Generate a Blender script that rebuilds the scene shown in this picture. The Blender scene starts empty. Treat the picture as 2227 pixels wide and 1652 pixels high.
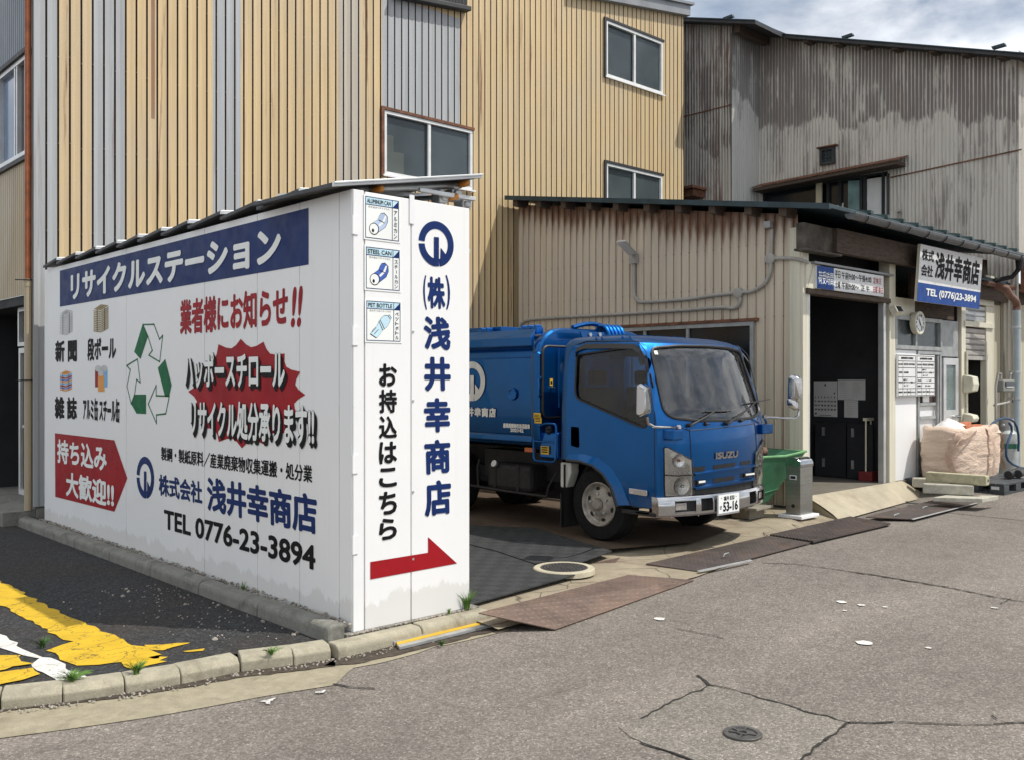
import bpy, bmesh, math, random
from mathutils import Vector, Matrix
random.seed(11)
SC = bpy.context.scene
COL = SC.collection
R = math.radians

# ------------------------------------------------------------------ camera, sky, sun, exposure
# world axes: +x runs along the street, +y runs from the street into the yard, z up; metres
CAM_H, FOC, PCX, PCY = 1.6, 2050.0, 1113.5, 826.0     # measured from the photograph (2227 px wide)
AZ = R(46.9)
FW = Vector((math.cos(AZ), math.sin(AZ), 0)); RT = Vector((math.sin(AZ), -math.cos(AZ), 0))
cam_d = bpy.data.cameras.new('camera'); cam = bpy.data.objects.new('camera', cam_d); COL.objects.link(cam)
cam.location = (0, 0, CAM_H); cam.rotation_euler = (R(90), 0, math.atan2(-FW.x, FW.y))
cam_d.sensor_width = 36; cam_d.lens = 36 * FOC / 2227; cam_d.clip_end = 3000
SC.camera = cam
SUN = Vector((1.04, -1.43, 2.69)).normalized()
sun_d = bpy.data.lights.new('sun', 'SUN'); sun_d.energy = 3.3; sun_d.angle = R(0.5); sun_d.color = (1, .955, .88)
sun_o = bpy.data.objects.new('sun', sun_d); COL.objects.link(sun_o)
sun_o.rotation_euler = SUN.to_track_quat('Z', 'Y').to_euler(); sun_o.location = (8, -8, 20)
W = bpy.data.worlds.new('World'); SC.world = W; W.use_nodes = True
nt = W.node_tree; bg = nt.nodes['Background']
sky = nt.nodes.new('ShaderNodeTexSky'); sky.sky_type = 'NISHITA'; sky.sun_disc = False
sky.sun_elevation = math.asin(SUN.z); sky.sun_rotation = math.atan2(SUN.x, SUN.y)
sky.air_density = 1.0; sky.dust_density = 1.2; sky.ozone_density = 1.5
tc = nt.nodes.new('ShaderNodeTexCoord'); mp = nt.nodes.new('ShaderNodeMapping'); mp.inputs['Scale'].default_value = (1.0, 1.0, 2.2)
mp.inputs['Location'].default_value = (3.1, 1.2, 0.4)
nz = nt.nodes.new('ShaderNodeTexNoise'); nz.inputs['Scale'].default_value = 2.6; nz.inputs['Detail'].default_value = 8; nz.inputs['Roughness'].default_value = .55
nz.inputs['Distortion'].default_value = .3
cr = nt.nodes.new('ShaderNodeValToRGB'); cr.color_ramp.elements[0].position = .33; cr.color_ramp.elements[1].position = .55
nz2 = nt.nodes.new('ShaderNodeTexNoise'); nz2.inputs['Scale'].default_value = 6; nz2.inputs['Detail'].default_value = 6
cc = nt.nodes.new('ShaderNodeValToRGB')
cc.color_ramp.elements[0].color = (5.8, 6.8, 8.3, 1); cc.color_ramp.elements[1].color = (17, 17, 16.9, 1)
cc.color_ramp.elements[0].position = .32; cc.color_ramp.elements[1].position = .62
mx = nt.nodes.new('ShaderNodeMixRGB')
L = nt.links.new
L(tc.outputs['Generated'], mp.inputs['Vector']); L(mp.outputs[0], nz.inputs['Vector']); L(mp.outputs[0], nz2.inputs['Vector'])
L(nz.outputs['Fac'], cr.inputs['Fac']); L(nz2.outputs['Fac'], cc.inputs['Fac'])
L(cr.outputs[0], mx.inputs['Fac']); L(sky.outputs[0], mx.inputs[1]); L(cc.outputs[0], mx.inputs[2])
L(mx.outputs[0], bg.inputs['Color']); bg.inputs['Strength'].default_value = 0.072
SC.view_settings.view_transform = 'Standard'; SC.view_settings.look = 'None'
SC.view_settings.exposure = 0.32; SC.view_settings.gamma = 1
try: SC.view_settings.use_curve_mapping = False
except Exception: pass

# ------------------------------------------------------------------ measuring: a photo point on a known plane -> metres
def ray(px, py):
    d = FW + RT * ((px - PCX) / FOC); return Vector((d.x, d.y, -(py - PCY) / FOC))
def onx(X, px, py): d = ray(px, py); return Vector((0, 0, CAM_H)) + d * (X / d.x)
def ony(Y, px, py): d = ray(px, py); return Vector((0, 0, CAM_H)) + d * (Y / d.y)
def onz(Z, px, py): d = ray(px, py); return Vector((0, 0, CAM_H)) + d * ((Z - CAM_H) / d.z)
def crop(x0, y0, s):                       # reads a point off an enlarged crop of the photo
    return lambda zx, zy: ((x0 + zx / s) / 1.6502, (y0 + zy / s) / 1.6502)
V = Vector

# ------------------------------------------------------------------ mesh builder
ORG = {}
class MB:
    def __init__(s): s.v = []; s.f = []; s.m = []; s.mi = 0
    def add(s, vs, fs):
        b = len(s.v); s.v += [V(p) for p in vs]
        for f in fs: s.f.append([i + b for i in f]); s.m.append(s.mi)
        return s
    def quad(s, a, b, c, d): return s.add([a, b, c, d], [(0, 1, 2, 3)])
    def poly(s, pts): return s.add(pts, [tuple(range(len(pts)))])
    def box(s, a, b):
        x0, y0, z0 = [min(a[i], b[i]) for i in range(3)]; x1, y1, z1 = [max(a[i], b[i]) for i in range(3)]
        return s.add([(x0,y0,z0),(x1,y0,z0),(x1,y1,z0),(x0,y1,z0),(x0,y0,z1),(x1,y0,z1),(x1,y1,z1),(x0,y1,z1)],
            [(0,3,2,1),(4,5,6,7),(0,1,5,4),(1,2,6,5),(2,3,7,6),(3,0,4,7)])
    def obox(s, o, u, v, w):               # oriented box from a corner and three edge vectors
        o, u, v, w = V(o), V(u), V(v), V(w)
        p = [o, o+u, o+u+v, o+v, o+w, o+u+w, o+u+v+w, o+v+w]
        return s.add(p, [(0,3,2,1),(4,5,6,7),(0,1,5,4),(1,2,6,5),(2,3,7,6),(3,0,4,7)])
    def prism(s, pts, d):                  # polygon extruded by vector d
        n = len(pts); d = V(d); p = [V(q) for q in pts]; q = [a + d for a in p]
        return s.add(p + q, [tuple(range(n))[::-1], tuple(range(n, 2*n))] + [(i, (i+1) % n, n+(i+1) % n, n+i) for i in range(n)])
    def cyl(s, a, b, r0, r1=None, n=14, caps=True):
        a, b = V(a), V(b); r1 = r0 if r1 is None else r1
        ax = (b - a).normalized(); t = V((0,0,1)) if abs(ax.z) < .9 else V((1,0,0))
        u = ax.cross(t).normalized(); w = ax.cross(u)
        vs = [c + (u*math.cos(2*math.pi*i/n) + w*math.sin(2*math.pi*i/n))*r for c, r in ((a, r0), (b, r1)) for i in range(n)]
        fs = [(i, (i+1) % n, n+(i+1) % n, n+i) for i in range(n)]
        if caps: fs += [tuple(range(n))[::-1], tuple(range(n, 2*n))]
        return s.add(vs, fs)
    def tube(s, pts, r, n=8, closed=False):
        pts = [V(p) for p in pts]; m = len(pts); vs = []; prev = None
        for i, p in enumerate(pts):
            if closed: d = pts[(i+1) % m] - pts[i-1]
            else: d = pts[min(i+1, m-1)] - pts[max(i-1, 0)]
            d.normalize()
            if prev is None:
                t = V((0,0,1)) if abs(d.z) < .9 else V((1,0,0)); u = d.cross(t).normalized()
            else: u = (prev - d*prev.dot(d)).normalized()
            prev = u; w = d.cross(u); rr = r[i] if isinstance(r, (list, tuple)) else r
            vs += [p + (u*math.cos(2*math.pi*k/n) + w*math.sin(2*math.pi*k/n))*rr for k in range(n)]
        fs = []
        for i in range(m if closed else m-1):
            j = (i+1) % m
            fs += [(i*n+k, i*n+(k+1) % n, j*n+(k+1) % n, j*n+k) for k in range(n)]
        if not closed: fs += [tuple(range(n))[::-1], tuple(range((m-1)*n, m*n))]
        return s.add(vs, fs)
    def grid(s, nu, nv, fn):
        vs = [fn(i/nu, j/nv) for j in range(nv+1) for i in range(nu+1)]
        return s.add(vs, [(j*(nu+1)+i, j*(nu+1)+i+1, (j+1)*(nu+1)+i+1, (j+1)*(nu+1)+i) for j in range(nv) for i in range(nu)])
    def lathe(s, o, ax, prof, n=24, caps=True):       # prof: (distance along axis, radius)
        o, ax = V(o), V(ax).normalized(); t = V((0,0,1)) if abs(ax.z) < .9 else V((1,0,0))
        u = ax.cross(t).normalized(); w = ax.cross(u); m = len(prof)
        vs = [o + ax*h + (u*math.cos(2*math.pi*i/n) + w*math.sin(2*math.pi*i/n))*r for h, r in prof for i in range(n)]
        fs = [(j*n+i, j*n+(i+1) % n, (j+1)*n+(i+1) % n, (j+1)*n+i) for j in range(m-1) for i in range(n)]
        if caps and prof[0][1] > 1e-4: fs.append(tuple(range(n))[::-1])
        if caps and prof[-1][1] > 1e-4: fs.append(tuple(range((m-1)*n, m*n)))
        return s.add(vs, fs)
    def build(s, name, mat, parent=None, smooth=False, bevel=0, fixn=True, angle=35):
        if parent is None:
            xs = [p.x for p in s.v]; ys = [p.y for p in s.v]; zs = [p.z for p in s.v]
            org = V(((min(xs)+max(xs))/2, (min(ys)+max(ys))/2, min(zs)))
        else: org = ORG[parent.name]
        me = bpy.data.meshes.new(name); me.from_pydata([p - org for p in s.v], [], s.f)
        for mt in (mat if isinstance(mat, (list, tuple)) else [mat]): me.materials.append(mt)
        me.polygons.foreach_set('material_index', s.m)
        bm = bmesh.new(); bm.from_mesh(me); bmesh.ops.remove_doubles(bm, verts=bm.verts, dist=1e-5)
        if fixn: bmesh.ops.recalc_face_normals(bm, faces=bm.faces)
        if bevel:
            bmesh.ops.bevel(bm, geom=[e for e in bm.edges if len(e.link_faces) == 2 and e.calc_face_angle(0) > .5], offset=bevel, segments=2, profile=.5, affect='EDGES', clamp_overlap=True)
        bm.to_mesh(me); bm.free()
        if smooth:
            me.polygons.foreach_set('use_smooth', [True]*len(me.polygons))
            try: me.set_sharp_from_angle(angle=R(angle))
            except Exception: pass
        o = bpy.data.objects.new(name, me); COL.objects.link(o)
        if parent is None: o.location = org
        else: o.parent = parent
        ORG[o.name] = org
        return o
def tag(o, label=None, cat=None, group=None, kind=None):
    if label: o['label'] = label
    if cat: o['category'] = cat
    if group: o['group'] = group
    if kind: o['kind'] = kind
    return o
def thing(name, label, cat, loc, group=None):
    o = bpy.data.objects.new(name, None); COL.objects.link(o); o.location = V(loc); o.empty_display_size = .2
    ORG[o.name] = V(loc); return tag(o, label, cat, group)
def struct(mb, name, mat, **k): return tag(mb.build(name, mat, **k), kind='structure')
def clone(root, delta, label=None):        # a copy of a thing with its parts and sub-parts
    def rec(o, par):
        c = o.copy(); COL.objects.link(c); ORG[c.name] = ORG[o.name] + V(delta)
        if par: c.parent = par
        for ch in [x for x in bpy.data.objects if x.parent == o]: rec(ch, c)
        return c
    r = rec(root, None); r.location = root.location + V(delta)
    if label: r['label'] = label
    return r

def solid_object(mb, name):                # temporary object for booleans
    me = bpy.data.meshes.new(name); me.from_pydata(mb.v, [], mb.f)
    bm = bmesh.new(); bm.from_mesh(me); bmesh.ops.remove_doubles(bm, verts=bm.verts, dist=1e-5); bmesh.ops.recalc_face_normals(bm, faces=bm.faces)
    bm.to_mesh(me); bm.free()
    o = bpy.data.objects.new(name, me); COL.objects.link(o); return o
def carve(base, ops, name, mat, parent, smooth=True, angle=30):
    """base mesh builder with [(op, mesh builder)] booleans applied -> one mesh object"""
    b = solid_object(base, 'solid'); tmp = [b]
    for op, cut in ops:
        c = solid_object(cut, 'cut'); tmp.append(c)
        md = b.modifiers.new('b', 'BOOLEAN'); md.operation = op; md.object = c; md.solver = 'EXACT'
    bpy.context.view_layer.update()
    dg = bpy.context.evaluated_depsgraph_get(); me = bpy.data.meshes.new_from_object(b.evaluated_get(dg)); me.name = name
    org = ORG[parent.name]; me.transform(Matrix.Translation(-org)); me.materials.clear(); me.materials.append(mat)
    me.polygons.foreach_set('material_index', [0]*len(me.polygons))
    if smooth:
        me.polygons.foreach_set('use_smooth', [True]*len(me.polygons)); me.set_sharp_from_angle(angle=R(angle))
    for t in tmp:
        m0 = t.data; bpy.data.objects.remove(t); bpy.data.meshes.remove(m0)
    o = bpy.data.objects.new(name, me); COL.objects.link(o); o.parent = parent; ORG[o.name] = org
    return o

# ------------------------------------------------------------------ lettering (flat vinyl / paint outlines from the built-in font)
def text_mesh(s):
    cu = bpy.data.curves.new('t', 'FONT'); cu.body = s; cu.size = 1; cu.resolution_u = 3
    o = bpy.data.objects.new('t', cu); COL.objects.link(o); bpy.context.view_layer.update()
    dg = bpy.context.evaluated_depsgraph_get(); me = bpy.data.meshes.new_from_object(o.evaluated_get(dg))
    vs = [v.co.copy() for v in me.vertices]; fs = [list(p.vertices) for p in me.polygons]
    bpy.data.objects.remove(o); bpy.data.curves.remove(cu); bpy.data.meshes.remove(me)
    return vs, fs
TXT = {}
def put_text(mb, s, O, U, Wv, w, h, bold=0.0, shear=0.0):
    """string s stretched into the rectangle with lower-left corner O, right U, up Wv, width w, height h; bold thickens the strokes
    by stacking shifted layers a fraction of a millimetre apart, as a sign painter goes over a stroke"""
    if s not in TXT: TXT[s] = text_mesh(s)
    vs, fs = TXT[s]
    if not vs: return
    x0 = min(v.x for v in vs); x1 = max(v.x for v in vs); y0 = min(v.y for v in vs); y1 = max(v.y for v in vs)
    O, U, Wv = V(O), V(U), V(Wv); Nn = U.cross(Wv).normalized()
    sh = [(0, 0)]
    if bold > 0: sh = [(math.cos(a)*bold, math.sin(a)*bold) for a in [2*math.pi*k/(6 if bold < .03 else 10) for k in range(6 if bold < .03 else 10)]] + [(0, 0)]
    e = bold
    for i, (dx, dy) in enumerate(sh):
        def mp_(v):
            a = (v.x+dx-x0+e)/(x1-x0+2*e+1e-9)*w; b = (v.y+dy-y0+e)/(y1-y0+2*e+1e-9)*h
            return O + U*(a + shear*b) + Wv*b + Nn*(i*.00012)
        mb.add([mp_(v) for v in vs], fs)

# ------------------------------------------------------------------ materials
def nodes(name):
    m = bpy.data.materials.new(name); m.use_nodes = True; t = m.node_tree
    return m, t, t.nodes['Principled BSDF']
def N(t, kind, **k):
    n = t.nodes.new(kind)
    for a, b in k.items():
        if a in n.inputs: n.inputs[a].default_value = b
        else: setattr(n, a, b)
    return n
def coords(t, scale=(1,1,1), space='Object'):
    c = N(t, 'ShaderNodeTexCoord'); m = N(t, 'ShaderNodeMapping'); m.inputs['Scale'].default_value = scale
    t.links.new(c.outputs[space], m.inputs['Vector']); return m.outputs[0]
def noise(t, vec, scale, detail=4, rough=.55, dist=0):
    n = N(t, 'ShaderNodeTexNoise', Scale=scale, Detail=detail, Roughness=rough, Distortion=dist)
    t.links.new(vec, n.inputs['Vector']); return n.outputs['Fac']
def ramp(t, fac, stops):
    r = N(t, 'ShaderNodeValToRGB'); e = r.color_ramp.elements
    while len(e) < len(stops): e.new(.5)
    for i, (p, c) in enumerate(stops):
        e[i].position = p; e[i].color = (c if isinstance(c, tuple) else (c, c, c)) + (1,) if not (isinstance(c, tuple) and len(c) == 4) else c
    t.links.new(fac, r.inputs['Fac']); return r.outputs['Color']
def mix(t, fac, a, b, mode='MIX'):
    n = N(t, 'ShaderNodeMixRGB', blend_type=mode)
    for i, x in ((0, fac), (1, a), (2, b)):
        if isinstance(x, bpy.types.NodeSocket): t.links.new(x, n.inputs[i])
        elif i == 0: n.inputs[0].default_value = x
        else: n.inputs[i].default_value = x + (1,) if len(x) == 3 else x
    return n.outputs[0]
def math_(t, op, a, b=0.0, clamp=False):
    n = N(t, 'ShaderNodeMath', operation=op, use_clamp=clamp)
    for i, x in ((0, a), (1, b)):
        if isinstance(x, bpy.types.NodeSocket): t.links.new(x, n.inputs[i])
        else: n.inputs[i].default_value = x
    return n.outputs[0]
def bump(t, p, h, strength=.3, dist=.01):
    b = N(t, 'ShaderNodeBump', Strength=strength, Distance=dist); t.links.new(h, b.inputs['Height']); t.links.new(b.outputs[0], p.inputs['Normal'])
def setp(p, rough=None, metal=None, coat=None, spec=None, trans=None, ior=None):
    if rough is not None: p.inputs['Roughness'].default_value = rough
    if metal is not None: p.inputs['Metallic'].default_value = metal
    if coat is not None: p.inputs['Coat Weight'].default_value = coat; p.inputs['Coat Roughness'].default_value = .04
    if spec is not None: p.inputs['Specular IOR Level'].default_value = spec
    if trans is not None: p.inputs['Transmission Weight'].default_value = trans
    if ior is not None: p.inputs['IOR'].default_value = ior
def plain(name, col, rough=.5, metal=0, var=.18, scale=6, bmp=0, bscale=60, coat=0, stretch=(1,1,1), spec=.5):
    m, t, p = nodes(name); setp(p, rough, metal, coat, spec)
    c = coords(t, stretch); f = noise(t, c, scale, 5)
    lo = tuple(x*(1-var) for x in col); hi = tuple(min(1, x*(1+var)) for x in col)
    t.links.new(ramp(t, f, [(.3, lo), (.7, hi)]), p.inputs['Base Color'])
    rr = ramp(t, noise(t, c, scale*2.3, 3), [(.3, max(0, rough-.08)), (.7, min(1, rough+.08))]); t.links.new(rr, p.inputs['Roughness'])
    if bmp: bump(t, p, noise(t, coords(t), bscale, 4), bmp, .01)
    return m
def siding(name, col, rust=0.2, rough=.42, metal=.0, eaves=False):
    """painted sheet siding: vertical streaks, patina, scuffs, some rust runs"""
    m, t, p = nodes(name); setp(p, rough, metal, 0, .5)
    st = coords(t, (9, 9, .25)); big = coords(t, (1, 1, .6)); fine = coords(t, (60, 60, 2.0))
    base = ramp(t, noise(t, st, 1.6, 5), [(.25, tuple(x*.80 for x in col)), (.5, col), (.8, tuple(min(1, x*1.13) for x in col))])
    pat = ramp(t, noise(t, big, .9, 6, .6), [(.42, 0.0), (.75, .55)])
    base = mix(t, pat, base, tuple(.55*x + .45*g for x, g in zip(col, (.40, .40, .40))))
    dirt = ramp(t, noise(t, fine, 1.0, 3), [(.5, 0.0), (.8, .25)])
    base = mix(t, dirt, base, tuple(x*.5 for x in col))
    scr = ramp(t, noise(t, coords(t, (2.2, 2.2, 2.2)), 3, 9, .72), [(.66, 0.0), (.74, .5)])
    base = mix(t, scr, base, tuple(min(1, x*1.25) for x in col))
    ru = math_(t, 'MULTIPLY', ramp(t, noise(t, coords(t, (5, 5, .18)), 2.2, 6, .65), [(.62, 0.0), (.72, 1.0)]), rust)
    base = mix(t, ru, base, (.16, .055, .022))
    if eaves:                            # rust that has crept down every sheet from its cut top edge, arched between the seams
        z = N(t, 'ShaderNodeSeparateXYZ'); t.links.new(coords(t), z.inputs[0])
        d = math_(t, 'SUBTRACT', math_(t, 'MULTIPLY', z.outputs['Y'], .159), z.outputs['Z'])
        d = math_(t, 'ADD', d, 3.54 + .159*(8-5.365))
        d = math_(t, 'ADD', d, math_(t, 'MULTIPLY', noise(t, coords(t, (1, 1.3, .3)), 1.2, 4, .5), .75))
        d = math_(t, 'ADD', d, math_(t, 'MULTIPLY', noise(t, coords(t, (20, 20, 5)), 1.0, 5, .65), .16))
        d = math_(t, 'SUBTRACT', d, math_(t, 'MULTIPLY', math_(t, 'COSINE', math_(t, 'MULTIPLY', z.outputs['Y'], 2*math.pi/.125)), .07))
        f = ramp(t, d, [(.60, 1.0), (.70, .75), (.80, .25), (.98, 0.0)])
        base = mix(t, f, base, ramp(t, noise(t, coords(t, (6, 6, 2)), 2, 6, .7), [(.35, (.075, .04, .025)), (.6, (.19, .095, .055)), (.8, (.27, .18, .12))]))
    t.links.new(base, p.inputs['Base Color'])
    t.links.new(ramp(t, noise(t, big, 2, 4), [(.3, rough-.1), (.7, rough+.15)]), p.inputs['Roughness'])
    bump(t, p, noise(t, coords(t, (3, 3, 1.2)), 3, 3), .15, .01)
    return m
def corrugated(name, paint, dark, rust=(.13, .045, .022), shift=0.0, rusting=.45, heavy=0.0):
    """old painted corrugated iron: paint worn off in big ragged fields showing dark metal on the ridges, rust at the sheet laps"""
    m, t, p = nodes(name); setp(p, .62, 0, 0, .35)
    big = coords(t, (1, .55, 1)); st = coords(t, (6, 6, .35)); c = coords(t)
    z = N(t, 'ShaderNodeSeparateXYZ'); t.links.new(c, z.inputs[0])
    base = ramp(t, noise(t, st, 2, 5), [(.25, tuple(x*.84 for x in paint)), (.6, paint), (.85, tuple(x*1.1 for x in paint))])
    # repainted lower band with a ragged upper edge
    edge = math_(t, 'SUBTRACT', z.outputs['Z'], math_(t, 'MULTIPLY', z.outputs['Y'], .185))
    edge = math_(t, 'ADD', edge, math_(t, 'MULTIPLY', noise(t, coords(t, (1, 1.1, .25)), 1.5, 6, .6), 1.5))
    edge = math_(t, 'ADD', edge, shift)
    low = ramp(t, math_(t, 'MULTIPLY', edge, .1), [(.712, 1.0), (.716, 0.0)])
    phase = math_(t, 'SINE', math_(t, 'MULTIPLY', math_(t, 'ADD', z.outputs['X'], z.outputs['Y']), 2*math.pi/.065))
    worn = noise(t, coords(t, (1.3, 1.3, .55)), 1.5, 8, .66)
    streak = noise(t, coords(t, (17, 17, .7)), 1.0, 4, .6)
    wf = math_(t, 'ADD', math_(t, 'ADD', math_(t, 'MULTIPLY', worn, .62), math_(t, 'MULTIPLY', streak, .42)), math_(t, 'MULTIPLY', phase, .15))
    wu = ramp(t, wf, [(.55-heavy, 0.0), (.63-heavy, .88)]); wl = ramp(t, wf, [(.66-heavy, 0.0), (.74-heavy, .7)])
    base = mix(t, mix(t, low, wu, wl), base, dark)
    lap = ramp(t, noise(t, coords(t, (4, 4, .5)), 1.3, 6, .7), [(.62-heavy*1.3, 0.0), (.75-heavy*1.3, .9)])
    base = mix(t, math_(t, 'MULTIPLY', lap, rusting), base, rust)
    t.links.new(base, p.inputs['Base Color'])
    bump(t, p, wf, .25, .01)
    return m
def asphalt(name, lo, hi, stone=.55, scale=95, brown=0.0, tracks=False):
    m, t, p = nodes(name); setp(p, .9, 0, 0, .25)
    c = coords(t); v = N(t, 'ShaderNodeTexVoronoi', Scale=scale); t.links.new(c, v.inputs['Vector'])
    v2 = N(t, 'ShaderNodeTexVoronoi', Scale=scale*2.3); t.links.new(c, v2.inputs['Vector'])
    sp = N(t, 'ShaderNodeSeparateXYZ'); t.links.new(v.outputs['Color'], sp.inputs[0]); sp2 = N(t, 'ShaderNodeSeparateXYZ'); t.links.new(v2.outputs['Color'], sp2.inputs[0])
    g_ = math_(t, 'ADD', math_(t, 'MULTIPLY', sp.outputs['X'], .55), math_(t, 'MULTIPLY', sp2.outputs['X'], .45))
    base = ramp(t, g_, [(.08, lo), (.5, tuple((a+b)/2 for a, b in zip(lo, hi))), (.80, hi), (.97, tuple(min(1, x*(1+stone)) for x in hi))])
    big = ramp(t, noise(t, coords(t, (.5, .5, .5)), 1.0, 7, .62), [(.3, .80), (.7, 1.10)]); base = mix(t, 1.0, base, big, 'MULTIPLY')
    mid = ramp(t, noise(t, c, 7, 5, .65), [(.3, .88), (.7, 1.08)]); base = mix(t, 1.0, base, mid, 'MULTIPLY')
    oil = ramp(t, noise(t, coords(t, (.8, 2.2, 1)), 1.1, 6, .6, .4), [(.60, 0.0), (.78, .45)]); base = mix(t, oil, base, tuple(x*.45 for x in lo))
    if tracks:                            # two paler wheel paths polished along the street, and a long darker seam of older paving
        z = N(t, 'ShaderNodeSeparateXYZ'); t.links.new(c, z.inputs[0]); yy = math_(t, 'ADD', z.outputs['Y'], math_(t, 'MULTIPLY', noise(t, coords(t, (.4, .4, 1)), 1, 4), .8))
        w = math_(t, 'ABSOLUTE', math_(t, 'SINE', math_(t, 'MULTIPLY', yy, 1.9))); base = mix(t, 1.0, base, ramp(t, w, [(.1, 1.05), (.7, .95)]), 'MULTIPLY')
    if brown: base = mix(t, math_(t, 'MULTIPLY', ramp(t, noise(t, c, 1.1, 5, .6), [(.45, 0.0), (.7, 1.0)]), brown), base, (.05, .034, .022))
    t.links.new(base, p.inputs['Base Color'])
    h = math_(t, 'ADD', math_(t, 'MULTIPLY', v.outputs['Distance'], -1.0), math_(t, 'MULTIPLY', noise(t, c, 260, 2), .5))
    bump(t, p, h, .5, .005)
    return m
def concrete(name, col, stain=(.10, .075, .05), amount=.5, cracks=False, scale=1.0):
    m, t, p = nodes(name); setp(p, .88, 0, 0, .3)
    c = coords(t); base = ramp(t, noise(t, c, 3*scale, 8, .65), [(.3, tuple(x*.78 for x in col)), (.7, tuple(min(1, x*1.14) for x in col))])
    fine = ramp(t, noise(t, c, 120, 3), [(.3, .86), (.7, 1.1)]); base = mix(t, 1.0, base, fine, 'MULTIPLY')
    s = ramp(t, noise(t, c, 1.5*scale, 7, .7, .5), [(.52, 0.0), (.7, amount)]); base = mix(t, s, base, stain)
    if cracks:
        w = N(t, 'ShaderNodeTexVoronoi', feature='DISTANCE_TO_EDGE', Scale=1.4); dv = N(t, 'ShaderNodeMixRGB'); dv.inputs[0].default_value = .12
        nn = N(t, 'ShaderNodeTexNoise', Scale=3.5, Detail=6); t.links.new(c, nn.inputs['Vector']); t.links.new(c, dv.inputs[1]); t.links.new(nn.outputs['Color'], dv.inputs[2]); t.links.new(dv.outputs[0], w.inputs['Vector'])
        ck = ramp(t, w.outputs['Distance'], [(.002, .8), (.008, 0.0)]); base = mix(t, ck, base, (.045, .035, .025))
    t.links.new(base, p.inputs['Base Color'])
    bump(t, p, noise(t, c, 70, 5, .6), .35, .006)
    return m
def plate_steel(name, col, rust, kind='lozenge', pitch=.05, rough=.6):
    """checker plate: short raised dashes at alternating right angles, worn rust"""
    m, t, p = nodes(name); setp(p, rough, .25, 0, .45)
    c = coords(t); r0 = N(t, 'ShaderNodeVectorRotate', rotation_type='Z_AXIS'); r0.inputs['Angle'].default_value = R(6); t.links.new(c, r0.inputs['Vector'])
    k = N(t, 'ShaderNodeTexChecker', Scale=1/pitch); t.links.new(r0.outputs[0], k.inputs['Vector'])
    sx = N(t, 'ShaderNodeSeparateXYZ'); t.links.new(r0.outputs[0], sx.inputs[0])
    def saw(o, f): return math_(t, 'ABSOLUTE', math_(t, 'SINE', math_(t, 'MULTIPLY', o, f)))
    a = saw(sx.outputs['X'], math.pi/pitch*(3 if kind == 'mat' else 1)); b = saw(sx.outputs['Y'], math.pi/pitch*(3 if kind == 'mat' else 1))
    if kind == 'mat': h = mix(t, k.outputs['Fac'], a, b)
    else: h = mix(t, k.outputs['Fac'], math_(t, 'MULTIPLY', math_(t, 'POWER', a, 8), b), math_(t, 'MULTIPLY', math_(t, 'POWER', b, 8), a))
    f = noise(t, c, 2.2, 7, .65)
    base = ramp(t, f, [(.32, tuple(x*.55 for x in col)), (.5, col), (.72, rust)])
    if kind == 'mat':
        base = mix(t, math_(t, 'MULTIPLY', k.outputs['Fac'], .42), base, tuple(x*2.2 for x in col)); base = mix(t, math_(t, 'MULTIPLY', h, .5), base, tuple(x*2.0 for x in col))
    else: base = mix(t, math_(t, 'MULTIPLY', h, .32), base, tuple(min(1, x*1.7) for x in col))
    base = mix(t, ramp(t, noise(t, coords(t, (1.2, 3, 1)), 1.6, 6, .6), [(.55, 0.0), (.72, .6)]), base, tuple(x*.3 for x in col))
    t.links.new(base, p.inputs['Base Color'])
    hh = math_(t, 'ADD', h, math_(t, 'MULTIPLY', noise(t, c, 90, 3), .3)); bump(t, p, hh, .7, .006)
    return m
def glass(name, tint=(.75, .8, .8), ior=1.6, dust=.05):
    """thin sheet of glass: clear (tinted) with a Fresnel reflection, plus a little dust"""
    m, t, p = nodes(name); out = t.nodes['Material Output']; t.nodes.remove(p)
    tr = N(t, 'ShaderNodeBsdfTransparent'); tr.inputs[0].default_value = tint + (1,); gl = N(t, 'ShaderNodeBsdfGlossy'); gl.inputs['Roughness'].default_value = .015
    df = N(t, 'ShaderNodeBsdfDiffuse'); df.inputs[0].default_value = (.42, .41, .38, 1)
    fr = N(t, 'ShaderNodeFresnel', IOR=ior); a = N(t, 'ShaderNodeMixShader'); b = N(t, 'ShaderNodeMixShader')
    d = ramp(t, noise(t, coords(t), 5, 6, .7), [(.4, 0.0), (.8, dust)])
    t.links.new(d, a.inputs[0]); t.links.new(tr.outputs[0], a.inputs[1]); t.links.new(df.outputs[0], a.inputs[2])
    t.links.new(fr.outputs[0], b.inputs[0]); t.links.new(a.outputs[0], b.inputs[1]); t.links.new(gl.outputs[0], b.inputs[2]); t.links.new(b.outputs[0], out.inputs['Surface'])
    return m
def pane(name, col, rough=.12, rip=.25, scale=45, spec=.9, see=0.0):        # patterned glass in front of a dark room
    m, t, p = nodes(name); setp(p, rough, 0, 0, spec)
    f = noise(t, coords(t), .9, 3); t.links.new(ramp(t, f, [(.3, tuple(x*.6 for x in col)), (.7, tuple(x*1.3 for x in col))]), p.inputs['Base Color'])
    if rip: bump(t, p, noise(t, coords(t), scale, 2), rip, .004)
    if see:
        tr = N(t, 'ShaderNodeBsdfTransparent'); tr.inputs[0].default_value = (.75, .82, .82, 1); ms = N(t, 'ShaderNodeMixShader'); ms.inputs[0].default_value = see
        t.links.new(p.outputs[0], ms.inputs[1]); t.links.new(tr.outputs[0], ms.inputs[2]); t.links.new(ms.outputs[0], t.nodes['Material Output'].inputs['Surface'])
    return m
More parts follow.
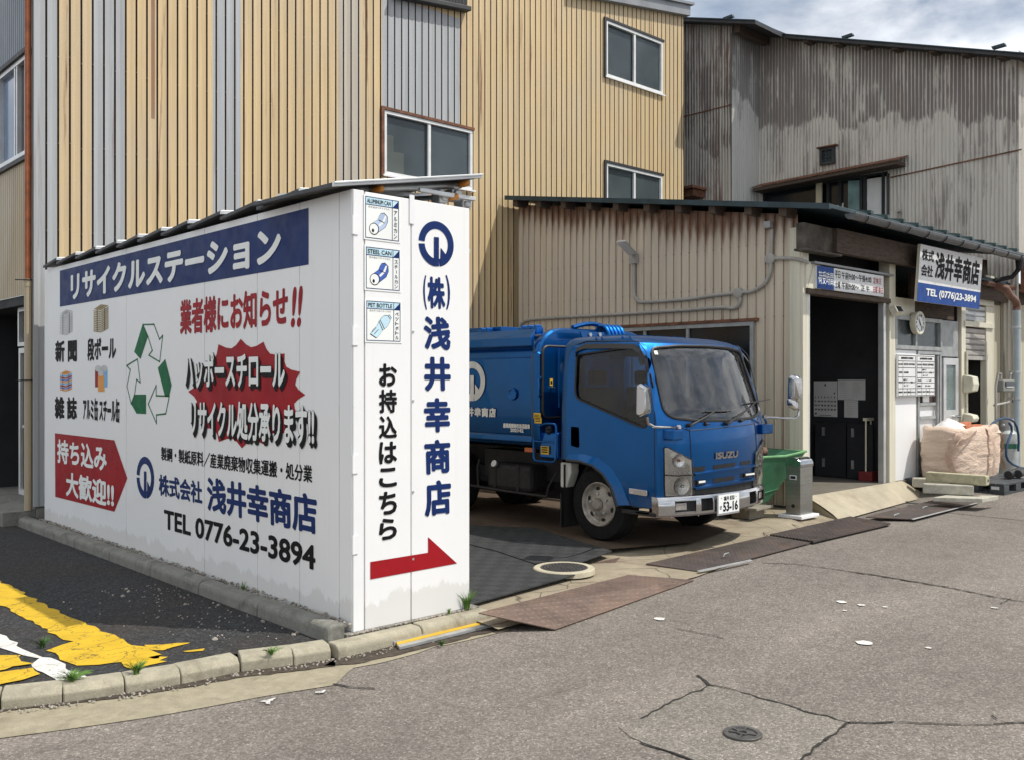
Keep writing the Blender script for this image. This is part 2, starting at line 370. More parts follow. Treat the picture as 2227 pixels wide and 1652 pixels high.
def metallic_paint(name, col):
    m, t, p = nodes(name); setp(p, .36, .85, .35, .5)
    f = noise(t, coords(t), 3, 5); t.links.new(ramp(t, f, [(.3, tuple(x*.9 for x in col)), (.7, tuple(x*1.08 for x in col))]), p.inputs['Base Color'])
    d = ramp(t, noise(t, coords(t), 6, 6, .7), [(.45, .02), (.75, .10)]); t.links.new(d, p.inputs['Coat Roughness'])
    z = N(t, 'ShaderNodeSeparateXYZ'); t.links.new(coords(t), z.inputs[0])       # road film thrown up from the wheels, thinning upwards, and a few runs
    e = math_(t, 'ADD', z.outputs['Z'], math_(t, 'MULTIPLY', noise(t, coords(t, (2, 2, 2)), 2, 6, .7), .9))
    film = math_(t, 'ADD', ramp(t, e, [(.70, .26), (1.35, .0)]), ramp(t, noise(t, coords(t, (16, 16, .8)), 1.5, 5, .7), [(.60, 0.0), (.80, .10)]))
    src = p.inputs['Base Color'].links[0].from_socket
    t.links.new(mix(t, film, src, (.20, .18, .15)), p.inputs['Base Color']); t.links.new(math_(t, 'MULTIPLY', math_(t, 'SUBTRACT', 1.0, film), .85), p.inputs['Metallic'])
    t.links.new(math_(t, 'ADD', film, .34), p.inputs['Roughness'])
    return m
def emit_free_foliage(name, col):
    m, t, p = nodes(name); setp(p, .6, 0, 0, .3)
    f = noise(t, coords(t), 14, 3); t.links.new(ramp(t, f, [(.3, tuple(x*.55 for x in col)), (.7, tuple(x*1.5 for x in col))]), p.inputs['Base Color'])
    p.inputs['Subsurface Weight'].default_value = 0
    return m

M = dict(
 road=asphalt('road_asphalt', (.115, .100, .087), (.255, .226, .198), .75, 92, 0, True),
 patch=asphalt('patch_asphalt', (.120, .108, .092), (.262, .238, .206), .72, 92),
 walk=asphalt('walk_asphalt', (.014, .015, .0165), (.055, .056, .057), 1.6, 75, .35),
 kerb=concrete('kerb_concrete', (.36, .33, .25), (.12, .10, .07), .55, scale=3),
 oldkerb=concrete('old_kerb_concrete', (.22, .215, .19), (.06, .06, .045), .7, scale=3),
 gutter=concrete('gutter_concrete', (.31, .275, .195), (.13, .105, .07), .6, scale=3.5),
 slab=concrete('yard_concrete', (.30, .255, .185), (.11, .07, .045), .75, cracks=True),
 rampc=concrete('ramp_concrete', (.40, .355, .265), (.20, .155, .10), .5),
 block=concrete('block_concrete', (.26, .235, .19), (.1, .08, .06), .5, scale=6),
 post=concrete('post_concrete', (.47, .45, .38), (.25, .21, .14), .5, scale=4),
 dirt=plain('gutter_dirt', (.055, .042, .03), .95, 0, .5, 20, .6, 90),
 gravel=plain('gravel_stone', (.30, .27, .23), .9, 0, .6, 30, .2, 80),
 crack=plain('crack_dark', (.02, .018, .015), .95),
 yellow=None, white_line=None,
 tan=siding('tan_siding', (.58, .435, .24), 1.0), greysid=siding('grey_siding', (.38, .395, .405), .5), patina=siding('patina_siding', (.46, .41, .33), .3),
 bluegrey=siding('blue_grey_siding', (.17, .20, .23), .2), ruststreak=siding('rust_streak_siding', (.27, .15, .085), 1.0), tanflash=siding('tan_flashing', (.42, .34, .22), .6),
 garage=siding('garage_siding', (.56, .49, .385), 1.0, eaves=True), cream=siding('cream_paint', (.66, .625, .50), .5), creamsid=siding('cream_siding', (.52, .47, .34), .6),
 corr=corrugated('old_corrugated', (.57, .54, .485), (.12, .098, .095), heavy=.02), corr_old=corrugated('rusted_corrugated', (.47, .44, .39), (.095, .068, .062), rust=(.14, .045, .025), shift=.7, rusting=.85, heavy=.085), corr_plain=corrugated('plain_corrugated', (.50, .50, .47), (.16, .15, .15), shift=-.3, rusting=.1), groove=plain('groove_brown', (.10, .07, .05), .8, 0, .3, 6), rusty=plain('rusty_iron', (.16, .07, .04), .85, .1, .5, 7, .4, 40),
 roofbl=plain('roof_sheet', (.022, .046, .058), .5, .2, .35, 4), roofdk=plain('dark_roof', (.035, .035, .038), .6, .1, .3, 5),
 wood=plain('dark_timber', (.075, .052, .038), .85, 0, .4, 9, .3, 30, stretch=(1, 6, 6)), greyfas=plain('grey_fascia', (.25, .26, .275), .45, .2, .15, 3),
 alu=plain('aluminium', (.62, .63, .63), .38, .55, .12, 5), white_alu=plain('white_frame', (.70, .71, .70), .4, 0, .1, 6), silver=plain('galvanised', (.50, .52, .53), .42, .7, .15, 9),
 pane=pane('patterned_pane', (.11, .14, .15), .14, .5, 42, see=.42), pane_blue=pane('sky_pane', (.10, .17, .30), .1, .1), pane_dark=pane('dark_pane', (.012, .016, .02), .12, .05, spec=.35),
 panel=None, panel2=plain('white_trim', (.78, .785, .79), .35, 0, .03, 3),
 navy=plain('navy_vinyl', (.008, .026, .12), .5, 0, .12, 5, spec=.15), red=plain('red_vinyl', (.31, .010, .016), .5, 0, .14, 4, spec=.15), ink=plain('black_vinyl', (.009, .009, .010), .6, spec=.12), green=plain('green_vinyl', (.004, .125, .045), .5, spec=.15),
 white=plain('white_vinyl', (.80, .82, .80), .55, 0, .04, 4), ltblue=plain('pale_blue_vinyl', (.50, .70, .80), .55), signblue=plain('sign_blue', (.012, .06, .26), .5, 0, .15, 5, spec=.2), signred=plain('sign_red', (.40, .03, .04), .55),
 can1=plain('can_pale_blue', (.45, .56, .76), .4), can2=plain('can_blue', (.05, .11, .42), .4), kraft=plain('kraft_brown', (.34, .27, .14), .7), orangev=plain('orange_vinyl', (.70, .28, .03), .5), skyv=plain('sky_vinyl', (.12, .38, .66), .5), paperg=plain('newsprint', (.55, .56, .56), .7),
 paint=metallic_paint('blue_metallic', (.0005, .090, .30)), paint_dk=metallic_paint('blue_frame_paint', (.0008, .10, .34)),
 chrome=plain('chrome', (.50, .50, .51), .10, 1.0, .04, 8), rubber=plain('tyre_rubber', (.010, .010, .0105), .85, 0, .35, 20, .2, 60, spec=.2), black=plain('black_plastic', (.014, .014, .015), .5, 0, .2, 12), chassis=plain('chassis_black', (.012, .012, .013), .7, .1, .3, 9, .2, 40),
 rim=plain('steel_rim', (.34, .315, .275), .55, .35, .35, 14), glass=glass('clear_glass', (.40, .45, .45), 1.6), screen=glass('screen_glass', (.80, .86, .86), 2.0, .10), lens=glass('lamp_lens', (.94, .95, .95), 1.45, .08), reflector=plain('lamp_reflector', (.75, .75, .74), .22, .9, .1, 30, .25, 90), amber=plain('amber_lens', (.40, .085, .012), .25), greyl=plain('grey_lamp_body', (.46, .44, .41), .28, .55),
 decal=plain('silver_decal', (.58, .59, .56), .5, .1), ylabel=plain('yellow_label', (.62, .38, .03), .5), seat=plain('seat_cloth', (.06, .06, .065), .9), bottle=plain('translucent_tank', (.55, .55, .50), .5),
 steel=plain('brushed_steel', (.36, .355, .33), .34, .85, .12, 3, .06, 200, stretch=(1, 1, 30)), skip=plain('green_skip', (.045, .17, .085), .6, .1, .35, 4, .15, 30),
 bag=None, webbing=plain('webbing', (.50, .36, .28), .9, 0, .2, 20, .3, 200), foil=plain('pale_plastic_film', (.78, .77, .75), .45, 0, .08, 8, .4, 14), plank=plain('orange_plank', (.42, .14, .065), .8, 0, .3, 12), pallet=plain('dark_pallet', (.045, .052, .058), .6, 0, .25, 10),
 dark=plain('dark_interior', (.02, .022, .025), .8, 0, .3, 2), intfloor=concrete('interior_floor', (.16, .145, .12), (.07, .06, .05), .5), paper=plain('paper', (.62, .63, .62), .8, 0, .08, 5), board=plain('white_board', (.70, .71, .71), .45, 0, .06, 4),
 conduit=plain('grey_conduit', (.36, .35, .32), .6, 0, .12, 6), orangepipe=plain('orange_pipe', (.30, .085, .03), .6, .1, .3, 10), bluepipe=plain('grey_blue_pipe', (.34, .40, .43), .5, 0, .15, 4), hose=plain('blue_hose', (.015, .045, .11), .5), cyl=plain('gas_cylinder', (.38, .40, .39), .45, .1, .15, 8), cylgreen=plain('cylinder_band', (.02, .13, .075), .5),
 cap=plain('orange_cap', (.50, .20, .035), .45), greybox=plain('grey_box', (.36, .36, .35), .55), boxcream=plain('cream_box', (.58, .57, .46), .5), metalp=plain('grey_metal_panel', (.33, .345, .345), .55, .25, .2, 8), redbase=plain('red_base', (.22, .03, .03), .6),
 grass=emit_free_foliage('weed_leaf', (.10, .20, .035)), weed2=emit_free_foliage('weed_leaf_dark', (.055, .12, .03)), solar=plain('panel_underside', (.05, .055, .06), .6), iron=plain('cast_iron', (.10, .095, .09), .6, .5, .25, 20, .2, 60),
 platebrown=plate_steel('rusty_plate', (.155, .108, .085), (.215, .14, .10)), platedark=plate_steel('dark_plate', (.085, .068, .062), (.14, .095, .075)), mat=plate_steel('tread_mat', (.026, .028, .028), (.038, .041, .040), 'mat', .11, .75),
)
def sheet_white():
    m, t, p = nodes('white_panel'); setp(p, .4, 0, 0, .4); c = coords(t)
    b = ramp(t, noise(t, c, 1.6, 5), [(.3, (.785, .79, .795)), (.7, (.815, .815, .81))])
    run = ramp(t, noise(t, coords(t, (14, 14, .35)), 1.5, 6, .68), [(.56, 0.0), (.78, .16)]); b = mix(t, run, b, (.50, .49, .45))
    sp = ramp(t, noise(t, c, 38, 4, .7), [(.70, 0.0), (.76, .35)]); b = mix(t, sp, b, (.42, .40, .36))
    z = N(t, 'ShaderNodeSeparateXYZ'); t.links.new(c, z.inputs[0]); e = math_(t, 'ADD', z.outputs['Z'], math_(t, 'MULTIPLY', noise(t, coords(t, (3, 3, 1)), 2, 6, .7), -.32)); b = mix(t, ramp(t, e, [(-.16, .28), (.02, 0.0)]), b, (.40, .37, .31))
    t.links.new(b, p.inputs['Base Color']); t.links.new(ramp(t, noise(t, c, 4, 5), [(.3, .3), (.7, .5)]), p.inputs['Roughness'])
    bump(t, p, noise(t, coords(t, (1, 1, .5)), 2.2, 3), .12, .03); return m
M['panel'] = sheet_white()
def road_paint(name, col, under, worn):
    m, t, p = nodes(name); setp(p, .8, 0, 0, .3); c = coords(t)
    w = noise(t, coords(t, (1, 1, 1)), 22, 8, .78); cr_ = N(t, 'ShaderNodeTexVoronoi', feature='DISTANCE_TO_EDGE', Scale=4.2)
    nn = N(t, 'ShaderNodeTexNoise', Scale=8, Detail=4); dv = N(t, 'ShaderNodeMixRGB'); dv.inputs[0].default_value = .2; t.links.new(c, nn.inputs['Vector']); t.links.new(c, dv.inputs[1]); t.links.new(nn.outputs['Color'], dv.inputs[2]); t.links.new(dv.outputs[0], cr_.inputs['Vector'])
    f = math_(t, 'MAXIMUM', ramp(t, w, [(worn, 0.0), (worn+.05, 1.0)]), ramp(t, cr_.outputs['Distance'], [(.004, .8), (.014, 0.0)]))
    b = mix(t, f, ramp(t, noise(t, c, 5, 4), [(.3, tuple(x*.8 for x in col)), (.7, col)]), under)
    t.links.new(b, p.inputs['Base Color']); bump(t, p, noise(t, c, 60, 4), .5, .008); return m
M['yellow'] = road_paint('yellow_road_paint', (.62, .40, .022), (.075, .062, .03), .585)
M['white_line'] = road_paint('white_road_paint', (.66, .65, .61), (.12, .115, .10), .575)
def bagcloth():
    m, t, p = nodes('bag_cloth'); setp(p, .8, 0, 0, .3)
    f = noise(t, coords(t), 3, 5); t.links.new(ramp(t, f, [(.3, (.56, .43, .335)), (.7, (.66, .52, .415))]), p.inputs['Base Color'])
    a = noise(t, coords(t, (2.5, 2.5, 7)), 2.0, 6, .6, 1.6); b = noise(t, coords(t), 350, 2)
    bump(t, p, math_(t, 'ADD', a, math_(t, 'MULTIPLY', b, .02)), .55, .045); return m
M['bag'] = bagcloth()

# ------------------------------------------------------------------ siding geometry
P_TAN = [(0, -.010), (.085, -.010), (.115, .013), (.50, .006), (.93, .0135), (.96, -.010)]
P_WAVE = [(i/8, .009*math.cos(2*math.pi*i/8)) for i in range(8)]
P_FINE = [(0, 0), (.15, 0), (.3, .008), (.7, .008), (.85, 0)]
def ribs(mb, O, U, Nn, s0, s1, zb, zt, pitch, prof, gm=False):
    """ribbed sheet along U from s0 to s1 (metres from O), bottom zb and top zt (numbers or functions of s), relief towards Nn"""
    O, U, Nn = V(O), V(U), V(Nn); fb = zb if callable(zb) else (lambda s: zb); ft = zt if callable(zt) else (lambda s: zt)
    pts = []
    k = math.floor(s0/pitch) - 1
    while k*pitch < s1 + pitch:
        for a, d in prof: pts.append((k*pitch + a*pitch, d))
        k += 1
    def at(s):
        for (a, d), (b, e) in zip(pts, pts[1:]):
            if a <= s <= b: return d + (e-d)*(s-a)/(b-a+1e-12)
        return 0
    q = [(s0, at(s0))] + [x for x in pts if s0+1e-4 < x[0] < s1-1e-4] + [(s1, at(s1))]
    vs = []; n = len(q)
    for s, d in q:
        a = O + U*s + Nn*d; vs += [V((a.x, a.y, fb(s))), V((a.x, a.y, ft(s)))]
    m0 = mb.mi
    for i in range(n-1):
        mb.mi = 1 if (gm and min(q[i][1], q[i+1][1]) < -.004) else m0  # faces down in a groove take the second, darker material
        mb.add(vs[2*i:2*i+4], [(0, 2, 3, 1)])
    mb.mi = m0
def frame_rect(mb, O, U, Wv, Nn, u0, u1, w0, w1, t, d):   # four bars round a rectangle, butted
    O, U, Wv, Nn = V(O), V(U), V(Wv), V(Nn)
    for (a, b, c, e) in ((u0, u1, w0, w0+t), (u0, u1, w1-t, w1), (u0, u0+t, w0+t, w1-t), (u1-t, u1, w0+t, w1-t)):
        mb.obox(O + U*a + Wv*c, U*(b-a), Wv*(e-c), Nn*d)
UX, UY, UZ = V((1,0,0)), V((0,1,0)), V((0,0,1))

# ================================================================== GROUND
g = MB(); g.quad((-120,-120,0), (160,-120,0), (160,160,0), (-120,160,0)); struct(g, 'street', M['road'])
LOTZ = .08
# yard slab: slopes up from the street edge
g = MB(); e0 = 4.75
g.poly([(4.0,5.0,.07),(6.3,5.02,.03),(10.15,5.38,.03),(10.15,5.62,.07),(10.15,10.7,LOTZ+.02),(4.0,10.7,LOTZ)])
g.poly([(4.0,4.4,.03),(6.3,4.55,.012),(10.2,5.28,.012),(10.15,5.38,.03),(6.3,5.02,.03),(4.0,5.0,.07)])
struct(g, 'yard', M['slab'])
g = MB(); g.poly([(4.08,6.1,.088),(5.9,5.75,.085),(7.3,5.32,.076),(8.15,5.5,.08),(8.5,6.2,.088),(8.6,10.6,.104),(4.08,10.6,.088)]); struct(g, 'brown_yard_shade', concrete('brown_yard_shade_concrete', (.10, .07, .048), (.035, .026, .02), .8))  # brown ground under and behind the truck, its colour darkened for the shade
def rise(u, v):
    x, y = 11.6 + 12*u, 2.6 + 3.2*v; sm = lambda q: max(0, min(1, q))**2*(3-2*max(0, min(1, q))); return V((x, y, .0035 + .112*sm((x-12.35)/.75)*sm((y-3.4)/1.5)))
g = MB(); g.grid(60, 24, rise); struct(g, 'street_rise', M['road'])
# pavement to the left of the shed, between its kerb and the street kerb
kb = crop(0, 1800, 1.784)
kbot = [(-900,1405),(-300,1375)] + [(0,1340),(400,1295),(800,1235),(1160,1175),(1540,1095),(1850,1040),(2110,975)]
kpts = [onz(0, *kb(*p)) for p in kbot]; kpts = [V((p.x, p.y, 0)) for p in kpts]; kpts[-1] = V((2.93, 4.64, 0)); kpts[-2].y -= .05
def offs(pts, d):
    out = []
    for i, p in enumerate(pts):
        t = (pts[min(i+1, len(pts)-1)] - pts[max(i-1, 0)]).normalized(); out.append(p + V((-t.y, t.x, 0))*d)
    return out
kin = offs(kpts, .13)
g = MB()
walk = [V((p.x, p.y, .072)) for p in kin] + [V((2.96, 4.66, .072)), V((2.96, 14, .072)), V((-14, 14, .072)), V((-14, kin[0].y, .072))]
g.poly(walk); struct(g, 'pavement', M['walk'])
g = MB()                                      # street kerb: separate stones with open joints
random.seed(4)
def along(pts, d):
    for a, b in zip(pts, pts[1:]):
        l = (b-a).length
        if d <= l: return a + (b-a)*(d/l), (b-a).normalized()
        d -= l
    return pts[-1], (pts[-1]-pts[-2]).normalized()
tot = sum((b-a).length for a, b in zip(kpts, kpts[1:]))
joints = []
for px in [p[0] for p in kbot]: pass
ds = [0]; acc = 0
for a, b in zip(kpts, kpts[1:]): acc += (b-a).length; ds.append(acc)
cuts = []
for i in range(len(ds)-1):
    n = max(1, round((ds[i+1]-ds[i])/.62)); cuts += [ds[i] + (ds[i+1]-ds[i])*k/n for k in range(n)]
cuts.append(ds[-1])
for c0, c1 in zip(cuts, cuts[1:]):
    a, ta = along(kpts, c0+.003); b, tb = along(kpts, c1-.003); jz = random.uniform(-.004, .004)
    na, nb = V((-ta.y, ta.x, 0)), V((-tb.y, tb.x, 0)); sec = [(0, -.02), (0, .055), (.03, .085), (.13, .09), (.13, -.02)]
    vs = [a + na*o + UZ*(h+jz) for o, h in sec] + [b + nb*o + UZ*(h+jz) for o, h in sec]; n = 5
    g.add(vs, [tuple(range(5)), tuple(range(5, 10))[::-1]] + [(i, (i+1) % 5, 5+(i+1) % 5, 5+i) for i in range(5)])
struct(g, 'kerb', M['kerb'], bevel=.008)
# kerb in front of the shed (two rounded stones)
g = MB()
def kerbstone(mb, a, b, w, h, side, z0=0, rnd=.03):
    a, b = V(a), V(b); t = (b-a); t.z = 0; t.normalize(); nn = V((-t.y, t.x, 0))*side
    sec = [(0, 0), (0, h-rnd), (rnd*.4, h-rnd*.3), (rnd*1.3, h), (w, h), (w, 0)]
    vs = [a + nn*o + UZ*(z0+k) for o, k in sec] + [b + nn*o + UZ*(z0+k) for o, k in sec]; n = len(sec)
    mb.add(vs, [tuple(range(n)), tuple(range(n, 2*n))[::-1]] + [(i, (i+1) % n, n+(i+1) % n, n+i) for i in range(n)])
A0, A1, A2 = V((2.95, 4.605, 0)), V((3.56, 4.605, 0)), V((4.13, 4.61, 0))
kerbstone(g, A0, A1 + (A0-A1)*.008, .115, .088, 1); kerbstone(g, A1, A2, .115, .092, 1)
struct(g, 'kerb_stone', M['kerb'], bevel=.012)
# long low kerb beside the shed
g = MB(); y = 4.735
while y < 11.6:
    y2 = min(y + .86, 11.62); hz = .165 + random.uniform(-.006, .006)
    kerbstone(g, (2.965, y2-.008, 0), (2.965, y, 0), .118, hz, 1, 0, .03); y = y2
struct(g, 'low_kerb', M['oldkerb'], bevel=.012)
# footing under the shed
g = MB(); g.box((3.085, 4.722, 0), (4.12, 10.55, .10)); struct(g, 'footing', M['oldkerb'])
# pale gutter strip and the dirt that lies in it
gz = [(-900,1640),(-300,1555),(0,1510),(450,1450),(1000,1370),(1400,1297),(1700,1240),(2141,1170)]
go = [onz(.004, *kb(*p)) for p in gz] + [onz(.004, *crop(1250, 2100, 3.712)(*p)) for p in [(50,1095),(420,1030),(900,905),(1180,800),(1300,790),(1700,700),(2150,590)]]
gi = [V((p.x, p.y, .004)) for p in offs(kpts, -.02)] + [onz(.004, *crop(1250, 2100, 3.712)(*p)) for p in [(350,960),(700,870),(1200,790),(1600,680),(2140,565)]]
g = MB()
for k in range(40):
    def pl(pts, f):
        q = f*(len(pts)-1); i = min(int(q), len(pts)-2); return pts[i] + (pts[i+1]-pts[i])*(q-i)
    a, b, c, d = pl(gi, k/40), pl(gi, (k+1)/40), pl(go, (k+1)/40), pl(go, k/40); g.quad(a, b, c, d)
struct(g, 'gutter', M['gutter'])
g = MB(); da = kpts + [A0, A1, A2]; rr = [random.uniform(.035, .075) for _ in range(80)]
dl = [0];
for a, b in zip(da, da[1:]): dl.append(dl[-1] + (b-a).length)
for k in range(70):
    s0, s1 = dl[-1]*k/70, dl[-1]*(k+1)/70; (a, ta), (b, tb) = along(da, s0), along(da, s1)
    na, nb = V((ta.y, -ta.x, 0)), V((tb.y, -tb.x, 0))
    wa, wb = rr[k], rr[k+1]
    wa = wa*.5 + .13*min(1, max(0, s0/dl[-1]-.25)/.5); wb = wb*.5 + .13*min(1, max(0, s1/dl[-1]-.25)/.5)
    g.quad(a + UZ*.008 - na*.01, b + UZ*.008 - nb*.01, b + nb*wb + UZ*.008, a + na*wa + UZ*.008)
tag(g.build('dirt', M['dirt']), kind='stuff')
# drain channel: long steel and yellow edging in front of the shed kerb
c5 = crop(1250, 2100, 3.712)
def strip(mb, p0, p1, q0, q1, z): mb.quad(onz(z, *p0), onz(z, *p1), onz(z, *q1), onz(z, *q0))
th = thing('channel_edging', 'long thin steel channel edging with a yellow stripe in the gutter before the white shed', 'edging', onz(.012, *c5(1250, 670)))
g = MB(); g.obox(onz(.012, *c5(640,790)), onz(.012, *c5(1860,490)) - onz(.012, *c5(640,790)), (onz(.012, *c5(650,815)) - onz(.012, *c5(640,790)))*1.3, UZ*.02); g.build('stripe', M['ylabel'], th)
g = MB(); g.obox(onz(.012, *c5(655,822)), onz(.012, *c5(1885,520)) - onz(.012, *c5(655,822)), (onz(.012, *c5(690,862)) - onz(.012, *c5(655,822)))*.8, UZ*.016); g.build('rail', M['silver'], th)
g = MB(); g.obox(onz(.012, *c5(585,785)), onz(.012, *c5(1820,480)) - onz(.012, *c5(585,785)), (onz(.012, *c5(640,800)) - onz(.012, *c5(620,785)))*1.2, UZ*.026); g.build('upstand', M['metalp'], th)

# patch of newer asphalt round the valve cover, cracks, paint spots
c6 = crop(2300, 2050, 1.6196)
g = MB(); pp = [c6(*p) for p in [(0,850),(200,740),(405,660),(640,715),(900,790),(1220,870),(1080,970),(930,1095),(600,1250),(320,1100),(90,1020),(-60,960),(-130,900)]]
g.poly([onz(.003, *p) for p in pp]); struct(g, 'street_patch', M['patch'])
g = MB(); random.seed(5)
def crack(mb, pts, w, z=.006):
    q = []
    for a, b in zip(pts, pts[1:]):
        n = max(2, int((b-a).length/.05))
        for i in range(n):
            f = i/n; q.append(a + (b-a)*f + V((random.uniform(-1,1), random.uniform(-1,1), 0))*.012)
    q.append(pts[-1])
    for i in range(len(q)-1):
        t = (q[i+1]-q[i]).normalized(); nn = V((-t.y, t.x, 0)); w0 = w*(.45+random.random()); w1 = w*(.45+random.random())
        mb.quad(q[i]-nn*w0, q[i+1]-nn*w1, q[i+1]+nn*w1, q[i]+nn*w0)
for pts, w in (([(330,600),(405,655),(640,712),(900,790),(1215,875)], .007), ([(1215,875),(1080,975),(930,1095)], .006), ([(405,660),(200,745),(0,850)], .005), ([(1215,875),(1480,872),(1700,882),(1950,892),(2120,880),(2300,870)], .006),
               ([(0,985),(100,1020),(200,1055),(320,1100)], .006), ([(2120,880),(2040,830)], .003), ([(1240,0),(1560,50),(1780,90),(2080,150),(2300,182)], .008), ([(190,325),(370,360),(480,385)], .004), ([(2080,185),(2150,155)], .004)):
    crack(g, [V(onz(.006, *c6(*p))) for p in pts], w)
c7 = crop(2850, 1650, 2.699)
crack(g, [onz(.006, *c7(*p)) for p in [(-300,990),(0,1003),(300,1040),(700,1100),(1100,1165),(1500,1225)]], .007)
crack(g, [onz(.006, *kb(*p)) for p in [(2141,1160),(2250,1180),(2400,1190)]], .006)
for pts in ([(30,1290),(120,1390),(330,1425),(620,1480)], [(0,1370),(110,1395)], [(400,1455),(500,1515)], [(750,1270),(930,1320),(1030,1360)]):
    crack(g, [onz(.045, *crop(2650, 1600, 4.72)(*p)) for p in pts], .006, .045)
struct(g, 'street_crack', M['crack'])
g = MB()
for (zx, zy, r) in ((108,272,.042),(1298,410,.05),(1167,174,.038),(1283,192,.028),(1420,203,.02),(1185,224,.016),(1672,440,.02),(2055,208,.022)):
    c = onz(.007, *c6(zx, zy)); ph = random.random()*6
    g.poly([c + V((math.cos(a+ph)*r*random.uniform(.75,1.1), math.sin(a+ph)*r*random.uniform(.75,1.1), 0)) for a in [2*math.pi*i/14 for i in range(14)]])
def ragged_(pts):
    q = []
    for a, b in zip(pts, pts[1:] + pts[:1]): q += [a + (b-a)*(k/4) + V((random.uniform(-1,1), random.uniform(-1,1), 0))*.008 for k in range(4)]
    return q
for pts in ([(1668,1275),(1790,1240),(1760,1256),(1725,1278)], [(1700,1284),(1735,1276),(1732,1292)], [(2020,1215),(2080,1198),(2085,1208),(2040,1226)]):
    g.poly(ragged_([onz(.009, *kb(*p)) for p in pts]))
struct(g, 'road_spot_marking', M['white_line'])
# worn yellow guide strip and white line on the pavement
def ragged(pts, n=5, j=.018):
    out = []
    for a, b in zip(pts, pts[1:] + pts[:1]):
        m = max(1, int((b-a).length/.07))
        for i in range(m): out.append(a + (b-a)*(i/m) + V((random.uniform(-j, j), random.uniform(-j, j), 0)))
    return out
def blob(mb, zp, z): mb.poly(ragged([onz(z, *kb(*p)) for p in zp]))
g = MB()
blob(g, [(-200,395),(0,505),(190,600),(310,672),(600,795),(850,912),(920,925),(1010,975),(1000,1000),(640,1040),(480,1045),(395,1000),(300,945),(455,893),(320,830),(100,712),(0,655),(-200,545)], .077)
blob(g, [(745,1018),(1020,975),(1010,992),(1085,992),(1010,1012),(1060,1020),(830,1072)], .077); blob(g, [(915,918),(1225,893),(1195,910),(1040,947),(960,945)], .077); blob(g, [(1170,947),(1310,937),(1290,952),(1190,957)], .077)
blob(g, [(-200,1010),(0,980),(150,972),(100,990),(200,1030),(80,1050),(20,1072),(-200,1100)], .081); blob(g, [(-200,1120),(0,1085),(225,1052),(270,1098),(20,1165),(-200,1200)], .081)
struct(g, 'yellow_guide_marking', M['yellow'])
g = MB(); blob(g, [(-200,740),(0,840),(75,880),(150,938),(330,1000),(570,1135),(430,1165),(330,1130),(290,1090),(190,1035),(240,1000),(100,968),(0,930),(-200,840)], .077)
struct(g, 'white_line_marking', M['white_line'])
# gravel along the shed and loose crumbs in the gutter and on the pavement
g = MB(); random.seed(9)
def stone(mb, c, r):
    vs = []; 
    for i in range(3):
        for k in range(5):
            a = 2*math.pi*(k+.5*i)/5; h = (-.5, .25, .7)[i]; q = (1, .95, .45)[i]
            vs.append(c + V((math.cos(a)*r*q*random.uniform(.7,1.15), math.sin(a)*r*q*random.uniform(.7,1.15), r*h*random.uniform(.6,1))))
    mb.add(vs, [(k, (k+1) % 5, 5+(k+1) % 5, 5+k) for k in range(5)] + [(5+k, 5+(k+1) % 5, 10+(k+1) % 5, 10+k) for k in range(5)] + [(10,11,12,13,14)])
for _ in range(620): stone(g, V((random.uniform(3.088, 3.135), random.uniform(4.75, 10.5), .13 + random.random()*.04)), random.uniform(.006, .014))
for _ in range(420): stone(g, V((random.uniform(3.1, 4.08), random.uniform(4.715, 4.742), .097)), random.uniform(.004, .010))
for _ in range(360):
    a, ta = along(da, random.random()*dl[-1]); stone(g, a + V((ta.y, -ta.x, 0))*random.uniform(0, .09) + UZ*.012, random.uniform(.003, .009))
for _ in range(150):
    f = random.random(); stone(g, V((random.triangular(2.35, 2.95, 2.93) if random.random() < .9 else random.uniform(1.9, 2.6), random.uniform(5.0, 7.0), .076)), random.uniform(.003, .008) + (random.random() < .05)*.012)
tag(g.build('gravel', M['gravel']), kind='stuff')
# ================================================================== WHITE PANEL SHED WITH THE RECYCLING SIGNS
XB, YB, XR, YE, ZB, ZT = 3.14, 4.746, 4.05, 10.45, .10, 2.735
shed = thing('storage_shed', 'white panel shed at the street corner covered in Japanese recycling signs', 'shed', (3.6, 7.6, .1))
g = MB(); g.box((XB+.012, YB+.012, ZB+.003), (XR-.004, YE, ZT-.02)); body = g.build('body', M['panel'], shed)
# cladding panels of the long wall, with joints
seams = [YE] + [onx(XB, px, 800).y for px in (275, 445, 560, 652, 738)] + [YB]
for a, b in zip(seams, seams[1:]):
    g = MB(); g.box((XB-.002, b+.0035, ZB), (XB+.012, a-.0035, ZT)); g.build('wall_panel', M['panel'], shed, bevel=.003)
xd = ony(YB, 792, 900).x; xm = ony(YB, 893, 900).x
g = MB(); g.box((XB+.004, YB-.004, ZB), (xd-.004, YB+.012, ZT)); g.build('corner_trim', M['panel2'], shed, bevel=.003)
d1 = MB(); d1.box((xd+.003, YB-.006, ZB), (xm-.004, YB+.012, ZT-.005)); d1 = d1.build('door', M['panel'], shed, bevel=.003)
d2 = MB(); d2.box((xm+.004, YB-.006, ZB), (XR, YB+.012, ZT-.005)); d2 = d2.build('door', M['panel'], shed, bevel=.003)
for z in (2.52, 1.86, 1.1, .62):
    g = MB(); g.box((XB-.008, YB-.010, z-.055), (XB+.035, YB-.004, z+.055)); g.cyl((XB-.004, YB-.010, z-.055), (XB-.004, YB-.010, z+.055), .009); g.build('hinge', M['panel2'], shed, smooth=True)
g = MB(); g.box((xm-.016, YB-.013, ZT-.16), (xm+.02, YB-.006, ZT+.02)); g.build('latch', M['panel2'], d2)
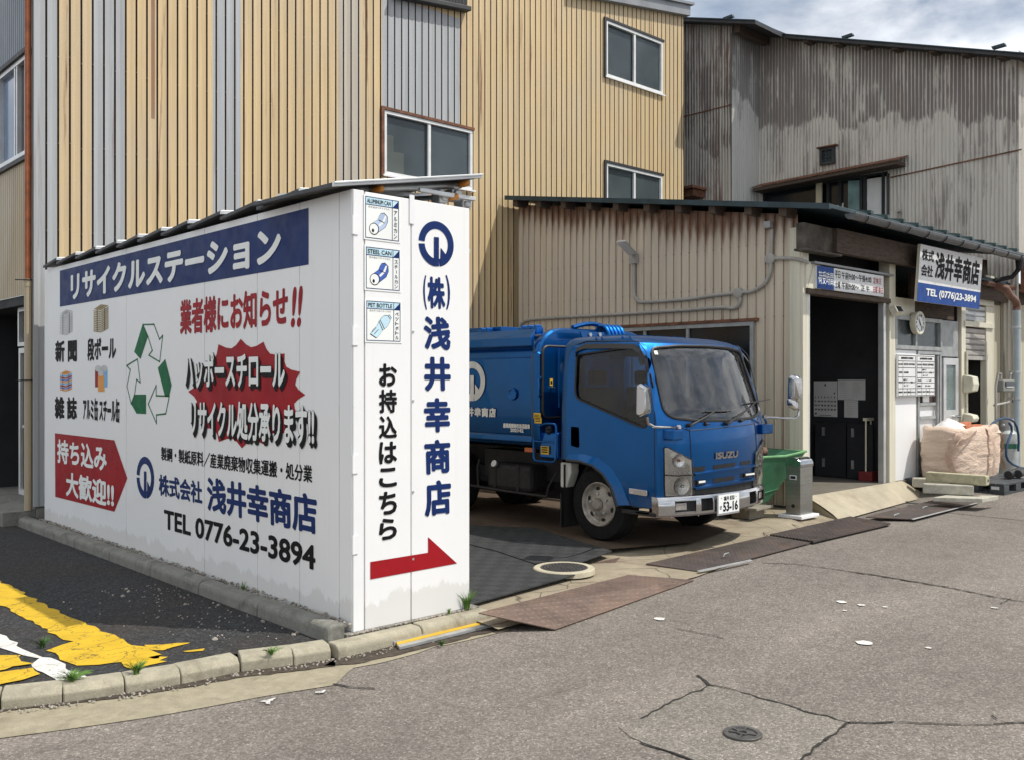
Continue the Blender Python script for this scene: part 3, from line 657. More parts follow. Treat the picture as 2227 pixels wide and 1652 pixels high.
for i, z in enumerate((1.9, 1.47, .9, .48)):
    g = MB(); g.cyl((xm+.014, YB-.006, z), (xm+.014, YB-.010, z), .008); g.build('screw', M['silver'], d2)
# faces of the shed as drawing boards
def LF(px, py, o=0): p = onx(XB, px, py); return V((XB-.004-o, p.y, p.z))
def FF(px, py, o=0): p = ony(YB, px, py); return V((p.x, YB-.0085-o, p.z))
def left_text(s, xl, yt, yb, xr, mat, parent, bold=.02, o=.0, name='lettering', shear=0.0, mb=None, dz=(0, 0)):
    a, b, c = LF(xl, yt, o), LF(xl, yb, o), LF(xr, 826, o)
    m = mb or MB(); put_text(m, s, V((a.x, a.y + dz[0], b.z + dz[1])), (0,-1,0), UZ, a.y - c.y, a.z - b.z, bold, shear)
    return m if mb else m.build(name, mat, parent)
def front_text(s, xl, xr, yt, yb, mat, parent, bold=.02, name='lettering', o=0, shear=0.0):
    xm_ = (xl+xr)/2; a, b = FF(xm_, yt, o), FF(xm_, yb, o); l, r = FF(xl, 826, o), FF(xr, 826, o); m = MB()
    put_text(m, s, V((l.x, a.y, b.z)), (1,0,0), UZ, r.x-l.x, a.z-b.z, bold, shear); return m.build(name, mat, parent)
def lpoly(mb, zp, conv, o=0): mb.poly([LF(*conv(*p), o) for p in zp])
def fpoly(mb, pts, o=0): mb.poly([FF(*p, o) for p in pts])
k1 = crop(0, 900, 1.652)
ban = MB(); a, b = LF(131, 589.4), LF(131, 667.5); c = LF(672, 500); ban.quad(V((a.x, a.y, b.z)), V((a.x, c.y, b.z)), V((a.x, c.y, a.z)), a); ban = ban.build('banner', M['navy'], shed)
left_text('リサイクルステーション', 155.5, 596, 654, 613, M['white'], ban, .045, .0025)
nm = MB(); left_text('業者様にお知らせ', 392.5, 653.6, 728.8, 627, None, None, .035, mb=nm); left_text('!!', 633, 625, 713, 655, None, None, .03, shear=.12, mb=nm); nm.build('lettering', M['red'], shed)
# starburst
st = [(1430,523),(1565,540),(1690,610),(1783,717),(1813,853),(1770,970),(1700,1080),(1575,1150),(1437,1168),(1300,1130),(1200,1050),(1140,960),(1118,833),(1190,690),(1298,555)]
cx_, cz_ = 1450, 850; pts = []
for p, q in zip(st, st[1:] + st[:1]):
    pts.append(p)
    for f in (.25, .5, .75):
        k = 1 - .13*math.sin(math.pi*f); mx_, my_ = p[0]+(q[0]-p[0])*f, p[1]+(q[1]-p[1])*f; pts.append((cx_+(mx_-cx_)*k, cz_+(my_-cz_)*k))
g = MB(); cen = LF(*k1(cx_, cz_)); ring = [LF(*k1(*p)) for p in pts]
for p, q in zip(ring, ring[1:] + ring[:1]): g.add([cen, p, q], [(0,1,2)])
burst = g.build('starburst', M['red'], shed)
for s, xl, yt, yb, xr in (('ハッポースチロール', 403.5, 769, 843, 622), ('リサイクル処分承ります!!', 416, 868, 945, 686)):
    mb = MB()
    for k in range(4): left_text(s, xl, yt, yb, xr, None, None, .068, .002 + k*.0003, mb=mb, dz=(-.010*k, -.010*k))
    mb.build('lettering_shadow', M['ink'], burst)
    left_text(s, xl, yt, yb, xr, M['white'], burst, .034, .0048)
left_text('製鋼・製紙原料／産業廃棄物収集運搬・処分業', 351.4, 970, 1000, 680, M['ink'], shed, .025)
left_text('株式会社', 346.7, 1029.6, 1075.5, 441, M['navy'], shed, .032, shear=-.04)
left_text('浅井幸商店', 452, 1035, 1110, 691.5, M['navy'], shed, .036, shear=-.04)
left_text('TEL 0776-23-3894', 357.7, 1106, 1148.5, 687, M['ink'], shed, .03)
left_text('新 聞', 121, 741.6, 788.6, 168, M['ink'], shed, .04); left_text('段ボール', 190.8, 736, 785.7, 253, M['ink'], shed, .04)
left_text('雑 誌', 120, 861, 908.6, 168, M['ink'], shed, .04); left_text('アルミ缶 スチール缶', 181.6, 863, 912, 261, M['ink'], shed, .04)
arr = MB(); lpoly(arr, [(328,1078),(680,1120),(757,1345),(680,1543),(330,1455)], k1); arr = arr.build('arrow_board', M['red'], shed)
left_text('持ち込み', 125.8, 953.3, 1005, 233.7, M['white'], arr, .035, .002); left_text('大歓迎!!', 145, 1024, 1077, 249.5, M['white'], arr, .035, .002)
# round company mark: ring with a gap on the left and two uprights
def mark(mb, nv, rx, rz, put):
    def ring_(a0, a1, n=40):
        o = [(math.cos(a0+(a1-a0)*i/n), math.sin(a0+(a1-a0)*i/n)) for i in range(n+1)]
        for (x0, z0), (x1, z1) in zip(o, o[1:]):
            mb.add([put(x0, z0), put(x1, z1), put(x1*.66, z1*.66), put(x0*.66, z0*.66)], [(0,1,2,3)])
    ring_(R(-79), R(176)); ring_(R(184), R(266))
    nv = V(nv); mb.add([p + nv*.0008 for p in (put(-.14, .30), put(.14, .30), put(.14, -.98), put(-.14, -.985))], [(0,1,2,3)])
    mb.add([p + nv*.0008 for p in (put(.24, -.14), put(.64, -.52), put(.30, -.93), put(.22, -.95))], [(0,1,2,3)])
lo, hi, lt, rt_ = LF(317, 1083), LF(317, 992), LF(298, 1037), LF(336, 1037)
cy, cz, ry, rz = (lt.y+rt_.y)/2, (lo.z+hi.z)/2, (lt.y-rt_.y)/2, (hi.z-lo.z)/2
g = MB(); mark(g, (-1,0,0), 0, 0, lambda u, w: V((XB-.004, cy-u*ry, cz+w*rz))); g.build('company_mark', M['navy'], shed)
# recycling arrows
g = MB()
for zp in ([(847,440),(880,508),(835,643),(798,600)], [(982,642),(1020,795),(1005,860),(980,860),(938,695)], [(800,850),(868,850),(868,965),(812,962),(780,905)]): lpoly(g, zp, k1)
def outline(zp, w):
    p = [LF(*k1(*q)) for q in zp]; n = len(p)
    for i in range(n):
        a, b = p[i], p[(i+1) % n]; d = (b-a).normalized(); nn = V((0, -d.z, d.y))
        g.quad(a - d*w - nn*w, b + d*w - nn*w, b + d*w + nn*w, a - d*w + nn*w)
for zp in ([(850,439),(915,437),(948,525),(967,503),(949,658),(885,620),(905,592),(880,510)], [(1006,860),(985,963),(930,970),(930,1020),(881,906),(928,797),(928,857)], [(780,905),(755,800),(775,705),(753,681),(817,642),(834,780),(812,762),(800,850)]): outline(zp, .006)
g.build('recycling_symbol', M['green'], shed)
# little pictures: bundles and cans
def bundle(zx0, zx1, zy0, zy1, mats, name, n):
    b = MB(); o = .0005
    l, r = LF(*k1(zx0, zy1)), LF(*k1(zx1, zy1)); t = LF(*k1(zx0, zy0)); w = l.y - r.y; h = t.z - l.z; x = l.x
    P = lambda u, v, o=0: V((x-o, l.y - u*w, l.z + v*h))
    for i in range(n):
        z0, z1 = .0 + .78*i/n, .0 + .78*(i+.72)/n; b.mi = i % len(mats) if len(mats) > 1 else 0
        b.quad(P(0, z0+.06), P(.5, z0), P(.5, z1), P(0, z1+.06)); b.mi = b.mi
        b.quad(P(.52, z0), P(1, z0+.12), P(1, z1+.12), P(.52, z1))
    b.mi = 0; b.quad(P(0, .86), P(.5, .78), P(1, .92), P(.5, 1))
    b.mi = len(mats); 
    for u0, v0, u1, v1 in ((.25, .82, .75, .96), (.75, .85, .25, .93), (.25, .03, .25, .82), (.76, .06, .76, .85)):
        d = .018; b.quad(P(u0-d, v0, o), P(u1-d, v1, o), P(u1+d, v1, o), P(u0+d, v0, o))
    b.build(name, list(mats) + [M['ink']], shed)
bundle(357, 432, 355, 505, [M['paperg']], 'newspaper_picture', 12); bundle(557, 645, 325, 490, [M['kraft']], 'cardboard_picture', 12)
bundle(358, 428, 710, 832, [M['orangev'], M['can2'], M['red'], M['skyv']], 'magazine_picture', 8)
g = MB()
for i, (u, v, mi) in enumerate(((566, 698, 0), (602, 698, 1), (584, 724, 2))):
    a, b = LF(*k1(u, v)), LF(*k1(u+36, v+110)); g.mi = mi; x = a.x - .0006*(i == 2)
    g.quad(V((x, a.y, b.z)), V((x, b.y, b.z)), V((x, b.y, a.z)), V((x, a.y, a.z))); g.mi = 3
    for q in (0, 1): g.poly([V((x-.0003-q*.0002, (a.y+b.y)/2 + math.cos(t)*(a.y-b.y)*.5*(1-.35*q), (a.z if True else b.z) + math.sin(t)*.03*(1-.35*q))) for t in [2*math.pi*k/16 for k in range(16)]])
g.build('can_picture', [M['red'], M['skyv'], M['orangev'], M['silver']], shed)
# narrow front: mark and name running down the right door, the call to bring things in down the left door
lo, hi, lt, rt_ = FF(947, 580.6), FF(947, 482), FF(908.7, 530), FF(985, 530)
cxx, czz, rx, rz = (lt.x+rt_.x)/2, (lo.z+hi.z)/2, (rt_.x-lt.x)/2, (hi.z-lo.z)/2
g = MB(); mark(g, (0,-1,0), 0, 0, lambda u, w: V((cxx+u*rx, YB-.0085, czz+w*rz))); g.build('company_mark', M['navy'], d2)
for s, xl, xr, yt, yb in (('(', 919.6, 927, 599, 674), ('株', 929, 967, 603, 672), (')', 969, 978, 599, 674), ('浅', 920.8, 978.6, 689, 761.5), ('井', 921.7, 979.4, 776, 850), ('幸', 921.5, 979, 864.5, 939), ('商', 922.5, 979, 954.4, 1028.7), ('店', 922.5, 980.5, 1042.8, 1119.5)):
    front_text(s, xl, xr, yt, yb, M['navy'], d2, .04 if s not in '()' else .02, shear=-.03)
for s, yt, yb in (('お', 790.6, 840), ('持', 846, 897), ('込', 903, 952), ('は', 959, 1007), ('こ', 1015.8, 1058), ('ち', 1067, 1117.5), ('ら', 1125, 1172)):
    front_text(s, 822.5, 861.6, yt, yb, M['ink'], d1, .035)
c3 = crop(1100, 1200, 1.5014); g = MB(); xs = ony(YB, 893, 1230).x
ar = [FF(*c3(*p)) for p in [(340,1222),(651,1172),(651,1088),(807,1230),(340,1316)]]
g.poly([ar[0], ar[1], ar[3] + (ar[4]-ar[3])*0, ar[4]]); g.poly([ar[1], ar[2], ar[3]]); g.build('red_arrow', M['red'], shed)
# three recycling stickers
c2 = crop(1100, 600, 2.36)
for (x0, y0, x1, y1, head, sub, kana, mt, dy) in ((490,245,774,610,'ALUMINUM CAN','空き缶はリサイクルに','アルミカン','can1',40), (496,675,780,1034,'STEEL CAN','空き缶はリサイクルに','スチールカン','can2',25), (500,1125,787,1469,'PET BOTTLE','空きボトルはリサイクルに','ペットボトル','ltblue',25)):
    A, B = FF(*c2(x0, (y0+y1)/2)), FF(*c2(x1, (y0+y1)/2)); xmid = (x0+x1)/2
    T, Bt = FF(*c2(xmid, y0+dy/2+4)), FF(*c2(xmid, y1+6)); w, h = B.x-A.x, T.z-Bt.z; O = V((A.x, YB-.0085, Bt.z))
    P = lambda u, v, o=0: V((O.x+u*w, O.y-o, O.z+v*h))
    g = MB(); g.box(P(-.04, -.04, -.002), P(1.05, 1.04, .001)); s_ = g.build('sticker', M['white'], shed)
    def rc(mb, u0, v0, u1, v1, o): mb.quad(P(u0, v0, o), P(u1, v0, o), P(u1, v1, o), P(u0, v1, o))
    g = MB(); t = .018
    for q in ((0,0,1,t), (0,1-t,1,1), (0,t,t,1-t), (1-t,t,1,1-t), (.79,t,.79+t,1-t), (t,.80,.79,.80+t), (.81,.80,1-t,.815)): rc(g, *q, .002)
    g.add([P(.81,.815,.002), P(1-t,.815,.002), P(1-t,1-t,.002)], [(0,1,2)]); g.build('sticker_frame', M['navy'], s_)
    g = MB(); rc(g, t, .80+t, .79, 1-t, .0015); g.add([P(.81,.815,.0015), P(1-t,1-t,.0015), P(.81,1-t,.0015)], [(0,1,2)]); g.build('sticker_header', M['ltblue'], s_)
    g = MB(); put_text(g, head, P(.05, .845, .0025), UX, UZ, w*.70, h*.105, .012); put_text(g, sub, P(.09, .735, .0025), UX, UZ, w*.63, h*.045)
    n = len(kana)
    for i, ch in enumerate(kana):
        hh = .72/n
        if ch == 'ー': g.quad(P(.895,.76-hh*(i+.85),.0025), P(.91,.76-hh*(i+.85),.0025), P(.91,.76-hh*(i+.15),.0025), P(.895,.76-hh*(i+.15),.0025))
        else: put_text(g, ch, P(.845, .76-hh*(i+.88), .0025), UX, UZ, w*.10, h*hh*.76, .01)
    g.build('sticker_lettering', M['ink'], s_)
    g = MB(); g.mi = 0                    # bent can / bottle drawing: dark outline under a coloured body
    if 'BOTTLE' in head: out = [(.10,.16),(.28,.06),(.40,.17),(.47,.27),(.60,.36),(.68,.48),(.70,.55),(.74,.60),(.68,.68),(.62,.66),(.52,.66),(.42,.58),(.36,.50),(.30,.38),(.20,.30)]
    else: out = [(.12,.20),(.18,.12),(.28,.09),(.40,.17),(.60,.31),(.67,.45),(.66,.58),(.56,.66),(.46,.64),(.40,.56),(.36,.47),(.24,.39),(.13,.31)]
    mxu, mxv = sum(p[0] for p in out)/len(out), sum(p[1] for p in out)/len(out)
    g.poly([P(p[0], p[1], .0015) for p in out]); g.mi = 1; g.poly([P(mxu+(p[0]-mxu)*.94, mxv+(p[1]-mxv)*.94, .002) for p in out])
    if 'BOTTLE' not in head:
        def el(cu, cv, ru, rv, o, mi): g.mi = mi; g.poly([P(cu+math.cos(a)*ru, cv+math.sin(a)*rv, o) for a in [2*math.pi*k/20 for k in range(20)]])
        el(.255, .235, .145, .145, .0024, 0); el(.25, .235, .125, .125, .0027, 2); el(.22, .19, .035, .045, .003, 0)
        g.mi = 2; g.poly([P(.42,.30,.0024), P(.56,.42,.0024), P(.62,.58,.0024), P(.58,.59,.0024), P(.50,.44,.0024), P(.38,.34,.0024)])
        g.mi = 0; g.poly([P(.38,.46,.003), P(.56,.40,.003), P(.57,.415,.003), P(.39,.475,.003)])
    else:
        g.mi = 0
        for a, b in (((.36,.50),(.47,.27)), ((.39,.54),(.52,.31)), ((.16,.22),(.28,.34)), ((.22,.17),(.34,.29)), ((.62,.66),(.70,.56))):
            d = V((b[0]-a[0], b[1]-a[1], 0)).normalized()*.007; g.poly([P(a[0]-d.y, a[1]+d.x, .003), P(b[0]-d.y, b[1]+d.x, .003), P(b[0]+d.y, b[1]-d.x, .003), P(a[0]+d.y, a[1]-d.x, .003)])
    g.build('sticker_picture', [M['ink'], M[mt], M['white']], s_)
# roof of overlapping tilted solar panels on a pipe frame
solar = thing('solar_panel_roof', 'overlapping tilted solar panels on grey pipes over the white shed', 'solar panels', (3.6, 7.6, 2.74))
edge = [onx(XB-.03, px, py) for px, py in ((98,573),(127,562),(168,552),(212,540),(258,526),(304,511),(355,496),(413,480),(484,461),(563,441),(655,425))]
ys = [p.y for p in edge] + [4.755]
for a, b in zip(ys, ys[1:]):
    last = b < 4.8; sl = .24 if last else .10; r0, r1 = ony(4.755, 722, 404), ony(4.755, 1044, 386); sl = (r1.z-r0.z)/(r1.x-r0.x) if last else sl; x0, x1 = (r0.x if last else XB-.05), (r1.x if last else 4.12)
    za, zb_ = 2.745, 2.788
    if last: a = 5.75; za, zb_ = r0.z+.012, r0.z-.004
    g = MB(); n_ = V((-sl, 0, 1))
    q = [V((x0, a, za)), V((x1, a, za + sl*(x1-x0))), V((x1, b, zb_ + sl*(x1-x0))), V((x0, b, zb_))]
    g.prism(q, (0, 0, .022)); pan = g.build('panel', M['solar'], solar)
    g = MB(); g.prism([q[3] + V((0,-.022,-.004)), q[2] + V((0,-.022,-.004)), q[2] + V((0,0,-.004)), q[3] + V((0,0,-.004))], (0, 0, .028))
    if last: g.prism([q[3] + V((0,-.034,.012)), q[2] + V((0,-.034,.012)), q[2] + V((0,-.0225,.012)), q[3] + V((0,-.0225,.012))], (0, 0, .012))
    g.build('panel_frame', M['alu'], pan, bevel=.002)
def pipe(px, py, Y, ln, r, name='pipe', dz=.10):
    p = ony(Y, px, py); g = MB(); g.cyl(p, p + V((-.02, ln, dz*ln)), r, n=16); o = g.build(name, M['silver'], solar, smooth=True)
    g = MB(); g.lathe(p + V((0, .06, 0)), (0, -1, 0), [(0, r+.004), (.075, r+.005), (.088, r*.8), (.092, r*.25), (.092, 0)], 16); g.build('pipe_cap', M['cap'], o, smooth=True); return p
p1 = pipe(826, 411, 4.81, 1.2, .019); p2 = pipe(1013, 399, 4.80, 1.4, .019); p3 = pipe(989, 428, 4.82, 1.0, .018)
g = MB(); q = ony(4.9, 958, 430); g.cyl((q.x, 4.9, ZT-.1), (q.x, 4.9, q.z+.05), .026, n=14); g.cyl(V((3.3, 4.92, q.z-.03)), V((4.12, 4.92, q.z+.11)), .024, n=14); g.build('frame_pipe', M['silver'], solar, smooth=True)
for dx, dz in ((0, 0), (.11, .03), (.2, -.02)):
    g = MB(); g.box((q.x-.04+dx, 4.86, q.z-.04+dz), (q.x+.035+dx, 4.95, q.z+.035+dz)); g.cyl((q.x+dx, 4.84, q.z+dz), (q.x+dx, 4.97, q.z+dz), .03); g.build('clamp', M['silver'], solar, bevel=.008)
a, b = ony(4.8, 980, 424), ony(4.8, 1035, 423); g = MB(); g.box((a.x-.25, 4.8, a.z-.012), (b.x, 4.83, a.z+.014)); g.build('rail', M['alu'], solar, bevel=.003)
# floodlight on the hidden side of the shed
l = thing('floodlight', 'white floodlight sticking out beside the white shed', 'light', ony(5.0, 1020, 545))
p = ony(5.0, 1015, 537); q = ony(4.9, 1033, 553); g = MB(); d = (q-p); g.obox(p + V((-.05,0,0)) - d*.2, d*1.25, V((0,.09,0)), V((.012,0,.03))); g.build('housing', M['panel2'], l, bevel=.006)
g = MB(); g.cyl((XR-.01, 5.05, p.z-.03), (p.x+.02, 5.05, p.z-.03), .016); g.lathe(p + V((.0,.05,-.03)), (.3,0,-1), [(0,.03),(.03,.034),(.04,.02)], 14); g.build('lamp_head', M['black'], l, smooth=True)

# ================================================================== TAN SHEET-CLAD BUILDING
YT, XL_, XT1 = 10.75, 3.132, 14.467
tan = thing('factory_building', 'tall tan sheet-clad building with grey replacement strips behind the white shed', 'building', (8.8, 12.5, 0))
def xt(px): return ony(YT, px, 400).x
win = [('w1', xt(833), xt(1025), 4.44, 5.33), ('w2', xt(1315.5), xt(1439), 6.82, 7.78), ('w3', xt(1316), xt(1438), 4.36, 5.325)]
bounds = [XL_+.02, xt(123), xt(198), xt(270), xt(328), xt(336), xt(462), xt(523), xt(734), xt(783), xt(830), xt(999), xt(1025.5), xt(1040), win[1][1], win[1][2], XT1]
mats = ['greysid', 'tan', 'greysid', 'tan', 'tan', 'tan', 'greysid', 'tan', 'patina', 'tan', 'W1', 'W1b', 'tan', 'tan', 'W23', 'tan']
def topz(x): return 9.0 if x < 11.4 else 8.06 + (x-11.4)*.148 + .05
for (a, b), mname in zip(zip(bounds, bounds[1:]), mats):
    o = V((0, YT, 0)); segs = [(.26, None)]
    mt = M['tan'] if mname[0] == 'W' else M[mname]
    def sheet(z0, z1, mat, a=a, b=b, name='siding_panel'):
        g = MB(); ribs(g, (0, YT, 0), UX, (0,-1,0), a, b, z0, z1, .12, P_TAN, True); tt = z1 if not callable(z1) else 8.0; g.mi = 1; kk = math.ceil(a/.12)
        while kk*.12 + .005 < b:
            zz = math.ceil((z0-.4-.02*kk)/.93)*.93 + .4 + .02*(kk % 3)
            while zz < tt - .05:
                if zz > z0 + .03: g.box((kk*.12-.001, YT-.0135, zz-.006), (kk*.12+.012, YT+.006, zz+.006))
                zz += .93
            kk += 1
        g.mi = 0; g.build(name, [mat, M['groove']], tan, fixn=False)
    if mname in ('W1', 'W1b'):
        sheet(.26, win[0][3], M['tan']); sheet(win[0][4], 6.95 if mname == 'W1' else 9.0, M['greysid'] if mname == 'W1' else M['tan'])
        if mname == 'W1': sheet(6.95, 9, M['tan'])
    elif mname == 'W23': sheet(.26, win[2][3], M['tan']); sheet(win[2][4], win[1][3], M['tan']); sheet(win[1][4], topz, M['tan'])
    elif a == xt(328): sheet(.26, 4.6, mt); sheet(4.6, topz, M['ruststreak'])
    else: sheet(.26, topz, mt)
g = MB(); g.box((XL_+.03, YT+.03, .0), (XT1-.02, YT+.09, .26)); g.box((XL_+.02, YT-.012, .0), (XT1-.02, YT+.028, .24)); g.build('foundation', M['oldkerb'], tan)
g = MB(); g.box((XL_-.012, YT-.016, .26), (XL_+.03, YT+.03, 9.0)); g.build('corner_trim', M['greysid'], tan)
# inner shell keeps daylight out
g = MB(); g.quad((XL_+.25, YT+.35, 0), (XT1-.05, YT+.35, 0), (XT1-.05, YT+.35, 9), (XL_+.25, YT+.35, 9)); g.quad((XT1-.01, YT, 0), (XT1-.01, 16, 0), (XT1-.01, 16, 8.6), (XT1-.01, YT, 8.6)); g.quad((XL_, YT, 9.0), (11.4, YT, 9.0), (11.4, 16, 9.6), (XL_, 16, 9.6)); g.quad((11.4, YT, 8.1), (XT1, YT, 8.6), (XT1, 16, 8.6), (11.4, 16, 8.1)); g.build('inner_wall', M['dark'], tan)
def sliding_window(x0, x1, z0, z1, rusty, name='window'):
    g = MB(); O = V((0, YT+.02, 0)); frame_rect(g, O, UX, UZ, (0,-1,0), x0, x1, z0, z1, .045, .05); f = g.build(name, M['white_alu'], tan, bevel=.003)
    xm = (x0+x1)/2
    g = MB(); g.box((xm-.025, YT-.02, z0+.045), (xm+.02, YT+.015, z1-.045)); g.build('meeting_stile', M['white_alu'], f)
    for a, b, dy in ((x0+.045, xm-.025, .03), (xm+.02, x1-.045, .012)):
        g = MB(); g.quad((a, YT+dy, z0+.045), (b, YT+dy, z0+.045), (b, YT+dy, z1-.045), (a, YT+dy, z1-.045)); g.build('pane', M['pane'], f)
    g = MB(); g.box((x0-.03, YT-.06, z0-.03), (x1+.04, YT-.03, z0-.005)); g.build('sill', M['panel2'], f)
    g = MB(); g.box((x0-.05, YT-.045, z1+.004), (x1+.03, YT-.015, z1+.045)); g.box((x0-.05, YT-.045, z0-.03), (x0-.004, YT-.015, z1+.004)); g.build('flashing', M['rusty'] if rusty else M['roofdk'], f)
sliding_window(*win[0][1:], True); sliding_window(*win[1][1:], False); sliding_window(*win[2][1:], False)
p = xt(845); g = MB(); g.box((p, YT+.05, 4.46), (p+.30, YT+.24, 4.80)); g.box((p-.02, YT+.05, 4.803), (p+.12, YT+.2, 5.02)); tag(g.build('cardboard_box', M['kraft']), 'brown cardboard boxes stacked behind the lower left window of the tan building', 'box')
# fascia at the upper right, small eaves gutter at the top centre
g = MB(); x0, x1 = 11.3, 14.54; f0, f1 = ony(YT-.12, 1316, 0), ony(YT-.12, 1482, 31); sl = (f1.z-f0.z)/(f1.x-f0.x)
zf = lambda x: f1.z + sl*(x-f1.x)
g.prism([V((x0, YT-.12, zf(x0))), V((x1, YT-.12, zf(x1))), V((x1, YT-.12, zf(x1)+.20)), V((x0, YT-.12, zf(x0)+.20))], (0, 5, 0)); g.build('fascia', M['greyfas'], tan, bevel=.006)
g = MB(); g.prism([V((x0, YT-.17, zf(x0)+.204)), V((x1+.06, YT-.17, zf(x1)+.204)), V((x1+.06, YT-.17, zf(x1)+.25)), V((x0, YT-.17, zf(x0)+.25))], (0, 5.1, 0)); g.build('roof', M['greyfas'], tan)
a, b = ony(YT-.15, 862, -8), ony(YT-.15, 1026, 24)
g = MB(); g.prism([a, b, b + V((0,0,.07)), a + V((0,0,.07))], (0, .13, 0)); gt = g.build('gutter', M['roofdk'], tan, bevel=.01)
g = MB(); ribs(g, (0, YT-.03, 0), UX, (0,-1,0), a.x, b.x, lambda s: a.z+(b.z-a.z)*(s-a.x)/(b.x-a.x)+.08, 9, .06, P_FINE); g.build('vent_slats', M['roofdk'], tan, fixn=False)
# left flank: narrow ribbed sheet, window strip, recessed glazed door, drain pipe
yc0 = YT + .02
def lflank(y0, y1, z0, z1, mat, pitch=.075):
    g = MB(); ribs(g, (XL_, 0, 0), UY, (-1,0,0), y0, y1, z0, z1, pitch, P_FINE); g.build('side_siding', mat, tan, fixn=False)
wy0, wy1, wz0, wz1 = 10.95, 13.2, 4.02, 5.10
lflank(yc0, 16, wz1, 9.3, M['bluegrey']); lflank(yc0, 16, 2.52, wz0, M['tanflash']); lflank(yc0, wy0, wz0, wz1, M['greysid']); lflank(yc0, 10.93, .25, 2.52, M['tanflash']); lflank(wy1, 16, wz0, wz1, M['tanflash']); lflank(13.4, 16, .25, 2.52, M['tanflash'])
g = MB(); frame_rect(g, (XL_+.03, 0, 0), UY, UZ, (-1,0,0), wy0, wy1, wz0, wz1, .05, .06)
for y in (11.28, 11.36, 11.95, 12.6): g.box((XL_-.025, y, wz0+.05), (XL_+.025, y+.035, wz1-.05))
wf = g.build('window', M['alu'], tan)
for y0, y1, mt in ((11.0, 11.28, 'pane_dark'), (11.395, 11.95, 'pane_blue'), (11.985, 12.6, 'pane_blue'), (12.635, 13.15, 'pane_blue')):
    g = MB(); g.quad((XL_+.02, y0, wz0+.05), (XL_+.02, y1, wz0+.05), (XL_+.02, y1, wz1-.05), (XL_+.02, y0, wz1-.05)); g.build('pane', M[mt], wf)
g = MB(); g.box((XL_-.06, wy0-.05, wz1+.002), (XL_, wy1, wz1+.05)); g.box((XL_-.04, wy0-.03, wz0-.05), (XL_, wy1, wz0-.002)); g.build('flashing', M['roofdk'], wf)
g = MB(); g.box((XL_+.01, 10.93, 2.42), (XL_+.9, 13.4, 2.52)); g.box((XL_+.9, 10.93, .2), (XL_+.95, 13.4, 2.42)); g.box((XL_+.01, 13.36, .2), (XL_+.9, 13.4, 2.42)); g.build('porch_lining', M['dark'], tan)
XD = XL_ + .16; g = MB()
for y0, y1, z0, z1 in ((10.97, 11.30, 1.98, 2.42), (11.30, 11.75, 1.98, 2.42)): frame_rect(g, (XD, 0, 0), UY, UZ, (-1,0,0), y0, y1, z0, z1, .045, .05)
g.build('transom_frame', M['alu'], tan)
for y0, y1, hd in ((10.97, 11.22, 0), (11.30, 11.75, 1)):
    g = MB(); frame_rect(g, (XD, 0, 0), UY, UZ, (-1,0,0), y0, y1, .30, 1.96, .06, .04); dr = g.build('door', M['alu'], tan)
    g = MB(); g.quad((XD-.01, y0+.06, .36), (XD-.01, y1-.06, .36), (XD-.01, y1-.06, 1.9), (XD-.01, y0+.06, 1.9)); g.build('pane', M['pane_dark'], dr)
    if hd:
        g = MB(); g.box((XD-.055, y0+.02, 1.03), (XD-.04, y0+.16, 1.17)); g.box((XD-.1, y0+.03, 1.07), (XD-.055, y0+.10, 1.10)); g.build('handle', M['silver'], dr, bevel=.004)
g = MB(); g.box((XL_-.3, 10.80, .0), (XL_+.9, 13.4, .22)); tag(g.build('step', M['oldkerb'], bevel=.01), kind='structure')
dp = thing('drain_pipe', 'rust orange drain pipe down the left corner of the tan building', 'pipe', (XL_-.05, YT+.06, .2))
zc = ony(YT, 74, 613).z; pc = (XL_-.045, YT+.07)
g = MB(); g.cyl(pc + (zc,), pc + (9,), .032, n=14); g.build('upper_pipe', M['orangepipe'], dp, smooth=True)
g = MB(); g.cyl(pc + (.22,), pc + (zc-.004,), .038, n=14); g.cyl(pc + (zc-.05,), pc + (zc+.03,), .042, n=14); g.build('lower_pipe', M['tanflash'], dp, smooth=True)
for z in (1.6, zc+.02): 
    g = MB(); g.tube([V((pc[0]+.046*math.cos(t), pc[1]+.046*math.sin(t), z)) for t in [2*math.pi*k/16 for k in range(16)]], .006, 6, True); g.cyl((pc[0]-.04, pc[1], z), (pc[0]-.14, pc[1]-.06, z-.01), .006); g.build('bracket', M['chassis'], dp)

# ================================================================== GREY CORRUGATED BUILDING ON THE RIGHT
XA, YBw, XC, YF = 15.35, 10.27, 16.3, 5.5
gb = thing('corrugated_building', 'tall weathered grey corrugated iron building with peeling paint beyond the workshop', 'building', (18.5, 8.5, 0))
c8 = crop(2300, 0, 1.6196)
def roofz(y): 
    a, b = (9.724, 8.245), (5.512, 6.836); return b[1] + (a[1]-b[1])*(y-b[0])/(a[0]-b[0])
def roofA(y): return 8.41 + (y-YBw)*.33
g = MB(); ribs(g, (XA, 0, 0), UY, (-1,0,0), YBw, 15, 0, roofA, .065, P_WAVE); g.build('wall', M['corr_old'], gb, fixn=False, smooth=True, angle=80)
g = MB(); ribs(g, (0, YBw, 0), UX, (0,-1,0), XA, XC, 0, lambda s: 8.41, .065, P_WAVE); g.build('wall', M['corr_plain'], gb, fixn=False, smooth=True, angle=80)
hz = onx(XC, 1637, 413).z
wy = [onx(XC, px, 420).y for px in (1660, 1780, 1800, 1826, 1872, 1880, 1920, 1931)]
wz1_ = 5.30; wz0_ = 4.35; wyR = wy[-1]
g = MB()
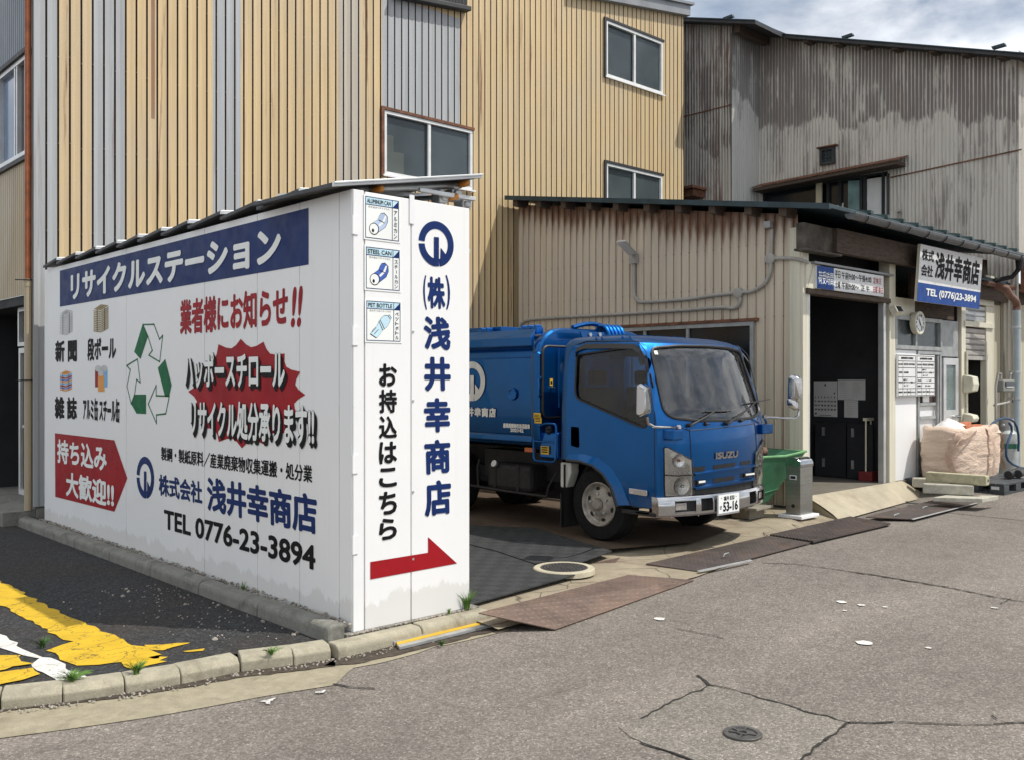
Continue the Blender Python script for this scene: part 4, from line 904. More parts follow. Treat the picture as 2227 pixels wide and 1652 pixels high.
ribs(g, (XC, 0, 0), UY, (-1,0,0), YF, wyR, 0, roofz, .065, P_WAVE); ribs(g, (XC, 0, 0), UY, (-1,0,0), wyR, wy[0], wz1_, roofz, .065, P_WAVE); ribs(g, (XC, 0, 0), UY, (-1,0,0), wyR, wy[0], 0, wz0_, .065, P_WAVE)
ribs(g, (XC, 0, 0), UY, (-1,0,0), wy[0], YBw, 0, lambda s: min(roofz(s), 8.41), .065, P_WAVE); g.build('wall', M['corr'], gb, fixn=False, smooth=True, angle=80)
g = MB(); ribs(g, (0, YF, 0), UX, (0,-1,0), XC, 26, 3.6, 6.9, .065, P_WAVE); g.build('front_wall', M['corr'], gb, fixn=False, smooth=True, angle=80)
g = MB(); ribs(g, (0, YF+.25, 0), UX, (0,-1,0), XC-.05, 26, 0, 3.0, .1, P_FINE); g.build('lower_wall', M['creamsid'], gb, fixn=False)
g = MB(); g.box((XC-.0, YF-.16, 3.0), (26, YF-.03, 3.6)); g.build('canopy_board', M['rusty'], gb)
g = MB(); g.quad((XC+.3, YF+.1, 0), (XC+.3, 14, 0), (XC+.3, 14, 8), (XC+.3, YF+.1, 6.6)); g.quad((XA+.02, 10.4, 0), (XC+.3, 10.4, 0), (XC+.3, 10.4, 8.3), (XA+.02, 10.4, 8.3)); g.build('inner_wall', M['dark'], gb)
# roof sheets with a kink between the two parts, purlin ends under the verge
g = MB(); ov = .28
ra = [V((XA-ov, 15, roofA(15)+.05)), V((XA-ov, YBw-.3, 8.36)), V((XC-ov, 9.62, roofz(9.62)+.05)), V((XC-ov, YF-.25, roofz(YF-.25)+.05))]
ra[1] = onx(XA-ov, 1642.6, 46); ra[0] = ra[1] + (onx(XA-ov, 1481.7, 40) - ra[1])*2.5; ra[2] = onx(XC-ov, 1703, 76); ra[3] = onx(XC-ov, 2240, 119)
for p, q in zip(ra, ra[1:]): g.prism([p, q, q + V((12,0,.4)), p + V((12,0,.4))], (0, 0, -.055))
g.build('roof', M['roofdk'], gb)
g = MB()
for p, q in zip(ra, ra[1:]): g.prism([p + V((-.02,0,.002)), q + V((-.02,0,.002)), q + V((.3,0,.002)), p + V((.3,0,.002))], (0, 0, .02))
g.build('verge_sheet', M['roofbl'], gb)
for px in (1755, 1822, 1880, 1948, 2030, 2100, 2178):
    p = onx(XC-.2, px, 0); y = p.y; z = roofz(y); g = MB(); g.box((XC-.24, y-.06, z-.13), (XC+.02, y+.06, z-.03)); g.build('purlin_end', M['wood'], gb)
g = MB(); a, b = onx(XC-.25, 1592, 68), onx(XC-.25, 1655, 70); g.box((XA-.1, YBw-.25, 8.15), (XC-.03, YBw-.12, 8.33)); g.build('eave_beam', M['wood'], gb)
for px, py in ((1585, 43), (1845, 84), (2175, 107)):
    p = onx(XC-.1, px, py) if px > 1650 else onx(XA-.1, px, py); g = MB(); g.obox(p + V((0, .12, .03)), (0, -.2, .01), (.08, 0, 0), (0, .02, .045)); g.build('snow_stop', M['roofbl'], gb)
# long hood, window strip, little louvre
h0, h1 = onx(XC-.35, 1637, 410), onx(XC-.35, 1951, 349)
hd = MB(); hd.prism([h0 + V((0,0,-.065)), h1 + V((0,0,-.065)), h1, h0], (.33, 0, .0)); hd = hd.build('hood', M['wood'], gb, bevel=.005)
g = MB(); g.prism([h0 + V((-.02,.02,.003)), h1 + V((-.02,-.05,.003)), h1 + V((.33,-.05,.12)), h0 + V((.33,.02,.12))], (0, 0, .015)); g.build('hood_sheet', M['rusty'], hd)
g = MB(); g.box((XC+.01, wyR, wz0_-.03), (XC+.08, wy[0], wz0_+.03)); g.box((XC+.01, wyR, wz1_-.04), (XC+.08, wy[0], wz1_))
for y in wy: g.box((XC-.0, y-.025, wz0_+.03), (XC+.07, y+.025, wz1_-.04))
ws = g.build('window', M['dark'], gb)
for i, mt in ((0, 'pane_dark'), (2, 'pane_dark'), (3, 'pane_dark')):
    g = MB(); g.quad((XC+.05, wy[i]-.025, wz0_+.03), (XC+.05, wy[i+1]+.025, wz0_+.03), (XC+.05, wy[i+1]+.025, wz1_-.04), (XC+.05, wy[i]-.025, wz1_-.04)); g.build('pane', M[mt], ws)
g = MB(); y0, y1 = onx(XC, 1842, 430).y, onx(XC, 1878, 430).y; g.quad((XC+.04, y0, wz0_+.03), (XC+.04, y1, wz0_+.03), (XC+.04, y1, wz1_-.08), (XC+.04, y0, wz1_-.05)); tag(g.build('pane', plain('teal_sheet', (.16, .27, .28), .5, 0, .4, 4), ws), 'teal papered pane')
g = MB(); y0, y1 = onx(XC, 1884, 430).y, onx(XC, 1927, 430).y; g.quad((XC+.03, y0, wz0_+.12), (XC+.03, y1, wz0_+.18), (XC+.03, y1, wz1_-.08), (XC+.03, y0, wz1_-.08)); tag(g.build('pane', M['paper'], ws), 'pane covered with pale paper')
g = MB(); y0, y1 = onx(XC, 1804, 440).y, onx(XC, 1832, 440).y; g.quad((XC+.04, y0, wz0_+.1), (XC+.04, y1, wz0_+.1), (XC+.04, y1, 4.86), (XC+.04, y0, 4.80)); g.build('paper_sheet', M['paper'], ws)
g = MB(); y0, y1 = onx(XC, 1776, 430).y, onx(XC, 1788, 430).y; g.box((XC-.03, y0, wz0_-.1), (XC+.009, y1, wz1_+.1)); g.build('window_post', M['creamsid'], gb)
a, b = onx(XC, 1786, 325), onx(XC, 1818, 356); g = MB(); frame_rect(g, (XC-.005, 0, 0), UY, UZ, (-1,0,0), b.y, a.y, b.z, a.z, .05, .06); lv = g.build('louvre', M['roofdk'], gb)
g = MB()
for k in range(4): z = b.z + .06 + k*.065; g.obox((XC-.02, b.y+.05, z), (0, a.y-b.y-.1, 0), (-.02, 0, .045), (.004, 0, .002))
g.build('slat', M['pane'], lv); g = MB(); g.quad((XC-.008, b.y, b.z), (XC-.008, a.y, b.z), (XC-.008, a.y, a.z), (XC-.008, b.y, a.z)); g.build('backing', M['dark'], lv)
g = MB(); g.box((XC-.10, a.y+.05, a.z+.003), (XC, b.y-.05, a.z+.025)); g.build('louvre_hood', M['rusty'], lv)
p = onx(XA-.3, 1494, 412); g = MB(); g.box((XA-.45, p.y-.25, p.z-.02), (XA+.0, p.y+.4, p.z+.03)); g.box((XA-.38, p.y-.2, p.z-.16), (XA, p.y+.35, p.z-.025)); g.build('small_hood', M['rusty'], gb)
# rust runs along the sheet laps
for X, pl_ in ((XA, [(1484,256,1592,229)]), (XC, [(1936,388,2222,327)])):
    for x0, y0, x1, y1 in pl_:
        a, b = onx(X-.0095, x0, y0), onx(X-.0095, x1, y1); g = MB(); g.obox(a, b-a, (-.006, 0, 0), (0, 0, .022)); g.build('sheet_lap', M['rusty'], gb)
g = MB(); p = onx(XC-.05, 1953, 458); g.cyl(p, p + V((.1,0,-.05)), .03); g.cyl(p + V((.04,0,.0)), (XC-.01, p.y, 3.7), .012); g.build('vent_pipe', M['conduit'], gb, smooth=True)
# ================================================================== WORKSHOP (low cream building with the open bay)
XG, YG, YGB, FL = 10.08, 5.766, 10.62, .236
ws_ = thing('workshop', 'low cream-clad workshop with an open bay and rust-streaked side wall', 'building', (13, 8, 0))
def zv(y): return 3.54 + (4.365-3.54)*(y-5.365)/(10.556-5.365)      # underside line of the single-slope roof
c9 = crop(1700, 650, 1.856); c5g = crop(2650, 700, 2.065)
wtop = lambda y: zv(y) - .06
wy0, wy1, wz1_ = 6.41, 8.75, 2.315
P_GAR = [(0, 0), (.04, .012), (.09, .012), (.13, 0), (.56, .003)]
g = MB()
for a, b, z0, z1 in ((YG+.06, wy0, .1, wtop), (wy0, wy1, wz1_, wtop), (wy0, wy1, .1, .95), (wy1, YGB, .1, wtop)): ribs(g, (XG, 0, 0), UY, (-1,0,0), a, b, z0, z1, .125, P_GAR)
g.build('side_wall', M['garage'], ws_, fixn=False)
g = MB()                                                  # rusty seams with fixing screws
k = math.ceil((YG+.06)/.125)
while k*.125 + .02 < YGB:
    y = k*.125 + .008; z0 = wz1_ if wy0 < y < wy1 else .1
    for d in (-.004,): g.box((XG-.0155, y-.0035, z0+.01), (XG-.0118, y+.0035, wtop(y)-.01))
    for z in (3.25, 2.75, 2.36): g.box((XG-.019, y-.007, z-.007), (XG-.0155, y+.007, z+.007))
    k += 1
g.build('seam', plain('seam_rust', (.17, .085, .05), .8, 0, .45, 3, stretch=(1, 40, 1)), ws_)
# window in the side wall
g = MB(); frame_rect(g, (XG+.01, 0, 0), UY, UZ, (-1,0,0), wy0, wy1, .95, wz1_, .05, .045)
for px in (1497, 1404): y = onx(XG, px, 715).y; g.box((XG-.025, y-.02, 1.0), (XG+.005, y+.02, wz1_-.05))
wf = g.build('window', M['metalp'], ws_); ys3 = [wy0+.05, onx(XG, 1497, 715).y, onx(XG, 1404, 715).y, wy1-.05]
for a, b in zip(ys3, ys3[1:]):
    g = MB(); g.quad((XG+.01, a, 1.0), (XG+.01, b, 1.0), (XG+.01, b, wz1_-.05), (XG+.01, a, wz1_-.05)); g.build('pane', M['pane_dark'], wf)
g = MB(); g.box((XG-.05, wy0-.06, wz1_+.003), (XG-.0, wy1+.05, wz1_+.04)); g.build('flashing', M['rusty'], wf)
# front: corner post, bay jambs, office bay, shutter bay
fx = lambda px, py=800: ony(YG, px, py).x
def fbox(name, px0, px1, z0, z1, y0, y1, mat, parent=ws_, bev=.004):
    g = MB(); g.box((fx(px0), y0, z0), (fx(px1), y1, z1)); return g.build(name, mat, parent, bevel=bev)
g = MB(); g.box((XG-.012, YG-.012, .05), (fx(1757), YG+.10, 3.36)); g.box((XG-.02, YG+.02, .1), (XG-.012, YG+.16, 3.40)); g.build('corner_post', M['cream'], ws_, bevel=.004)
fbox('door_post', 1919, 1924, FL-.05, 2.62, YG-.02, YG+.06, M['alu'])
fbox('door_post', 1930, 1943, FL-.1, 3.2, YG-.03, YG+.12, M['cream'])
fbox('door_post', 1924.5, 1929.5, FL-.05, 2.62, YG+.02, YG+.1, M['chassis'])
fbox('door_post', 1757.3, 1760, FL-.05, 2.62, YG-.01, YG+.06, M['alu'])
fbox('lintel', 1750, 1930, 2.615, 2.675, YG-.05, YG+.1, M['wood']); fbox('lintel', 1758, 1930, 2.972, 3.0, YG-.09, YG+.02, M['greyfas'])
g = MB(); p, q = ony(5.66, 1749, 487), ony(5.66, 1821, 553); g.box((p.x, 5.66, q.z), (q.x, YG-.0, p.z+.02)); g.box((p.x-.05, 5.61, q.z-.03), (q.x+.03, YG-.0, q.z-.004)); g.build('shutter_box', plain('stained_box', (.085, .072, .06), .85, 0, .6, 5), ws_, bevel=.006)
p0, p1 = ony(5.60, 1821, 500), ony(5.60, 2008, 548); q1 = ony(5.60, 2005, 570)
g = MB(); g.prism([V((p0.x, 5.6, p0.z-.27)), V((p1.x, 5.6, p0.z-.27)), V((p1.x, 5.6, p0.z+.02)), V((p0.x, 5.6, p0.z+.02))], (0, .1, 0)); g.build('eave_beam', M['wood'], ws_, bevel=.005)
g = MB(); p = ony(YG-.06, 1752, 640); g.add([V((XG+.05, YG-.04, 2.68)), V((XG+.33, YG-.04, 2.68)), V((XG+.2, YG-.04, 3.0))], [(0,1,2)]); g.box((XG+.03, YG-.035, 2.68), (XG+.36, YG, 2.99)); g.build('sign_bracket', M['cream'], ws_)
# interior shell of the bay: side wall, back wall, ceiling, floor
xr = 12.40
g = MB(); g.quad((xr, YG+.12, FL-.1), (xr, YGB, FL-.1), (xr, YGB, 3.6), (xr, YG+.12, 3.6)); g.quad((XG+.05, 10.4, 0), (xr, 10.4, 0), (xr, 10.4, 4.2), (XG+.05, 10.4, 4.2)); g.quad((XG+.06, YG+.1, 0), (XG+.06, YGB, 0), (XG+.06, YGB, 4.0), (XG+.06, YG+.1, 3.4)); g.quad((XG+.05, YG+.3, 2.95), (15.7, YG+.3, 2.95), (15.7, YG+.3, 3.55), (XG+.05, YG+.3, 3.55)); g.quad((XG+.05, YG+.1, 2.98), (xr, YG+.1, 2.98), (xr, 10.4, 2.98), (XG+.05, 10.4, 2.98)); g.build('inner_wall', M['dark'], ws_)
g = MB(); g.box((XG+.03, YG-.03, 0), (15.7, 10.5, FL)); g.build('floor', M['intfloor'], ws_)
g = MB(); g.quad((15.72, YG, 0), (15.72, YGB, 0), (15.72, YGB, 4.2), (15.72, YG, 3.5)); g.quad((XG, YGB, 0), (15.72, YGB, 0), (15.72, YGB, 4.3), (XG, YGB, 4.3)); g.build('back_wall', M['garage'], ws_)
# office front
zof = lambda py, px=1990: ony(YG, px, py).z
fbox('upper_panel', 1944, 1990, zof(690), 2.72, YG+.00, YG+.05, M['cream']); fbox('upper_panel', 1990.6, 2086, zof(690)+.02, 3.1, YG+.06, YG+.1, M['wood'])
zw0, zw1 = zof(752), zof(690)
g = MB(); frame_rect(g, (0, YG+.03, 0), UX, UZ, (0,-1,0), fx(1943.5), fx(2045), zw0-.06, zw1, .055, .06); g.box((fx(1988.5), YG-.02, zw0-.005), (fx(1992.5), YG+.03, zw1-.055)); of = g.build('window', M['metalp'], ws_, bevel=.003)
for a, b in ((1947.5, 1988.5), (1992.5, 2041)):
    g = MB(); g.quad((fx(a), YG+.015, zw0-.01), (fx(b), YG+.015, zw0-.01), (fx(b), YG+.015, zw1-.05), (fx(a), YG+.015, zw1-.05)); g.build('pane', M['pane'], of)
fbox('lower_panel', 1944, 1993, FL, zw0-.065, YG+.0, YG+.06, M['panel']); fbox('metal_panel', 2047, 2084, zof(776, 2065), zw1+.0, YG-.0, YG+.06, M['metalp'])
# tall sliding frame beside the notice boards: dark hatch, shelf rail, lower boards
g = MB(); frame_rect(g, (0, YG+.03, 0), UX, UZ, (0,-1,0), fx(1994), fx(2045), FL, zw0-.065, .05, .05)
for z in (1.05, 1.24): g.box((fx(1999), YG-.015, z), (fx(2041), YG+.02, z+.04))
for px in (2034, 2039): g.box((fx(px), YG-.035, FL+.1), (fx(px+2), YG-.005, zw0-.13))
hf = g.build('hatch_frame', M['metalp'], ws_)
fbox('hatch_board', 1999, 2041, FL+.05, 1.235, YG+.024, YG+.04, M['board'], hf); fbox('hatch_opening', 1999, 2041, 1.28, zw0-.12, YG+.024, YG+.05, plain('hatch_dark', (.055, .035, .028), .8), hf)
fbox('paper_roll', 2008, 2021, 1.285, 1.62, YG+.0, YG+.02, M['white'], hf)
dz0, dz1 = FL+.02, zof(779, 2065)
g = MB(); frame_rect(g, (0, YG+.02, 0), UX, UZ, (0,-1,0), fx(2048.5), fx(2081), dz0, dz1, .10, .045); g.box((fx(2051.5), YG-.022, .95), (fx(2078), YG+.015, 1.16)); od = g.build('door', M['alu'], ws_, bevel=.003)
g = MB(); g.quad((fx(2051), YG+.0, 1.16), (fx(2078.5), YG+.0, 1.16), (fx(2078.5), YG+.0, dz1-.1), (fx(2051), YG+.0, dz1-.1)); g.build('pane', plain('frosted_pane', (.12, .17, .165), .25, 0, .35, 3, .3, 30, spec=.8), od)
g = MB(); g.quad((fx(2051), YG+.005, dz0+.1), (fx(2078.5), YG+.005, dz0+.1), (fx(2078.5), YG+.005, .95), (fx(2051), YG+.005, .95)); g.build('kick_panel', M['board'], od)
g = MB(); q = ony(YG-.06, 2083, 905); g.cyl((q.x-.1, YG-.07, q.z), (q.x+.05, YG-.07, q.z), .022); g.cyl((q.x-.1, YG-.07, q.z), (q.x-.1, YG, q.z), .02); g.build('handle', M['chrome'], od, smooth=True)
fbox('door_post', 2084.5, 2086.3, FL, 2.7, YG+.03, YG+.06, M['chassis']); fbox('front_post', 2087, 2096, FL-.1, 2.75, YG-.03, YG+.07, M['cream'])
fbox('front_post', 2142, 2160, FL-.1, zof(600, 2150), YG-.02, YG+.07, M['cream'])
sx0, sx1 = fx(2096), fx(2142); zs = lambda py: ony(YG, 2118, py).z
g = MB(); 
def shutter(mb, z0, z1):
    n = max(3, int((z1-z0)/.075)); h = (z1-z0)/n
    for i in range(n): mb.prism([V((sx0, YG+.02, z0+i*h)), V((sx0, YG-.004, z0+(i+.25)*h)), V((sx0, YG-.004, z0+(i+.8)*h)), V((sx0, YG+.02, z0+(i+.98)*h))], (sx1-sx0, 0, 0))
shutter(g, zs(783)+.06, zs(714)); g.box((sx0, YG-.01, zs(783)), (sx1, YG+.02, zs(783)+.058)); sh = g.build('shutter', plain('shutter_metal', (.40, .375, .35), .5, .1, .12, 5), ws_)
g = MB(); shutter(g, zs(700), zs(672)+.06); g.build('shutter', M['silver'], ws_)
fbox('lintel', 2092, 2156, zs(712), zs(700)-.005, YG-.05, YG+.05, M['cream']); fbox('lintel', 2096, 2156, zs(672)+.07, zs(672)+.2, YG-.04, YG+.05, M['cream'])
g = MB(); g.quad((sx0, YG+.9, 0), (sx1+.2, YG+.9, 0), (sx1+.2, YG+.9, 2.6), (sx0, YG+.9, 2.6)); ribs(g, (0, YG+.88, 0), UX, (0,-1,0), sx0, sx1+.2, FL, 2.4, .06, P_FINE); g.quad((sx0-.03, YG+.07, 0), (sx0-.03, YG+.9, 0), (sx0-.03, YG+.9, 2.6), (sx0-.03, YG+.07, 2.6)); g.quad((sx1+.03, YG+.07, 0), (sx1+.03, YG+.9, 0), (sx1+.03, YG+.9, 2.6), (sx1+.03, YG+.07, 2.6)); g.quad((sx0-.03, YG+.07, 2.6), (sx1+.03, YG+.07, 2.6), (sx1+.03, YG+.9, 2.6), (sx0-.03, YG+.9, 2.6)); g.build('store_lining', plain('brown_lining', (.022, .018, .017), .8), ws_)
g = MB(); ribs(g, (0, YG, 0), UX, (0,-1,0), fx(2160), 16.26, .1, 2.8, .1, P_FINE); g.build('front_siding', M['creamsid'], ws_, fixn=False)
# roof, battens, gutter, rafters
RX0, RX1, RY0, RY1 = 9.83, 15.95, 5.30, 10.66
g = MB(); T = lambda x, y, d=0: V((x, y, zv(y)+d))
g.prism([T(RX0, RY0), T(RX1, RY0), T(RX1, RY1), T(RX0, RY1)], (0, 0, .05)); rf = g.build('roof', M['roofbl'], ws_, bevel=.008)
x = RX0 + .95
while x < RX1:
    g = MB(); g.obox(T(x, RY0-.03, .052), (.075, 0, 0), (0, RY1-RY0, zv(RY1)-zv(RY0)), (0, 0, .038)); g.build('batten', plain('batten_sheet', (.055, .09, .09), .55, .1, .4, 6) if 'batten_sheet' not in bpy.data.materials else bpy.data.materials['batten_sheet'], rf); x += .435
g = MB(); g.obox(T(RX0-.004, RY0-.01, -.012), (.03, 0, 0), (0, RY1-RY0+.02, zv(RY1)-zv(RY0)), (0, 0, .065)); g.build('verge_board', M['roofbl'], rf)
g = MB(); gy = RY0-.075; gz = zv(RY0)-.03; x0, x1 = RX0+.35, 15.62; nn = 14; vs = []
for xx, zz in ((x0, gz), (x1, gz-.02)):
    for k in range(nn+1): a = math.pi*k/nn; vs.append(V((xx, gy - math.cos(a)*.065, zz - math.sin(a)*.065)))
g.add(vs, [(k, k+1, nn+2+k, nn+1+k) for k in range(nn)] + [tuple(range(nn+1)), tuple(range(nn+1, 2*nn+2))]); g.box((x0, gy-.072, gz-.006), (x1, gy-.06, gz+.006)); gt = g.build('gutter', M['chassis'], ws_)
gt.data.materials[0] = plain('gutter_grey', (.11, .115, .12), .35, .3, .2, 6)
g = MB(); xx = x0 + .3
while xx < x1: g.tube([V((xx, gy-.075*math.cos(a), gz-.008-.072*math.sin(a))) for a in [math.pi*k/10 for k in range(11)]], .006, 5); xx += .55
g.build('gutter_hook', M['chassis'], gt)
g = MB(); g.cyl((x1-.1, gy, gz-.05), (x1-.1, gy, gz-.22), .06, .045); g.tube([(x1-.1, gy, gz-.2), (x1-.1, gy+.1, gz-.32), (x1-.25, gy+.32, gz-.38)], .035, 10); g.build('gutter_outlet', M['chassis'], gt, smooth=True)
for zx in (300, 455, 620, 790, 970, 1175, 1385, 1610, 1850, 2080):
    y = onx(XG-.12, *c9(zx, 180)).y; g = MB(); g.obox(V((RX0+.05, y-.05, zv(y)-.115)), (XG-RX0-.0, 0, 0), (0, .10, .016), (0, 0, .11)); g.build('rafter_end', M['wood'], ws_, bevel=.004)
# small lower roof and brown gutter by the corner of the grey building
lr = thing('lean_to_roof', 'small rusty lean-to roof with a brown gutter under the big blue and white sign', 'roof', (16.4, 5.6, 2.75))
p0, p1 = ony(5.60, 2139, 620), ony(5.60, 2238, 646); g = MB(); g.prism([V((p0.x, 5.63, p0.z+.08)), V((p1.x, 5.63, p0.z+.08)), V((p1.x, YG+.1, p0.z+.2)), V((p0.x, YG+.1, p0.z+.2))], (0, 0, .03)); g.build('roof_sheet', M['roofbl'], lr)
g = MB(); vs = []
for xx in (p0.x, p1.x-.2):
    for k in range(11): a = math.pi*k/10; vs.append(V((xx, 5.58-math.cos(a)*.06, p0.z+.05-math.sin(a)*.06)))
g.add(vs, [(k, k+1, 12+k, 11+k) for k in range(10)] + [tuple(range(11)), tuple(range(11, 22))]); g.build('gutter', plain('brown_gutter', (.20, .11, .075), .5, 0, .2, 6), lr)
g = MB(); g.box((p0.x, 5.65, p0.z-.2), (p1.x, 5.7, p0.z+.06)); g.build('fascia', M['wood'], lr)
dq = ony(5.38, 2211, 672); dpx = dq.x
dwn = thing('downpipe', 'grey-blue downpipe with a brown elbow at the right edge', 'pipe', (dpx, 5.38, 0))
g = MB(); g.cyl((dpx, 5.38, .1), (dpx, 5.38, dq.z), .055, n=16); g.build('pipe', M['bluepipe'], dwn, smooth=True)
g = MB(); g.tube([(dpx, 5.38, dq.z-.02), (dpx, 5.38, dq.z+.06), (dpx-.08, 5.37, dq.z+.12), (dpx-.38, 5.36, dq.z+.2), (dpx-.5, 5.355, dq.z+.27), (dpx-.5, 5.5, p0.z+.0)], .058, 12); g.build('elbow', plain('brown_pipe', (.16, .075, .05), .5, 0, .3, 6), dwn, smooth=True)
for z in (dq.z-.3, dq.z-1.0, 1.3):
    g = MB(); g.cyl((dpx, 5.38, z), (dpx, 5.38, z+.03), .062, n=16); g.box((dpx-.01, 5.38, z), (dpx+.01, 5.52, z+.03)); g.build('bracket', M['silver'], dwn)
# ------------------------------------------------------------------ signs on the workshop
def sign_quad(bl, br, tr, tl, name, label, cat, edge, mat, th=.06):
    n = (br-bl).cross(tl-bl).normalized(); o = thing(name, label, cat, (bl+br)/2)
    g = MB(); g.prism([p - n*.003 for p in (bl, br, tr, tl)], -n*th); g.build('frame', edge, o)
    return o, n
s1z0, s1z1, sy = 2.685, 2.955, YG-.075
xa, xb = ony(sy, 1777, 600).x, ony(sy, 1921.5, 625).x
bl, br, tr, tl = V((xa, sy, s1z0)), V((xb, sy, s1z0)), V((xb, sy, s1z1)), V((xa, sy, s1z1))
hs, n_ = sign_quad(bl, br, tr, tl, 'opening_hours_sign', 'long blue and white opening hours sign above the open bay', 'sign', M['white_alu'], None)
w, h = xb-xa, s1z1-s1z0; P = lambda u, v, o=0: V((xa+u*w, sy-o, s1z0+v*h))
g = MB(); g.quad(P(0,0), P(.235,0), P(.235,1), P(0,1)); g.build('blue_field', M['signblue'], hs)
g = MB(); g.quad(P(.235,0), P(1,0), P(1,1), P(.235,1)); g.build('white_field', M['board'], hs)
def st(s, u0, v0, u1, v1, mat, b=.006, par=hs): g = MB(); put_text(g, s, P(u0, v0, .003), UX, UZ, w*(u1-u0), h*(v1-v0), b); g.build('lettering', mat, par)
st('荷受時間', .015, .2, .225, .78, M['white']); st('平日', .25, .56, .325, .9, M['ink']); st('午前9:00〜午後4:00', .345, .56, .80, .9, M['ink']); st('定休日', .83, .56, .955, .88, M['signred'])
st('土曜', .25, .1, .325, .44, M['ink']); st('午前9:00〜', .345, .1, .60, .44, M['ink']); st('正 午', .64, .12, .77, .42, M['ink']); st('日曜･祭日', .83, .12, .985, .44, M['signred'])
yb_, yt_ = 5.47, 5.30
bl, br = ony(yb_, 1994, 656), ony(yb_, 2129.5, 672); zb2 = (bl.z+br.z)/2; bl.z = br.z = zb2
yt_ = bl.x*(ray(2014, 540).y/ray(2014, 540).x); 
tl = ony(yt_, 2014, 531); tr = ony(yt_, 2138, 558); zt2 = ony(5.3, 2014, 527).z
yt_ = yb_ - .05
tl = V((bl.x, yt_, zt2)); tr = V((br.x, yt_, zt2))
bs, n2 = sign_quad(bl, br, tr, tl, 'shop_name_sign', 'big white and blue company name sign hanging under the workshop eaves', 'sign', M['cream'], None, .035)
U2 = (br-bl).normalized(); W2 = (tl-bl).normalized(); w2, h2 = (br-bl).length, (tl-bl).length
P2 = lambda u, v, o=0: bl + U2*(u*w2) + W2*(v*h2) + n2*o
g = MB(); g.quad(P2(0,0), P2(1,0), P2(1,.33), P2(0,.33)); g.build('blue_field', M['signblue'], bs)
g = MB(); g.quad(P2(0,.33), P2(1,.33), P2(1,1), P2(0,1)); g.build('white_field', M['board'], bs)
def st2(s, u0, v0, u1, v1, mat, b=.045): g = MB(); put_text(g, s, P2(u0, v0, .004), U2, W2, w2*(u1-u0), h2*(v1-v0), b); g.build('lettering', mat, bs)
st2('浅井幸商店', .235, .44, .955, .93, M['ink'], .035); st2('株式', .03, .72, .205, .93, M['ink'], .025); st2('会社', .03, .45, .205, .66, M['ink'], .025); st2('TEL (0776)23-3894', .12, .08, .93, .25, M['white'], .035)
# notice boards, clock
nb = thing('notice_board', 'pair of white permit notice boards on the office wall below the clock', 'notice board', ony(YG-.05, 1992, 860))
def board(px0, px1, rows, head, cells):
    a, b = ony(YG-.06, px0, 861), ony(YG-.06, px1, 772); zt = ony(YG-.06, 1992, 771.5).z; zb = ony(YG-.06, 1992, 861).z; w, h = b.x-a.x, zt-zb
    g = MB(); g.box((a.x, YG-.06, zb), (b.x, YG-.035, zt)); pn = g.build('board', M['board'], nb, bevel=.003); P = lambda u, v, o=0: V((a.x+u*w, YG-.062-o, zb+v*h))
    g = MB(); lw = .006
    for v in rows: g.quad(P(.03, v-lw), P(.97, v-lw), P(.97, v+lw), P(.03, v+lw))
    for u, v0, v1 in ((.03, .02, .84), (.97, .02, .97), (.28, .02, .84), (.03, .84, .97), (.52, .02, .19), (.70, .02, .19)): g.quad(P(u-lw, v0), P(u+lw, v0), P(u+lw, v1), P(u-lw, v1))
    g.build('grid_lines', M['ink'], pn)
    g = MB(); put_text(g, head, P(.18, .885, .001), UX, UZ, w*.66, h*.05, .03)
    for s, u0, v0, u1, v1 in cells: put_text(g, s, P(u0, v0, .001), UX, UZ, w*(u1-u0), h*(v1-v0), .03)
    g.build('lettering', M['ink'], pn)
board(1952, 1992.3, (.02, .19, .46, .68, .84, .97), '産業廃棄物の処理業者', [('許可番号', .05, .74, .26, .78), ('株式会社 浅井幸商店', .32, .74, .92, .79), ('廃棄物', .07, .55, .25, .59), ('収集運搬', .32, .55, .58, .59), ('取扱品目', .05, .32, .26, .36), ('金属くず', .30, .38, .52, .42), ('廃プラスチック類 紙くず', .31, .315, .94, .36), ('木くず', .32, .24, .56, .28), ('管理者名', .05, .09, .26, .13), ('浅井', .31, .09, .5, .13), ('電話', .54, .09, .68, .13), ('0776-23', .72, .09, .95, .12)])
board(1993, 2033.5, (.02, .19, .32, .44, .68, .84, .97), '産業廃棄物の処理業', [('許可番号', .05, .74, .26, .78), ('株式会社 浅井幸商店', .32, .74, .92, .79), ('取扱品目', .05, .55, .26, .59), ('金属くず', .30, .62, .52, .66), ('廃プラスチック類 紙くず', .31, .55, .94, .59), ('木くず', .32, .48, .6, .52), ('数量', .07, .36, .24, .4), ('一式', .5, .36, .8, .4), ('処理能力', .05, .23, .25, .27), ('5.0t', .45, .235, .75, .27), ('管理者名', .05, .09, .26, .13), ('浅井', .31, .09, .5, .13), ('電話', .54, .09, .68, .13), ('0776-23', .72, .09, .95, .12)])
a, b = ony(YG-.1, 2000, 664), ony(YG-.1, 2000, 741); cr_ = (a.z-b.z)/2*.66; cc_ = V((ony(YG-.1, 2001, 703).x, YG-.02, (a.z+b.z)/2)); rx_ = cr_
ck = thing('wall_clock', 'round cream-rimmed wall clock above the notice boards', 'clock', cc_)
g = MB(); g.lathe(cc_, (0,-1,0), [(0, rx_*.93), (.07, rx_), (.085, rx_*.98), (.085, rx_*.86), (.075, rx_*.84)], 36); g.build('rim', M['cream'], ck, smooth=True)
g = MB(); g.lathe(cc_, (0,-1,0), [(.0765, 0), (.0766, rx_*.845)], 36); g.build('dial', M['board'], ck)
g = MB()
